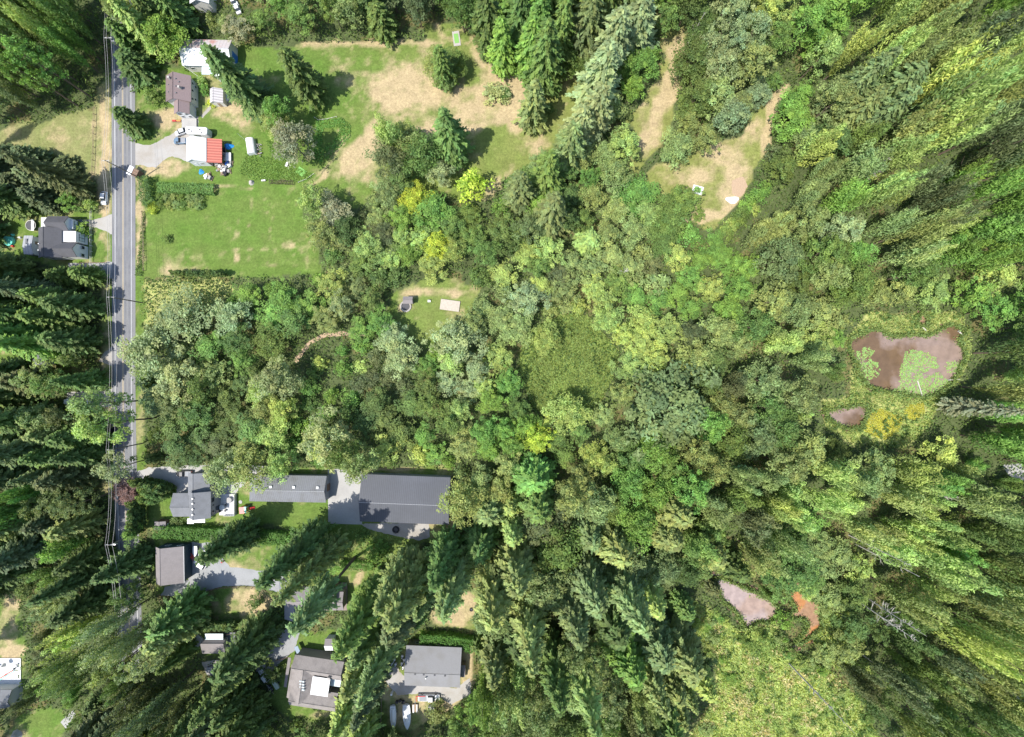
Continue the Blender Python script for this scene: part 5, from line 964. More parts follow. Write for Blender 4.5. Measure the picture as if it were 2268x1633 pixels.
# long white barn, north-west
t, lx, ly = B('barn', 'long white metal-roofed barn with a rusty far slope under the top trees', 'barn', (404, 88, 513, 146), 3.6, -1)
ro, dm = gable_parts(t, lx, ly, 3.6, 1.6, 'x', 'white_metal', 'cream', roofm2='rust_metal', ridge=0.53)
slabp(t, 'lean_to_roof', -lx / 2 + 6.2, -lx / 2 + 10.0, -ly / 2 - 2.6, -ly / 2 + 0.3, 3.2, 0.08, 'polycarb')
slabp(t, 'lean_to_roof', -lx / 2 + 10.1, -lx / 2 + 15.2, -ly / 2 - 3.0, -ly / 2 + 0.3, 3.1, 0.1, 'white')
slabp(t, 'lean_to_wall', -lx / 2 + 10.3, -lx / 2 + 15.0, -ly / 2 - 2.9, -ly / 2 - 0.1, 3.0, 2.95, 'cream')
MB().tube([(-lx / 2 + .2, -ly / 2, 3.4), (-lx / 2 + 4.4, -ly / 2 - 2.4, 0.4)], .06, 5).build('brace', M['white'], t)
door(t, 'E', 0, 3.0, 2.8, dm, 'blue'); window(t, 'S', -6, 1.2, 1.4, 1.0, dm)
# brown-roofed white house
t, lx, ly = B('house', 'white house with brown roof and front gable, flowers by its porch', 'house', (367, 168, 423, 226), 3.7)
ro, dm = gable_parts(t, lx, ly, 3.7, 1.9, 'y', 'brown_roof', 'cream', roofm2='pink_roof', ridge=0.46)
gx_ = 0.9
gable_parts(t, 5.2, 5.2, 3.4, 1.4, 'y', 'pink_roof', 'white', ox=gx_, oy=-ly / 2 - 1.2, ridge=0.48)
for u, z in ((-2.6, 2.1), (0.2, 2.1), (2.6, 2.1), (-2.0, 0.8), (2.2, 0.8)): window(t, 'E', u, z, .8, .9, dm)
f_ = thing('tmp', None, None); bpy.data.objects.remove(f_)
g = MB()
for u, z in ((-1.1, 2.3), (1.0, 2.3), (-1.2, .9), (1.2, .9)):
    yy = -ly / 2 - 1.2 - 2.2 - .04; w_ = MB(); w_.box(gx_ + u - .5, gx_ + u + .5, yy - .03, yy + .03, z, z + .9); w_ = w_.build('window', M['white'], t); MB().box(gx_ + u - .42, gx_ + u + .42, yy - .045, yy - .032, z + .08, z + .82).build('pane', M['glass'], w_)
slabp(t, 'porch', gx_ - 2.4, gx_ + 2.6, -ly / 2 - 6.6, -ly / 2 - 3.5, .45, .43, 'concrete')
av = (lx, ly, 3.7, 1.9, 'y', .46)
vents(t, [(-2.6, 3.2), (-2.6, 0.8), (-2.6, -1.6), (0.4, 2.2), (0.4, -.2), (.5, -2.4), (1.2, 1.4)], av, 'grey_roof', .3, .25); vents(t, [(1.6, -.6), (-1.6, 2.4)], av, 'stone', .7, 1.0, 'chimney')
# striped shed
t, lx, ly = B('shed', 'small shed with a pink and white striped roof near the round tub', 'shed', (465, 197, 494, 228), 2.4)
M['stripe'] = mat('stripe', (0.60, 0.56, 0.56), 0.6, 0.1, 2, ribs=2, rib_gap=0.9, rib_amt=0.45)
gable_parts(t, lx, ly, 2.4, .8, 'y', 'stripe', 'cream', over=.2, ridge=.35)
door(t, 'S', 0.2, 1.0, 1.9, (lx / 2 - .2, ly / 2 - .2), 'wood')
t = thing('round_tub', 'round white-rimmed stock tub beside the striped shed', 'tub', W(502.5, 218.5)); mb = MB(); mb.cyl(0, 0, 0, .6, 1.05, n=24); mb.build('rim', M['white'], t); MB().cyl(0, 0, .5, .615, .85, n=24).build('water', M['polycarb'], t)
# shop with red lean-to
t, lx, ly = B('shop', 'white gabled shop with a red ribbed lean-to roof beside the gravel driveway', 'shop', (413, 306, 457, 358), 3.6)
ro, dm = gable_parts(t, lx, ly, 3.6, 1.4, 'y', 'white', 'white', ridge=.42, over=.25)
c, l2, w2 = rect(457.5, 308, 490.5, 361, 3.0); xx = c[0] - t.location[0]; yy = c[1] - t.location[1]
mb = MB(); mb.add([(xx - l2 / 2, yy - w2 / 2, 3.45), (xx + l2 / 2, yy - w2 / 2, 2.8), (xx + l2 / 2, yy + w2 / 2, 2.8), (xx - l2 / 2, yy + w2 / 2, 3.45), (xx - l2 / 2, yy - w2 / 2, 3.35), (xx + l2 / 2, yy - w2 / 2, 2.7), (xx + l2 / 2, yy + w2 / 2, 2.7), (xx - l2 / 2, yy + w2 / 2, 3.35)], [(0, 1, 2, 3), (7, 6, 5, 4), (0, 4, 5, 1), (1, 5, 6, 2), (2, 6, 7, 3), (3, 7, 4, 0)]); mb.build('lean_to_roof', M['red_metal'], t)
for sx in (-.9, .9):
    for sy in (-.95, 0, .95): MB().box(xx + sx * l2 / 2 - .08, xx + sx * l2 / 2 + .08, yy + sy * w2 / 2 - .08, yy + sy * w2 / 2 + .08, 0, 2.72 if sx > 0 else 3.3).build('post', M['wood'], t)
window(t, 'S', 0.5, 1.2, 1.2, .9, dm); door(t, 'S', -1.6, .9, 2.0, dm); door(t, 'W', 1.2, 3.2, 2.6, dm); door(t, 'W', -2.2, 1.0, 2.0, dm, 'grey_wall')
# roadside shelter
t = thing('roadside_shelter', 'little wooden roadside stand with a white side roof at the driveway corner', 'shelter', W(309, 388), math.radians(-25))
MB().box(-1.2, 1.1, -1.3, 1.3, 0.02, 1.9).build('wall', M['brown_wall'], t); MB().box(-2.3, -.7, -1.5, 1.5, 1.95, 2.05).build('roof', M['white'], t); 
for k in (-.9, 0, .9): MB().box(-.6, 1.2, k - .07, k + .07, 1.92, 2.02).build('rafter', M['wood'], t)
# west house
t, lx, ly = B('house', 'west house with charcoal roof, white east wall and flat white deck roof', 'house', (85, 505, 137, 571), 4.2)
ro, dm = gable_parts(t, lx, ly, 4.2, 1.5, 'y', 'charcoal_roof', 'white', ridge=.42)
x0, y1 = local(t, 104, 482, 4.2); x1, y0 = local(t, 150, 508, 4.2)
gable_parts(t, x1 - x0, y1 - y0 + 1, 4.0, 1.3, 'x', 'charcoal_roof', 'white', ox=(x0 + x1) / 2, oy=(y0 + y1) / 2, over=.3)
x0, y1 = local(t, 134, 537, 4.2); x1, y0 = local(t, 168, 569, 4.2)
gable_parts(t, x1 - x0 + 1.5, y1 - y0, 4.0, 1.5, 'x', 'charcoal_roof', 'white', ox=(x0 + x1) / 2 - .7, oy=(y0 + y1) / 2, over=.3)
for u in (-1.3, 1.3):
    yy = (y0 + y1) / 2 + u; w_ = MB().box(x1 - .02, x1 + .05 - .25 + .25, yy - .6, yy + .6, 1.4, 2.6).build('window', M['white'], t); MB().box(x1 + .051, x1 + .07, yy - .5, yy + .5, 1.5, 2.5).build('pane', M['glass'], w_)
x0, y1 = local(t, 138, 512, 3.9); x1, y0 = local(t, 168, 536, 3.9)
slabp(t, 'flat_roof', x0, x1, y0, y1, 3.9, .2, 'pale_deck'); slabp(t, 'lower_wall', x0 + .1, x1 - .05, y0 + .1, y1 - .1, 3.68, 3.66, 'white')
w_ = MB().box(x1 - .045, x1 + .01, (y0 + y1) / 2 - 1.1, (y0 + y1) / 2 + 1.1, 1.0, 2.9).build('window', M['charcoal_roof'], t)
for a in (-.55, .55):
    for b in (0.15, 1.0): MB().box(x1 + .012, x1 + .03, (y0 + y1) / 2 + a - .45, (y0 + y1) / 2 + a + .45, 1.05 + b * .95, 1.8 + b * .95).build('pane', M['polycarb'], w_)
x0, y1 = local(t, 150, 487, 3.2); x1, y0 = local(t, 162, 507, 3.2)
slabp(t, 'bay_wall', x0 - 1, x1, y0, y1, 3.3, 3.28, 'white'); w_ = MB().box(x1 + .004, x1 + .05, y0 + .3, y1 - .3, .9, 3.0).build('bay_window', M['charcoal_roof'], t)
for a in range(2):
    for b in range(2): MB().box(x1 + .052, x1 + .07, y0 + .45 + a * 1.2, y0 + 1.45 + a * 1.2, 1.05 + b * .95, 1.9 + b * .95).build('pane', M['polycarb'], w_)
x0, y1 = local(t, 91, 482, 3); x1, y0 = local(t, 105, 506, 3); slabp(t, 'awning', x0, x1, y0, y1, 3.0, .08, 'white')
vents(t, [(-3, -.5), (-3.2, -2.6)], (lx, ly, 4.2, 1.5, 'y', .42), 'white', .35, .4)
# west shed, pools
t, lx, ly = B('shed', 'pale grey metal-roofed shed between the teal pool and charcoal roof', 'shed', (53, 522, 73, 564), 2.6)
gable_parts(t, lx, ly, 2.6, .5, 'x', 'grey_metal_light', 'white', over=.15, ridge=.4); MB().box(-.6, 0, .2, 2, 2.95, 3.06).build('skylight', M['grey_roof'], t); door(t, 'E', 1, 1, 1.9, (lx / 2 - .15, ly / 2 - .15), 'wood')
t = thing('trampoline', 'round dark trampoline with pale rim above the west house', 'trampoline', W(74, 501)); mb = MB(); n = 24
for i in range(n):
    a, b = 2 * math.pi * i / n, 2 * math.pi * (i + 1) / n; mb.tube([(1.7 * math.cos(a), 1.7 * math.sin(a), .8), (1.7 * math.cos(b), 1.7 * math.sin(b), .8)], .1, 6)
mb.build('frame', M['cream'], t); MB().cyl(0, 0, .76, .79, 1.62, n=24).build('mat', M['charcoal_roof'], t)
for i in range(4): a = math.pi / 4 + i * math.pi / 2; MB().tube([(1.7 * math.cos(a), 1.7 * math.sin(a), 0), (1.7 * math.cos(a), 1.7 * math.sin(a), .78)], .04, 6).build('leg', M['rim'], t)
MB().box(.3, 1.2, -1.9, 1.9, .85, .92).build('cover', M['white'], t)
t = thing('paddling_pool', 'round teal pool among toys at the left edge', 'pool', W(23, 535)); MB().cyl(0, 0, 0, .8, 1.75, 1.7, 28).build('wall', M['teal'], t); MB().cyl(0, 0, .7, .815, 1.5, n=28).build('water', M['teal'], t)
for i, (x, y, c, nm) in enumerate([(15, 521, 'red', 'red'), (30, 521, 'teal', 'green'), (46, 527, 'white', 'white'), (30, 546, 'red', 'small red')]):
    t = thing('toy', '%s plastic toy beside the teal pool' % nm, 'toy', W(x, y)); MB().cyl(0, 0, 0, .5, .45, .3, 10).build('body', M[c], t); MB().box(-.5, .5, -.08, .08, .5, .6).build('handle', M[c], t)
# hidden shed in the left woods
t, lx, ly = B('shed', 'grey shed roof half hidden in the left woods', 'shed', (80, 786, 104, 810), 3)
gable_parts(t, lx, ly, 3, .9, 'x', 'grey_roof', 'white'); door(t, 'E', 0, 1.2, 2, (lx / 2 - .4, ly / 2 - .4), 'white')
# grey two-storey house
t, lx, ly = B('house', 'grey two-storey house with a white deck and cross-shaped roof', 'house', (419, 1089, 467, 1148), 5.6)
ro, dm = gable_parts(t, lx, ly, 5.6, 1.8, 'y', 'grey_roof', 'grey_wall', over=.4, ridge=.36)
A_ = (lx, ly, 5.6, 1.8, 'y', .36); vents(t, [(-.9, 2.6), (-.9, 1), (-.9, -.8), (-.9, -2.6)], A_, 'rim', .4, .3)
x0, y1 = local(t, 416, 1049, 4.0); x1, y0 = local(t, 464, 1090, 4.0)
gable_parts(t, x1 - x0, y1 - y0 + 1.2, 3.9, 1.3, 'y', 'grey_roof', 'grey_wall', ox=(x0 + x1) / 2, oy=(y0 + y1) / 2 - .4, ridge=.36)
x0, y1 = local(t, 384, 1093, 3.6); x1, y0 = local(t, 420, 1145, 3.6)
gable_parts(t, x1 - x0 + 1.2, y1 - y0, 3.4, 1.4, 'x', 'grey_roof', 'grey_wall', ox=(x0 + x1) / 2 + .3, oy=(y0 + y1) / 2, ridge=.45)
for u, z, w_, h_ in ((1.2, 3.6, 1.4, 1.0), (-.6, 3.7, .5, .5), (-2.6, 1.2, 2.4, 1.7), (2.6, 1.0, 1.0, 1.1), (-3, 3.6, 1.2, 1)): window(t, 'E', u, z, w_, h_, dm, 'charcoal_roof')
x0, y1 = local(t, 414, 1149, 3); x1, y0 = local(t, 454, 1158, 3); slabp(t, 'porch_roof', x0 + 2.4, x1, y0, y1, 3, .1, 'white'); slabp(t, 'porch_roof', x0, x0 + 2.2, y0 - .4, y1, 2.9, .1, 'white')
for x in (x0 + .2, x1 - .2): MB().box(x - .07, x + .07, y0 + .1, y0 + .24, 0, 2.8).build('post', M['white'], t)
t = thing('deck', 'white boarded deck east of the grey two-storey house', 'deck', W(506, 1117)); MB().box(-2.8, 2.8, -3.6, 3.6, .02, .5).build('boards', M['pale_deck'], t)
MB().box(2.72, 2.8, -3.6, 3.6, .5, 1.3).build('railing', M['white'], t); MB().box(-1.0, 2.8, -3.6, -3.52, .5, 1.3).build('railing', M['white'], t)
def patio_table(px, py, label, rr=.7, m='white', z=.5):
    t = thing('patio_table', label, 'table', (*W(px, py)[:2], z)); MB().cyl(0, 0, .68, .74, rr, n=18).build('tabletop', M[m], t); MB().cyl(0, 0, 0, .68, .06, n=8).build('stem', M['black'], t); return t
def chair(px, py, rot, label, group, m='charcoal_roof', z=.5):
    t = thing('garden_chair', label, 'chair', (*W(px, py)[:2], z), rot, group); MB().box(-.28, .28, -.28, .28, .4, .47).build('seat', M[m], t); MB().box(-.28, .28, .25, .32, .47, .95).build('backrest', M[m], t)
    for sx in (-1, 1):
        for sy in (-1, 1): MB().box(sx * .25 - .03, sx * .25 + .03, sy * .25 - .03, sy * .25 + .03, 0, .4).build('leg', M[m], t)
patio_table(497, 1122, 'round white table on the white deck of the grey house', .9)
for i, (x, y, a) in enumerate(((488, 1117, 1.5), (492, 1130, 2.8), (504, 1117, -1.2), (503, 1129, -2.2))): chair(x, y, a, 'garden chair %s the round white deck table' % ('left above', 'left below', 'right above', 'right below')[i], 'chairs around the round deck table')
t = thing('spa_tub', 'round grey hot tub at the top of the white deck', 'hot tub', (*W(512, 1106)[:2], .5)); MB().cyl(0, 0, 0, .75, 1.0, n=20).build('shell', M['grey_wall'], t); MB().cyl(0, 0, .7, .78, .85, n=20).build('cover', M['concrete'], t)
MB().box(-.35, .35, -.35, .35, 0, .9).build('storage_box', M['blue'], None, (*W(485, 1128)[:2], .5)); tag(bpy.context.scene.objects['storage_box'], 'small blue box against the east wall of the grey house', 'box')
# play set
t = thing('play_set', 'red yellow and blue climbing play set on the lawn', 'play set', W(548, 1126), .1)
for sx in (-1.2, 1.0):
    for sy in (-.9, .9): MB().box(sx - .07, sx + .07, sy - .07, sy + .07, 0, 1.9).build('post', M['blue'], t)
MB().box(-1.3, 1.1, -1, 1, 1.0, 1.1).build('platform', M['yellow'], t); MB().box(-1.5, .2, -1.1, 1.1, 1.9, 2.0).build('roof', M['red'], t); MB().box(.2, .8, -1.1, 1.1, 1.9, 2.0).build('roof', M['teal'], t)
mb = MB(); mb.add([(1.1, -.4, 1.05), (2.6, -.4, .15), (2.6, .4, .15), (1.1, .4, 1.05), (1.1, -.4, .95), (2.6, -.4, .05), (2.6, .4, .05), (1.1, .4, .95)], [(0, 1, 2, 3), (7, 6, 5, 4), (0, 4, 5, 1), (1, 5, 6, 2), (2, 6, 7, 3), (3, 7, 4, 0)]); mb.build('slide', M['red'], t)
MB().box(-1.0, -.2, 1.0, 1.2, .1, 1.6).build('ladder', M['orange'], t)
# garden shed and white trailer by the hedge
t, lx, ly = B('shed', 'small dark grey garden shed by the columnar hedge', 'shed', (342, 1155, 367, 1174), 2.4, 0); gable_parts(t, lx, ly, 2.4, .5, 'y', 'taupe_roof', 'brown_wall', over=.15); door(t, 'E', 0, .9, 1.8, (lx / 2 - .15, ly / 2 - .15), 'white')
t = thing('utility_trailer', 'narrow white box trailer right of the dark garden shed', 'trailer', W(374, 1161), .35); MB().box(-.95, .95, -.45, .45, .4, 1.3).build('body', M['white'], t, bevel=.05); MB().box(.95, 1.6, -.05, .05, .4, .48).build('hitch', M['black'], t)
for sy in (-1, 1): MB().cyl(0, sy * .52, 0, 0, 0).build('wheel', M['rubber'], t) if False else None
# long metal-roofed building with hipped west end
t, lx, ly = B('outbuilding', 'long grey corrugated-roof building with a hipped end and three skylights', 'building', (553, 1053, 723, 1112), 3.6, -1.0)
ro, dm = gable_parts(t, lx, ly, 3.6, 1.6, 'x', 'grey_metal', 'grey_wall', ridge=.47, hip=(5, 0), roofm2='grey_metal')
vents(t, [(-5.0, .9), (2.6, .9), (10.4, .9)], (lx, ly, 3.6, 1.6, 'x', .47), 'white', .8, .3, 'skylight'); door(t, 'E', 0, 2.4, 2.4, dm, 'brown_wall'); door(t, 'S', -3, 1, 2, dm); window(t, 'S', 4, 1.1, 1.4, 1, dm); window(t, 'S', -8, 1.1, 1.4, 1, dm); window(t, 'S', 9, 1.1, 1.4, 1, dm)
# big dark barn
t, lx, ly = B('barn', 'big barn with a dark blue-grey ribbed metal roof right of the concrete yard', 'barn', (799, 1054, 996, 1159), 4.4, -2.2)
ro, dm = gable_parts(t, lx, ly, 4.4, 1.8, 'x', 'blue_metal', 'grey_wall', ridge=.44, over=.5); door(t, 'W', 0, 4, 3.4, dm, 'white'); door(t, 'S', 9, 1, 2, dm); window(t, 'S', -6, 1.2, 1.4, 1, dm); window(t, 'S', 2, 1.2, 1.4, 1, dm)
# brown-roofed workshop
t, lx, ly = B('workshop', 'workshop with taupe roof and dark teal walls beside the grey lane', 'workshop', (345, 1211, 407, 1292), 4.0, 1.0)
ro, dm = gable_parts(t, lx, ly, 4.0, 1.6, 'y', 'taupe_roof', 'dark_wall', ridge=.30, over=.35)
door(t, 'E', 2.5, 3.2, 2.6, dm, 'dark_wall'); door(t, 'E', -2, 3.2, 2.6, dm, 'dark_wall'); window(t, 'N', -2, 1.5, 1.6, 1.1, dm); window(t, 'N', 2, 1.5, 1.6, 1.1, dm)
MB().box(lx / 2 - .02, lx / 2 + .1, -ly / 2, ly / 2, 3.86, 4.0).build('gutter', M['white'], t)
# hidden house under the firs
t, lx, ly = B('house', 'grey-roofed house half hidden under the long leaning firs', 'house', (640, 1300, 745, 1352), 4.2, 0)
ro, dm = gable_parts(t, lx, ly, 4.2, 1.7, 'x', 'taupe_roof', 'brown_wall')
def wing(r, z, rise, ax, m, wm, rot=0, ridge=.5, over=.35):
    x0, y1 = local(t, r[0], r[1], z); x1, y0 = local(t, r[2], r[3], z); return gable_parts(t, abs(x1 - x0), abs(y1 - y0), z, rise, ax, m, wm, ox=(x0 + x1) / 2, oy=(y0 + y1) / 2, ridge=ridge, over=over)
wing((618, 1284, 662, 1326), 3.8, 1.2, 'y', 'grey_roof', 'taupe_wall', ridge=.6); wing((630, 1322, 667, 1372), 4.0, 1.3, 'y', 'grey_roof', 'taupe_wall', ridge=.7); wing((730, 1311, 761, 1352), 3.6, 1.0, 'x', 'taupe_roof', 'taupe_wall')
x0, y1 = local(t, 735, 1290); x1, y0 = local(t, 772, 1350); slabp(t, 'deck', x0, x1 - .3, y0, y1, .6, .55, 'deck_wood')
for u in (-5, -1, 3): window(t, 'N', u, 1.3, 1.3, 1.1, dm)
# cabin with pale blue roof
t, lx, ly = B('cabin', 'taupe-roofed cabin with a pale blue translucent porch roof', 'cabin', (448, 1417, 499, 1448), 3.0, 0)
ro, dm = gable_parts(t, lx, ly, 3.0, 1.0, 'x', 'taupe_roof', 'cream', ridge=.85); window(t, 'E', 0, 1, 1.2, 1, dm); door(t, 'N', 1, .9, 2, dm, 'wood')
x0, y1 = local(t, 454, 1404, 3); x1, y0 = local(t, 494, 1417, 3); slabp(t, 'porch_roof', x0, x1, y0, y1, 3.0, .06, 'polycarb')
t = thing('deck', 'raised grey deck with railing right of the cabin', 'deck', W(514, 1420)); MB().box(-2.2, 1.8, -1.6, 3.6, .1, 1.1).build('boards', M['grey_roof'], t)
for k in (-1, 1): MB().tube([(-2.1, 3.2 - 1.5 * (k + 1), 1.9), (1.6, 3.5 - 1.5 * (k + 1) + 0.1, 1.9)], .05, 5).build('railing', M['brown_wall'], t)
t = thing('patio', 'pinkish wooden patio left of the cabin', 'patio', W(434, 1415), -.7); MB().box(-2.8, 2.4, -1.8, 1.8, .02, .3).build('boards', M['pale_deck'], t); MB().box(-2.4, -.6, .2, 1.6, .3, .42).build('rug', M['orange'], t)
# big weathered-roof house
t, lx, ly = B('house', 'large weathered grey-brown roofed house with white courtyard canopy', 'house', (650, 1458, 760, 1500), 4.2, -8.5)
ro, dm = gable_parts(t, lx, ly, 4.2, 1.6, 'x', 'weathered_roof', 'taupe_wall', ridge=.45)
wx0, wy0 = local(t, 642, 1512, 4.2); gable_parts(t, 8.0, 11.0, 4.1, 1.9, 'y', 'weathered_roof', 'taupe_wall', ox=wx0 + 3.6, oy=wy0 + .4, ridge=.62)
wx1, wy1 = local(t, 695, 1550, 4.0); gable_parts(t, 15.5, 6.2, 4.0, 1.4, 'x', 'weathered_roof', 'taupe_wall', ox=wx1, oy=wy1 + .2, ridge=.4)
cx_, cy_ = local(t, 711, 1518, 4.6); slabp(t, 'courtyard_canopy', cx_ - 2.9, cx_ + 2.9, cy_ - 3.0, cy_ + 3.0, 5.2, .1, 'white')
for sx in (-2.6, 2.6):
    for sy in (-2.7, 2.7): MB().box(cx_ + sx - .07, cx_ + sx + .07, cy_ + sy - .07, cy_ + sy + .07, 0, 5.1).build('canopy_post', M['white'], t)
cx_, cy_ = local(t, 740, 1515, 3); slabp(t, 'patio_roof', cx_ - 2, cx_ + 2.2, cy_ - .6, cy_ + 1.8, 3.2, .08, 'polycarb')
for k in range(4):
    x, y = local(t, 671, 1506 + 6.5 * k, 5.2); zz = 4.1 + 1.9 * (8.0 / 2 - (x - wx0 - 3.6)) / (8.0 * .38); zz = min(zz, 5.9); MB().box(x - .75, x + .75, y - .22, y + .22, zz - .25, zz + .05).build('skylight', M['polycarb'], t)
x, y = local(t, 729, 1501, 5.6); MB().box(x - .4, x + .4, y - .35, y + .35, 5.0, 6.2).build('chimney', M['stone'], t)
for px_ in (641, 645): pass
slabp(t, 'walkway', *(lambda a, b: (a - .5, a + .5, b - 5, b + 5))(*local(t, 645, 1478)), 2.4, .1, 'taupe_roof')
# small white shed with two-tone roof
t, lx, ly = B('shed', 'little shed with a white front slope on the lawn above the weathered roof', 'shed', (720, 1415, 738, 1441), 2.4, 0); gable_parts(t, lx, ly, 2.4, .7, 'x', 'white', 'cream', roofm2='taupe_roof', over=.15)
# grey-roofed workshop
t, lx, ly = B('workshop', 'grey-roofed workshop behind the white pickup and the two boats', 'workshop', (898, 1432, 1021, 1521), 4.0, -2.4)
ro, dm = gable_parts(t, lx, ly, 4.0, 1.5, 'x', 'plain_grey_roof', 'taupe_wall', ridge=.40)
A_ = (lx, ly, 4.0, 1.5, 'x', .40); vents(t, [(-5.6, -1.6), (-2.8, -1.7), (.8, -1.7), (4.2, -1.8)], A_, 'charcoal_roof', .5, .2); vents(t, [(-2.0, -2.7)], A_, 'white', .4, .8, 'chimney')
x0, y1 = local(t, 1022, 1473, 2.4); x1, y0 = local(t, 1030, 1500, 2.4); slabp(t, 'lean_to_roof', x0 - .3, x1, y0, y1, 2.5, .1, 'taupe_roof'); slabp(t, 'lean_to_wall', x0 - .2, x1 - .1, y0 + .1, y1 - .1, 2.38, 2.36, 'wood')
for u in (-6, -2, 3, 6): window(t, 'N', u, 1.3, 1.3, 1.0, dm)
# top roofs
t, lx, ly = B('house', 'pale roof cut off by the top edge above the white barn', 'house', (420, -40, 463, 8), 4, 0); gable_parts(t, lx, ly, 4, 1.5, 'y', 'white', 'cream')
for i, (x, y) in enumerate(((520, 6), (527, 18))):
    pass
# buildings at the lower left
t = thing('patio', 'white patio slab with furniture at the left edge', 'patio', W(15, 1486)); MB().box(-10, 5.0, -4.4, 4.4, .02, .25).build('slab', M['white'], t)
for i, (x, y, a) in enumerate(((42, 1470, .3), (40, 1476, 2.2), (2, 1472, 1.0))): chair(x, y, a, 'grey chair %s the white patio at the left edge' % ('at the top right of', 'below the top right chair on', 'at the top left of')[i], 'chairs on the white patio', 'grey_wall', .25)
t = thing('seesaw', 'long red and teal seesaw on the white patio', 'seesaw', (*W(15, 1492)[:2], .25), .55); MB().box(-3.2, 3.2, -.35, 0.0, .4, .5).build('plank', M['red'], t); MB().box(-3.0, 3.6, -.75, -.45, .38, .48).build('plank', M['teal'], t); MB().box(-.2, .2, -.7, .1, 0, .38).build('base', M['black'], t)
t = thing('parasol', 'closed pale parasol on the white patio', 'parasol', (*W(22, 1466)[:2], .25)); MB().cyl(0, 0, 0, 2.2, .04, n=8).build('pole', M['rim'], t); MB().cyl(0, 0, 1.3, 2.3, .8, .05, 12).build('canopy', M['cream'], t)
t, lx, ly = B('house', 'pale grey roof at the left edge below the white patio', 'house', (-50, 1528, 26, 1570), 3.4, 0); gable_parts(t, lx, ly, 3.4, 1.2, 'x', 'grey_roof', 'cream')
sheet('paved_slab', [(134, 1600), (150, 1583), (163, 1573), (168, 1580), (146, 1614)], .02, M['concrete'])
sheet('sandy_clearing', [(2222, 1030), (2275, 1026), (2275, 1066), (2245, 1060), (2226, 1044)], .02, M['concrete'], edge=3); sheet('sandy_clearing', [(2238, 1525), (2275, 1530), (2275, 1560), (2245, 1545)], .021, M['concrete'], edge=3)
sheet('sandy_clearing', [(2195, 100), (2225, 90), (2240, 95), (2215, 112), (2200, 118)], .02, M['dirt'], edge=3)

# ------------------------------------------------------------------ vehicles
def car(px, py, rot, label, paint, L=4.4, Wd=1.8, kind='hatch', cat='car', name='parked_car'):
    t = thing(name, label, cat, W(px, py), math.radians(rot)); h = L / 2; w = Wd / 2
    def sec(x, wb, wt, z0, z1, zm):
        return [(x, -wb, z0), (x, -wb * 1.0, zm), (x, -wt, z1), (x, wt, z1), (x, wb, zm), (x, wb, z0)]
    tall = 1.15 if kind in ('suv', 'pickup') else 1.0
    b = MB(); hz = .92 * tall
    b.loft([sec(-h, w * .86, w * .74, .42, .72 * tall, .6), sec(-h * .93, w * .97, w * .86, .28, hz, .62), sec(-h * .4, w, w * .9, .26, hz * 1.02, .64), sec(h * .35, w, w * .9, .26, hz * 1.0, .64), sec(h * .88, w * .95, w * .8, .28, hz * .86, .6), sec(h, w * .78, w * .6, .4, hz * .72, .56)])
    b.build('body', M[paint], t, bevel=.05)
    xr = {'hatch': (-h * .86, -h * .62, h * .12, h * .45), 'suv': (-h * .90, -h * .74, h * .15, h * .42), 'sedan': (-h * .68, -h * .38, h * .1, h * .42), 'pickup': (-h * .12, -h * .02, h * .36, h * .56)}[kind]
    zt = (1.45 if kind in ('hatch', 'sedan') else 1.72); g = MB()
    g.loft([[(xr[0], -w * .85, hz * .97), (xr[0], w * .85, hz * .97), (xr[3], w * .85, hz * .97), (xr[3], -w * .85, hz * .97)], [(xr[1], -w * .72, zt - .05), (xr[1], w * .72, zt - .05), (xr[2], w * .72, zt - .05), (xr[2], -w * .72, zt - .05)]])
    g.build('windows', M['glass'], t)
    MB().loft([[(xr[1] - .05, -w * .73, zt - .048), (xr[1] - .05, w * .73, zt - .048), (xr[2] + .05, w * .73, zt - .048), (xr[2] + .05, -w * .73, zt - .048)], [(xr[1] + .06, -w * .66, zt + .02), (xr[1] + .06, w * .66, zt + .02), (xr[2] - .06, w * .66, zt + .02), (xr[2] - .06, -w * .66, zt + .02)]]).build('roof', M[paint], t)
    if kind == 'pickup': MB().box(-h * .88, -h * .18, -w * .76, w * .76, hz * 1.0, hz * 1.035).build('bed_liner', M['grey_wall'], t)
    for sx in (-.62, .62):
        for sy in (-1, 1):
            wm = MB(); n = 14; r_ = .34 * tall; wm.add([(sx * h + r_ * math.cos(2 * math.pi * i / n), sy * (w * .80 + o_), r_ + r_ * math.sin(2 * math.pi * i / n)) for o_ in (0, .24) for i in range(n)], [(i, (i + 1) % n, n + (i + 1) % n, n + i) for i in range(n)] + [tuple(range(n)), tuple(range(2 * n - 1, n - 1, -1))])
            wo = wm.build('wheel', M['rubber'], t); rm = MB(); r_ *= .6; rm.add([(sx * h + r_ * math.cos(2 * math.pi * i / n), sy * (w * .80 + o_), .34 * tall + r_ * math.sin(2 * math.pi * i / n)) for o_ in (.2, .26) for i in range(n)], [(i, (i + 1) % n, n + (i + 1) % n, n + i) for i in range(n)] + [tuple(range(n)), tuple(range(2 * n - 1, n - 1, -1))]); rm.build('rim', M['rim'], wo)
    for sy in (-1, 1):
        MB().box(h * .9, h * .985, sy * w * .62 - .16, sy * w * .62 + .16, .55, .7 * tall).build('headlight', M['headlamp'], t)
        MB().box(-h * .995, -h * .93, sy * w * .66 - .14, sy * w * .66 + .14, .6, .8 * tall).build('tail_light', M['tail'], t)
        MB().box(xr[2] + .1, xr[2] + .3, sy * (w + .08) - .09, sy * (w + .08) + .09, hz, hz + .16).build('mirror', M[paint], t)
    return t
car(404.5, 295, 200, 'silver hatchback on the gravel driveway above the blue pickup', 'paint_silver', 4.2, 1.8, 'hatch')
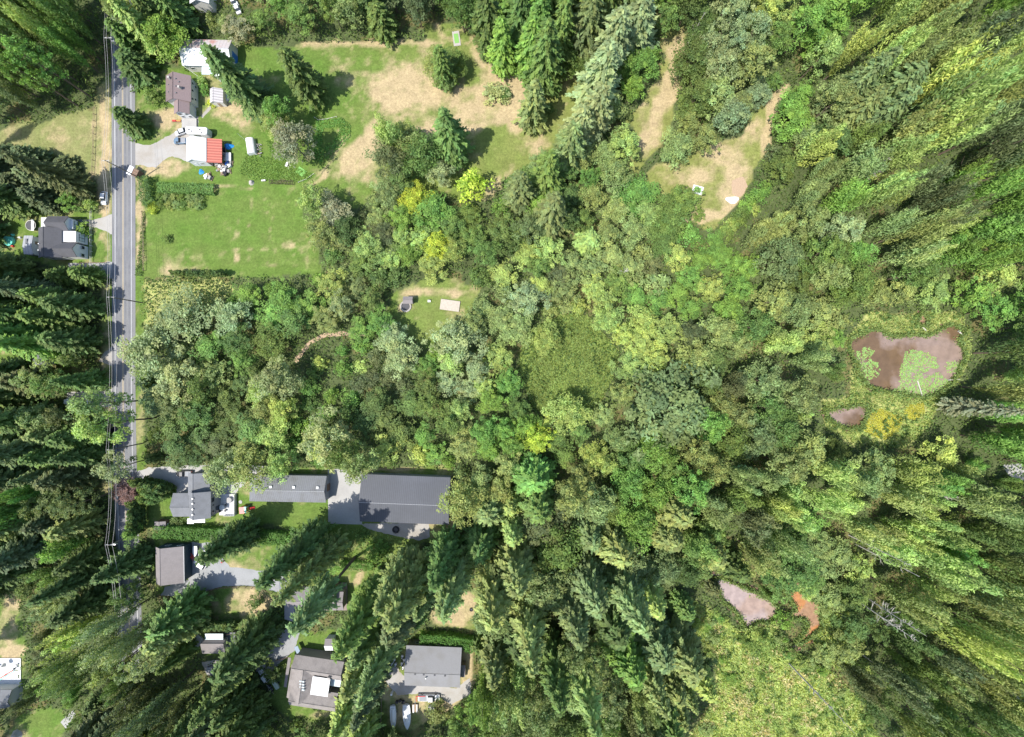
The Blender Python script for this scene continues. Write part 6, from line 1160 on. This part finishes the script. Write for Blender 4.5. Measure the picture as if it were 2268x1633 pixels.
car(403, 315, 182, 'dark blue pickup on the gravel driveway below the silver hatchback', 'paint_blue', 4.4, 1.9, 'pickup', 'pickup')
car(234.5, 441, 265, 'white hatchback parked on the verge left of the road', 'paint_white', 4.5, 1.9, 'hatch')
car(185, 494, 0, 'black car on the short driveway of the west house', 'paint_black', 5.0, 1.9, 'sedan')
car(260.5, 948, 272, 'black truck driving in the left lane of the road', 'paint_black', 6.0, 2.1, 'pickup', 'pickup', 'moving_truck')
car(189, 890, 0, 'white pickup beside the white trailer in the left woods', 'paint_white', 4.6, 1.9, 'pickup', 'pickup')
car(412, 1048, 180, 'black pickup with white cargo above the grey two-storey house', 'paint_black', 5.4, 2.0, 'pickup', 'pickup')
car(447, 1247, 150, 'white car towing a red kayak trailer by the workshop', 'paint_white', 4.6, 1.9, 'suv')
car(476, 1480, 0, 'light grey pickup in the clearing below the cabin', 'paint_grey', 4.8, 1.9, 'pickup', 'pickup')
car(588, 1493, 128, 'white car on the driveway beside the green boat', 'paint_white', 4.7, 1.9, 'suv')
car(951, 1542, 0, 'long white pickup with a red stripe below the grey workshop', 'paint_white', 7.4, 2.2, 'pickup', 'pickup')
s_ = thing('cargo_rack', 'red striped rack over the bed of the long white pickup', 'rack', (*W(936, 1542)[:2], 1.1)); MB().box(-1.9, 1.2, .75, .95, 0, .15).build('rail', M['red'], s_); MB().box(-2.0, -1.8, -.9, .95, 0, .15).build('crossbar', M['red'], s_)
car(519, 5, 110, 'white car between the trees at the top edge, upper one', 'paint_white', 4.4, 1.8, 'sedan'); car(528, 21, 110, 'white car between the trees at the top edge, lower one', 'paint_white', 4.4, 1.8, 'sedan')
car(279, 1608, 268, 'white car on the road at the bottom edge', 'paint_white', 4.6, 1.9, 'suv')
car(262, 300 - 1200, 90, 'x', 'paint_white') if False else None
# camper beside the shop
def capsule(name, label, cat, px, py, rot, L, Wd, hh, m, z0=.5, vents_=(), round_=.18, extra=None):
    t = thing(name, label, cat, W(px, py), math.radians(rot)); mb = MB(); n = 10; secs = []
    for x, s in ((-L / 2, .8), (-L / 2 + .25, .97), (0, 1), (L / 2 - .7, .99), (L / 2 - .2, .86), (L / 2, .6)):
        secs.append([(x, -Wd / 2 * s, z0), (x, -Wd / 2 * s, hh - .3), (x, -Wd / 2 * s * .8, hh * (.94 + .06 * s)), (x, Wd / 2 * s * .8, hh * (.94 + .06 * s)), (x, Wd / 2 * s, hh - .3), (x, Wd / 2 * s, z0)])
    mb.loft(secs); mb.build('body', M[m], t, bevel=.08)
    for x, y in vents_: MB().box(x - .22, x + .22, y - .18, y + .18, hh, hh + .12).build('roof_vent', M['charcoal_roof'], t)
    for sy in (-1, 1): 
        w_ = MB(); k = 12; w_.add([(-.3 + .34 * math.cos(2 * math.pi * i / k), sy * (Wd / 2 - .2 + o_), .34 + .34 * math.sin(2 * math.pi * i / k)) for o_ in (0, .22) for i in range(k)], [(i, (i + 1) % k, k + (i + 1) % k, k + i) for i in range(k)] + [tuple(range(k)), tuple(range(2 * k - 1, k - 1, -1))]); w_.build('wheel', M['rubber'], t)
        MB().box(-L * .2, L * .1, sy * (Wd / 2 + .015) - .012, sy * (Wd / 2 + .015) + .012, 1.4, min(2.0, hh - .4)).build('window', M['glass'], t)
    MB().box(L / 2, L / 2 + .9, -.06, .06, .4, .5).build('hitch', M['black'], t); return t
capsule('camper_trailer', 'white camper trailer against the back of the white shop', 'camper', 449, 299, -3, 7.2, 2.5, 2.9, 'white', vents_=((-2.4, 0), (-1.6, -.5), (1.2, .2), (1.9, -.9)))
capsule('box_trailer', 'white trailer beside the pickup in the left woods', 'trailer', 167, 889, 180, 3.4, 2.0, 2.2, 'white')
def boat(name, label, px, py, rot, L, Wd, m, cover=None):
    t = thing(name, label, 'boat', W(px, py), math.radians(rot)); mb = MB(); secs = []
    for f, s, zb in ((-.5, .86, .5), (-.3, 1, .4), (0.05, .98, .42), (.28, .74, .5), (.42, .4, .62), (.5, .06, .8)):
        x = f * L; w = Wd / 2 * s; secs.append([(x, -w * .35, zb), (x, -w, zb + .55), (x, -w * .96, 1.35), (x, w * .96, 1.35), (x, w, zb + .55), (x, w * .35, zb)])
    mb.loft(secs); mb.build('hull', M[m], t, smooth=False)
    if cover: MB().loft([[(-.42 * L, -Wd * .36, 1.36), (-.42 * L, Wd * .36, 1.36), (.2 * L, Wd * .3, 1.36), (.2 * L, -Wd * .3, 1.36)], [(-.38 * L, -.2, 1.75), (-.38 * L, .2, 1.75), (.12 * L, .2, 1.8), (.12 * L, -.2, 1.8)]]).build('cover', M[cover], t)
    tr_ = MB(); tr_.box(-.3 * L, .62 * L, -.08, .08, .28, .38); tr_.box(-.2 * L, -.12 * L, -Wd / 2, Wd / 2, .25, .35); tr_.build('trailer', M['black'], t)
    for sy in (-1, 1):
        w_ = MB(); k = 12; w_.add([(-.16 * L + .3 * math.cos(2 * math.pi * i / k), sy * (Wd / 2 - .05 + o_), .3 + .3 * math.sin(2 * math.pi * i / k)) for o_ in (0, .18) for i in range(k)], [(i, (i + 1) % k, k + (i + 1) % k, k + i) for i in range(k)] + [tuple(range(k)), tuple(range(2 * k - 1, k - 1, -1))]); w_.build('wheel', M['rubber'], t)
    return t
boat('boat', 'white boat on a trailer, left of the pair below the grey workshop', 873, 1583, 272, 7.8, 2.1, 'white', 'white')
boat('boat', 'wider white boat on a trailer, right of the pair below the grey workshop', 903, 1582, 273, 8.2, 2.7, 'white', 'white')
boat('boat', 'small white boat on a trailer between workshop and hedge', 438, 1218, 268, 3.6, 1.5, 'white')
boat('boat', 'small pale green boat beside the white car', 613, 1508, 122, 4.2, 1.5, 'paint_green')
t = thing('kayak_trailer', 'red kayaks on a small trailer left of the white car', 'trailer', W(428, 1231), math.radians(125)); MB().box(-1.7, 1.9, -.05, .05, .4, .5).build('frame', M['rim'], t)
for sy in (-.35, .35): MB().loft([[(-1.6, sy, .7), (-1.6, sy + .02, .7), (-1.6, sy, .72)], [(0, sy - .25, .55), (0, sy + .25, .55), (0, sy, .95)], [(1.6, sy, .7), (1.6, sy + .02, .7), (1.6, sy, .72)]]).build('kayak', M['red'], t)
t = thing('box_trailer', 'white enclosed box trailer at the top of the grey lane', 'trailer', W(459, 1220)); MB().box(-1.3, 1.6, -1.1, 1.1, .5, 2.3).build('body', M['white'], t, bevel=.05); MB().box(-2.0, -1.3, -.9, .9, .5, .62).build('tongue', M['white'], t)
for sy in (-1, 1): MB().box(-.3, .3, sy * 1.15 - .1, sy * 1.15 + .1, 0, .6).build('wheel', M['rubber'], t)
# bike trailer, white tubs, etc.
t = thing('bike_rack', 'tangled grey boat trailer frame below the white car', 'trailer', W(601, 1523), math.radians(120)); mb = MB()
for i in range(7): mb.tube([(R.uniform(-2.4, 0), R.uniform(-.8, .8), .5), (R.uniform(0, 2.6), R.uniform(-.5, .5), R.uniform(.4, .9))], .06, 5)
mb.build('frame', M['rim'], t)
for i in range(3): MB().tube([(-1 + i, -.5, .35), (-1 + i, .5, .35)], .3, 10).build('wheel', M['rubber'], t)

# ------------------------------------------------------------------ poles and wires
POLES = [(237, 82, 11, 'top'), (232, 355, 12.6, ''), (243, 658, 12, ''), (242, 997, 12, ''), (240, 1208, 13, ''), (262, 1440, 12, '')]
plab = ['wooden power pole near the top of the road', 'wooden power pole leaning over the road by the roadside stand', 'wooden power pole right of the left woods, mid height', 'wooden power pole below the black truck', 'wooden power pole with transformers by the columnar hedge', 'wooden power pole hidden in the bottom trees by the road']
tops = []
for i, (ax, ay, h, _) in enumerate(POLES):
    bx, by = base_from(ax, ay, h); x, y, _z = W(bx, by); t = thing('power_pole', plab[i], 'power pole', (x, y, 0), 0, 'power poles beside the road')
    MB().tube([(0, 0, 0), (0, 0, h)], .2, 8, .14).build('post', M['pole_wood'], t); MB().box(-1.2, 1.2, -.06, .06, h - .45, h - .3).build('crossarm', M['cream'], t)
    for k in (-1.1, -.4, .4, 1.1): MB().cyl(k, 0, h - .3, h - .1, .06, n=6).build('insulator', M['white'], t)
    if i in (0, 4): 
        for k in (0.35, .8): MB().cyl(k, -.3, h - 2.0, h - 1.2, .25, n=10).build('transformer', M['rim'], t)
    if i in (0, 1): MB().tube([(0, 0, h - 1.5), (1.6, -.6, h - 1.1)], .05, 5).build('lamp_arm', M['rim'], t)
    tops.append((x, y, h))
tops = [(tops[0][0] - 1, tops[0][1] + 60, 11)] + tops + [(tops[-1][0] + 3, tops[-1][1] - 40, 12)]
for i in range(len(tops) - 1):
    a, b = tops[i], tops[i + 1]
    for j, k in enumerate((-1.1, -.4, 1.1)):
        pts = [(a[0] + (b[0] - a[0]) * s + k, a[1] + (b[1] - a[1]) * s, a[2] + (b[2] - a[2]) * s - 0.1 - 1.1 * (1 - (2 * s - 1) ** 2)) for s in [q / 8 for q in range(9)]]
        o = MB().tube(pts, .028, 4).build('power_line', M['wire']); tag(o, '%s pale power line, %s' % (('leftmost', 'middle', 'rightmost')[j], ['above the top power pole', 'between the top pole and the roadside stand', 'between the roadside stand and the middle pole', 'between the middle pole and the black truck', 'between the black truck and the columnar hedge', 'below the columnar hedge', 'in the bottom trees'][i]), 'wire', 'power lines along the road')
# ------------------------------------------------------------------ fences
def fence(label, pts, n_posts, h=1.1, m='wood', rails=2):
    P = [Vector(W(*p)) for p in pts]; o0 = P[0].copy(); t = thing('fence', label, 'fence', tuple(o0)); seg = [(P[i + 1] - P[i]).length for i in range(len(P) - 1)]; tot = sum(seg); pp = []
    for i in range(n_posts):
        dd = tot * i / (n_posts - 1); k = 0
        while k < len(seg) - 1 and dd > seg[k]: dd -= seg[k]; k += 1
        pp.append(P[k].lerp(P[k + 1], min(1, dd / seg[k])) - o0)
    for q in pp: MB().box(q.x - .07, q.x + .07, q.y - .07, q.y + .07, 0, h).build('post', M[m], t)
    for r_ in range(rails):
        z = h * (0.92 - .42 * r_); MB().tube([(q.x, q.y, z) for q in pp], .045, 4).build('rail', M[m], t)
fence('dark rail fence curving along the grey lane', [(458, 1309), (485, 1301), (520, 1298), (560, 1300), (592, 1306), (618, 1318)], 12, 1.2, 'brown_wall', 3)
fence('thin pale fence right of the west house', [(205, 420), (205, 583)], 14, 1.0, 'cream')
fence('thin fence at the bottom of the west house yard', [(176, 584), (240, 583)], 6, 1.0, 'wood')
fence('thin wire fence across the mown meadow', [(212, 240), (210, 330), (207, 400)], 12, .9, 'wood')
fence('dark fence along the right side of the road', [(318, 470), (321, 540), (322, 600)], 10, 1.0, 'wood')
fence('stacked board fence left of the two white boats', [(845, 1535), (846, 1570), (844, 1605)], 6, 1.0, 'wood', 3)
fence('curved pale log edging above the garden bed', [(697, 261), (705, 267), (722, 266), (746, 260)], 6, .5, 'cream', 1)
fence('pale curved log edging below the grey-brown willow', [(662, 405), (680, 398), (696, 386)], 5, .5, 'cream', 1)
fence('dark gate fence at the lane end near the workshop', [(352, 1308), (362, 1335)], 4, 1.2, 'brown_wall', 3)
fence('fence left of the weathered roof house driveway', [(615, 1460), (640, 1452)], 4, 1.2, 'brown_wall', 2)
fence('brown board fence above the raised deck of the cabin', [(532, 1376), (520, 1392)], 4, 1.3, 'brown_wall', 3)

# ------------------------------------------------------------------ dead trees and logs
def snag(px, py, h, label, lean=(0, 0), nb=26, br=1.8, z0=.35, seed=1):
    rs = random.Random(seed); t = thing('dead_tree', label, 'dead tree', W(px, py)); MB().tube([(0, 0, 0), (lean[0] * .5, lean[1] * .5, h * .5), (lean[0], lean[1], h)], .28, 7, .05).build('trunk', M['dead_wood'], t)
    mb = MB()
    for i in range(nb):
        s = z0 + (0.97 - z0) * rs.random(); a = rs.uniform(0, 6.28); L = br * (1.15 - s) * rs.uniform(.6, 1.5); o = (lean[0] * s, lean[1] * s, h * s)
        e = (o[0] + math.cos(a) * L, o[1] + math.sin(a) * L, o[2] + L * .25); mb.tube([o, e], .06, 4, .02)
        for q in range(3): b = rs.uniform(-.9, .9); mb.tube([tuple(o[i_] + (e[i_] - o[i_]) * (.4 + .2 * q) for i_ in range(3)), (e[0] + math.cos(a + b) * L * .4, e[1] + math.sin(a + b) * L * .4, e[2] + .3)], .035, 3, .012)
    mb.build('branches', M['dead_wood'], t)
snag(1746, 1468, 27, 'longest bare dead snag rising from the marsh to the bottom edge', nb=26, br=1.0, seed=1)
snag(1880, 1318, 24, 'bare branched snag, lower of the twin dead trees', nb=34, br=2.4, seed=2)
snag(1895, 1308, 24, 'bare branched snag, upper of the twin dead trees', nb=30, br=2.2, seed=3)
snag(1880, 1185, 22, 'grey bare snag above the twin dead trees', nb=24, br=2.0, seed=4)
snag(1895, 1205, 22, 'second grey bare snag above the twin dead trees', nb=24, br=2.0, seed=5)
snag(1880, 1425, 9, 'thin dead pole snag near the orange pond, right one', nb=4, br=.6, seed=6)
snag(1855, 1430, 7, 'thin dead pole snag near the orange pond, left one', nb=4, br=.6, seed=7)
snag(1650, 1145, 10, 'red-brown forked dead tree among the bright maples', nb=10, br=3, z0=.5, seed=8)
snag(2010, 1075, 16, 'pale grey snag in the right woods below the yellow bog', nb=36, br=3.4, seed=9)
snag(1375, 610, 6, 'white forked dead tree above the southern reeds', nb=12, br=3, z0=.3, seed=10)
snag(1525, 95, 12, 'pale dead birch above the narrow glade', nb=14, br=2, seed=11)
snag(1880, 400, 16, 'white twiggy snag in the upper right woods', nb=40, br=3, seed=12)
snag(35, 1110, 16, 'grey twiggy dead tree at the left edge', nb=46, br=3.4, seed=13)
def log(x0, y0, x1, y1, r, label, z=.3, group=None):
    a, b = W(x0, y0), W(x1, y1); o = MB().tube([(0, 0, z), (b[0] - a[0], b[1] - a[1], z + .3)], r, 7, r * .5).build('fallen_log', M['dead_wood'], None, (a[0], a[1], 0)); tag(o, label, 'log', group)
log(1314, 594, 1351, 567, .28, 'white fallen trunk above the boundary, longest one'); log(1325, 598, 1348, 580, .2, 'short white fallen trunk beside the longest one')
log(2037, 722, 2048, 733, .3, 'pale log pointing into the lily pond at the rusty pool'); log(2120, 733, 2128, 743, .3, 'pale log at the top right corner of the lily pond'); log(2031, 843, 2042, 884, .22, 'long pale log lying across the lily pads', .15); log(2098, 842, 2122, 840, .22, 'pale log at the right shore of the lily pond')
log(2195, 598, 2245, 583, .3, 'pale fallen trunk at the right edge above the pond')
log(478, 423 - 7, 440, 411, .2, 'thin pale log at the right end of the corn rows')

# ------------------------------------------------------------------ yard things
def simple(name, label, cat, px, py, parts, rot=0, z=0):
    t = thing(name, label, cat, (*W(px, py)[:2], z), math.radians(rot))
    for (nm, kind, dims, m) in parts:
        mb = MB()
        if kind == 'box': mb.box(*dims)
        else: mb.cyl(*dims)
        mb.build(nm, M[m], t, bevel=.03 if kind == 'box' else 0)
    return t
def tarp(label, px, py, rx, ry, h, m, seed):
    rs = np.random.RandomState(seed); mb = MB(); n = 11; vs = []; 
    for j in range(n):
        for i in range(n):
            u, v = i / (n - 1) * 2 - 1, j / (n - 1) * 2 - 1; q = max(abs(u), abs(v)); a = math.atan2(v, u); rr = q * (1 + .14 * math.sin(3 * a + seed)); vs.append((rx * rr * math.cos(a), ry * rr * math.sin(a), max(.03, h * (1 - q ** 2) * (0.75 + .5 * rs.rand()))))
    mb.add(vs, [(j * n + i, j * n + i + 1, (j + 1) * n + i + 1, (j + 1) * n + i) for j in range(n - 1) for i in range(n - 1)]); tag(mb.build('tarp', M[m], None, W(px, py)), label, 'tarp')
tarp('crumpled blue tarp right of the red lean-to roof', 507, 324.5, 1.6, 1.0, .8, 'blue_tarp', 1); tarp('small round blue tarp below the white shop', 446, 381, .9, .9, .5, 'blue_tarp', 2); tarp('bright blue tarp in the woods at the left edge', 6, 886, 2.2, 1.6, 1.4, 'blue_tarp', 3)
simple('work_table', 'white work table right of the red lean-to roof', 'table', 509, 350, [('tabletop', 'box', (-.9, .9, -1.4, 1.4, .75, .85), 'white'), ('frame', 'box', (-.8, .8, -1.3, 1.3, .05, .7), 'junk')])
t = simple('polytunnel', 'white rounded polytunnel in the garden plot', 'polytunnel', 560, 328, [('cover', 'box', (-1.35, 1.35, -2.6, 2.6, .05, 1.2), 'white'), ('door', 'box', (-.6, .6, 2.6, 2.68, .05, 1.0), 'grey_wall')], rot=8)
mb = MB(); k = 9
mb.loft([[(1.36 * math.cos(math.pi * i / 8), y, 1.15 + .75 * math.sin(math.pi * i / 8)) for i in range(9)] for y in (-2.6, 0, 2.6)]); mb.build('hoop_cover', M['white'], t, smooth=False)
t = simple('junk_heap', 'heap of logs and scraps right of the polytunnel', 'heap', 575, 334, [('plank', 'box', (-.8, .6, -1.4, -1.0, .3, .5), 'wood')]); mb = MB()
for i in range(22): x, y = R.uniform(-.9, .9), R.uniform(-2.3, 2.3); mb.tube([(x, y, .2 + R.random() * .4), (x + R.uniform(-.7, .7), y + R.uniform(-.4, .4), .2 + R.random() * .5)], .12, 6)
mb.build('logs', M['junk'], t)
t = simple('flag_pole', 'thin white pole standing at the top of the polytunnel', 'pole', 545, 312, [('post', 'cyl', (0, 0, 0, 4.5, .05, .04, 8), 'white'), ('foot', 'cyl', (0, 0, 0, .2, .2, .2, 8), 'stone')])
JUNK = [(482, 366, 'junk'), (489, 370, 'white'), (494, 375, 'junk'), (486, 377, 'wood'), (499, 378, 'white'), (503, 372, 'grey_wall'), (496, 366, 'brown_wall'), (508, 381, 'junk'), (501, 386, 'black'), (510, 368, 'white'), (493, 384, 'wood'), (505, 363, 'blue'), (497, 335, 'black'), (500, 343, 'grey_wall'), (499, 352, 'paint_green'), (459, 393, 'white'), (464, 388, 'wood'), (468, 395, 'junk'), (512, 362, 'junk')]
SCRL = ['grey scrap heap, first under the lower left corner of the red lean-to', 'white-crated scrap heap under the red lean-to', 'grey scrap heap below the middle of the red lean-to', 'brown scrap heap with a plank below the red lean-to', 'white scrap heap below the right end of the red lean-to', 'grey-crated scrap heap at the lower right corner of the red lean-to', 'brown-crated scrap heap just touching the red lean-to', 'grey scrap heap at the far lower right of the junk pile', 'black scrap heap at the bottom of the junk pile', 'white scrap heap at the right edge of the junk pile', 'brown scrap heap at the bottom left of the junk pile', 'blue-crated scrap heap below the white work table', 'black scrap heap left of the blue tarp by the red lean-to', 'grey scrap heap between the blue tarp and work table', 'pale green scrap heap left of the white work table', 'white scrap heap nearest the small round blue tarp', 'brown scrap heap right of the small round blue tarp', 'grey scrap heap lowest below the small round blue tarp', 'grey scrap heap right of the junk pile below the work table']
for i, (x, y, m) in enumerate(JUNK):
    t = thing('scrap_heap', SCRL[i], 'scrap', W(x, y), R.uniform(0, 3), 'scrap heaps around the red lean-to')
    MB().box(-R.uniform(.3, .8), R.uniform(.3, .8), -.4, .4, .02, R.uniform(.4, 1.0)).build('crate', M[m], t); MB().cyl(R.uniform(-.3, .5), .6, 0, .5, .35, n=10).build('drum', M[R.choice(['white', 'junk', 'rubber', 'rim'])], t); MB().box(-.9, .9, -.7, -.5, .1, .25).build('plank', M['wood'], t)
JB = [(867, 1438), (870, 1447), (866, 1456), (873, 1464), (868, 1472), (876, 1474), (891, 1456), (895, 1464), (890, 1472), (893, 1480)]
for i, (x, y) in enumerate(JB):
    t = thing('tyre_stack', 'tyres and white tub, %s from the top, %s row left of the workshop' % (ORDN[i if i < 6 else i - 6], 'outer' if i < 6 else 'inner'), 'tyres', W(x, y), 0, 'tyre stacks left of the grey workshop'); MB().cyl(0, 0, 0, .55, .38, n=14).build('tyre', M['rubber'], t); MB().cyl(.15, .7, 0, .6, .42, n=14).build('tub', M['white'], t); MB().cyl(0, 0, .5, .57, .2, n=10).build('rim', M['white'], t)
for i, (x, y) in enumerate(((880, 1552), (887, 1549), (893, 1552))): t = simple('outboard_motor', 'dark outboard engine part, %s from the left above the two white boats' % ORDN[i], 'engine', x, y, [('cowl', 'box', (-.45, .45, -.35, .35, .3, .9), 'black'), ('leg', 'box', (-.12, .12, -.6, -.3, .05, .6), 'grey_wall')], rot=40 * i); t['group'] = 'engine parts by the boats'
simple('flat_trailer', 'narrow frame trailer with white planks right of the boats', 'trailer', 920, 1566, [('frame', 'box', (-1.0, 1.0, -1.3, 1.3, .35, .5), 'wood'), ('plank', 'box', (-.8, -.3, -1.5, 1.2, .52, .62), 'white'), ('plank', 'box', (.5, .8, -1.4, 1.3, .52, .62), 'white'), ('hitch', 'box', (-.07, .07, 1.3, 3.0, .35, .45), 'rim')])
simple('chest_freezer', 'white chest freezer below the long white pickup', 'freezer', 956, 1566, [('body', 'box', (-1.0, 1.0, -.75, .75, .02, .9), 'white'), ('lid', 'box', (-1.03, 1.03, -.78, .78, .92, 1.0), 'concrete')])
simple('propane_tank', 'small white upright tank left of the pickup', 'tank', 869, 1532, [('body', 'cyl', (0, 0, 0, 1.4, .38, .38, 14), 'white'), ('cap', 'cyl', (0, 0, 1.4, 1.6, .38, .15, 14), 'white')])
simple('storage_crate', 'dark storage crate under the trees right of the pickup', 'crate', 1046, 1554, [('body', 'box', (-.8, .8, -.9, .9, .02, 1.1), 'taupe_wall'), ('lid', 'box', (-.85, .85, -.95, .95, 1.12, 1.2), 'taupe_roof')])
# fire pits and tyres
def ring(name, label, px, py, r, tube, m, cat, z=.15):
    mb = MB(); n = 20
    for i in range(n):
        a, b = 2 * math.pi * i / n, 2 * math.pi * (i + 1) / n; mb.tube([(r * math.cos(a), r * math.sin(a), z), (r * math.cos(b), r * math.sin(b), z)], tube, 6)
    t = thing(name, label, cat, W(px, py)); mb.build('ring', M[m], t); MB().cyl(0, 0, .03, .1, r * .8, n=16).build('ashes', M['charcoal_roof'], t)
ring('fire_pit', 'dark ring fire pit on the gravel below the big dark barn', 877, 1173, .95, .28, 'black', 'fire pit', .3); ring('fire_pit', 'small dark ring on the dirt clearing by the woods', 1044, 1350, .5, .15, 'rubber', 'fire pit'); ring('fire_pit', 'round stone-edged fire pit beside the picnic shelter', 899, 679, 1.7, .3, 'stone', 'fire pit')
t, lx, ly = B('picnic_shelter', 'small grey shelter roof above the round stone fire pit', 'shelter', (893, 657, 914, 673), 2.4); gable_parts(t, lx, ly, 2.4, .5, 'x', 'taupe_roof', 'taupe_wall', over=.3)
simple('wooden_platform', 'pale wooden platform in the picnic clearing', 'platform', 997, 677, [('boards', 'box', (-3.3, 3.3, -1.8, 1.8, .15, .4), 'pale_wood'), ('joist', 'box', (-3.0, 3.0, -1.5, 1.5, .02, .13), 'wood')], rot=-8)
simple('garden_bench', 'small white seat on the shaded grass of the picnic clearing', 'seat', 951, 668, [('seat', 'box', (-.5, .5, -.3, .3, .35, .45), 'white'), ('backrest', 'box', (-.5, .5, .3, .38, .45, .95), 'white'), ('base', 'box', (-.4, .4, -.25, .25, .02, .33), 'rim')])
simple('rain_barrel', 'green-blue rain barrel on the dry field beside a small bush', 'barrel', 1104, 211, [('body', 'cyl', (0, 0, 0, 1.3, .5, .45, 14), 'polycarb'), ('lid', 'cyl', (0, 0, 1.3, 1.38, .48, .48, 14), 'white')])
def pad(label, px, py, w, h, rot, m1, m2, z=.03):
    t = thing('garden_pad', label, 'pad', W(px, py), math.radians(rot)); MB().box(-w / 2, w / 2, -h / 2, h / 2, .01, .12).build('border', M[m1], t); MB().box(-w * .32, w * .32, -h * .32, h * .32, .125, .16).build('turf', M[m2], t)
M['turf'] = mat('turf', (0.22, 0.45, 0.12), 0.9, 0.1, 3)
pad('white-bordered green pad in the lower glade', 1545, 421, 3.6, 2.8, -15, 'white', 'turf'); pad('stone and green pad at the top of the dry field', 1011, 86, 2.4, 5.0, 8, 'stone', 'turf'); pad('pale green square frame below the grey-brown willow', 667, 381, 3.0, 2.4, -35, 'turf', 'turf')
tarp('white sheet on the ground at the right end of the lower glade', 1622, 443, 2.2, 1.2, .15, 'white', 6)
sheet('sand_patch', [(1500, 488), (1515, 480), (1530, 484), (1526, 492), (1508, 494)], .02, M['dirt'], edge=2); sheet('sand_patch', [(1620, 400), (1645, 392), (1656, 412), (1640, 438), (1622, 430)], .02, M['dirt'], edge=3)
simple('cold_frame', 'small white cold frame by the garden plot edge', 'cold frame', 637, 366, [('box', 'box', (-.35, .35, -.7, .7, .02, .5), 'brown_wall'), ('lid', 'box', (-.38, .38, -.75, .75, .52, .58), 'white')], rot=-25)
simple('bench', 'short white bench at the bottom of the garden plot', 'bench', 585, 401, [('seat', 'box', (-.7, .7, -.25, .25, .4, .5), 'white'), ('base', 'box', (-.6, .6, -.2, .2, .02, .38), 'wood')], rot=5)
simple('boulder', 'reddish boulder at the bottom left of the garden plot', 'boulder', 557, 405, [('rock', 'cyl', (0, 0, 0, .7, 1.0, .5, 7), 'stone'), ('crest', 'cyl', (.2, .1, .7, .9, .5, .3, 6), 'stone')])
simple('boulder', 'pale boulder on the lawn at the bottom left corner', 'boulder', 38, 1628, [('rock', 'cyl', (0, 0, 0, 1.2, 1.9, 1.0, 8), 'stone'), ('crest', 'cyl', (.2, .1, 1.2, 1.5, 1.0, .6, 6), 'stone')])
simple('swing', 'blue slatted swing frame under the firs above the weathered roof', 'frame', 664, 1432, [('panel', 'box', (-.7, .7, -1.2, 1.2, 1.6, 1.7), 'paint_blue'), ('post', 'box', (-.7, -.6, -1.2, -1.1, 0, 1.58), 'blue'), ('post', 'box', (.6, .7, 1.1, 1.2, 0, 1.58), 'blue')], rot=25)
simple('lawn_marker', 'small red hydrant post on the dry lawn by the lane', 'hydrant', 495, 1243, [('post', 'cyl', (0, 0, 0, .9, .3, .25, 10), 'red'), ('cap', 'cyl', (0, 0, .9, 1.1, .32, .1, 10), 'red')])
for i, (x, y, m) in enumerate(((475, 1056, 'red'), (476, 1061, 'white'), (477, 1066, 'red'))):
    t = simple('motorbike', '%s of the motorbikes by the top right corner of the grey house' % ('top red one', 'white middle one', 'lowest red one')[i], 'motorbike', x, y, [('tank', 'box', (-.35, .35, -.16, .16, .7, 1.0), m), ('seat', 'box', (-.9, -.35, -.15, .15, .75, .88), 'black'), ('handlebar', 'box', (.35, .42, -.4, .4, 1.0, 1.06), 'rim'), ('wheel', 'box', (-1.1, -.5, -.07, .07, 0, .6), 'rubber'), ('wheel', 'box', (.5, 1.1, -.07, .07, 0, .6), 'rubber')], rot=8 * i); t['group'] = 'motorbikes by the grey house'
simple('paver_stack', 'pale round slab on the lawn right of the deck', 'slab', 533, 1112, [('slab', 'cyl', (0, 0, 0.01, .12, .6, .6, 14), 'stone'), ('edge', 'cyl', (0, 0, .12, .15, .5, .5, 14), 'concrete')])
simple('flower_bed', 'red and pink flower bed in front of the brown-roofed house', 'flower bed', 394, 269, [('soil', 'box', (-1.8, 1.4, -.35, .35, .02, .2), 'brown_wall'), ('flowers', 'box', (-1.6, -.4, -.25, .25, .2, .5), 'red'), ('flowers', 'box', (-.2, 1.2, -.2, .2, .2, .45), 'orange')])
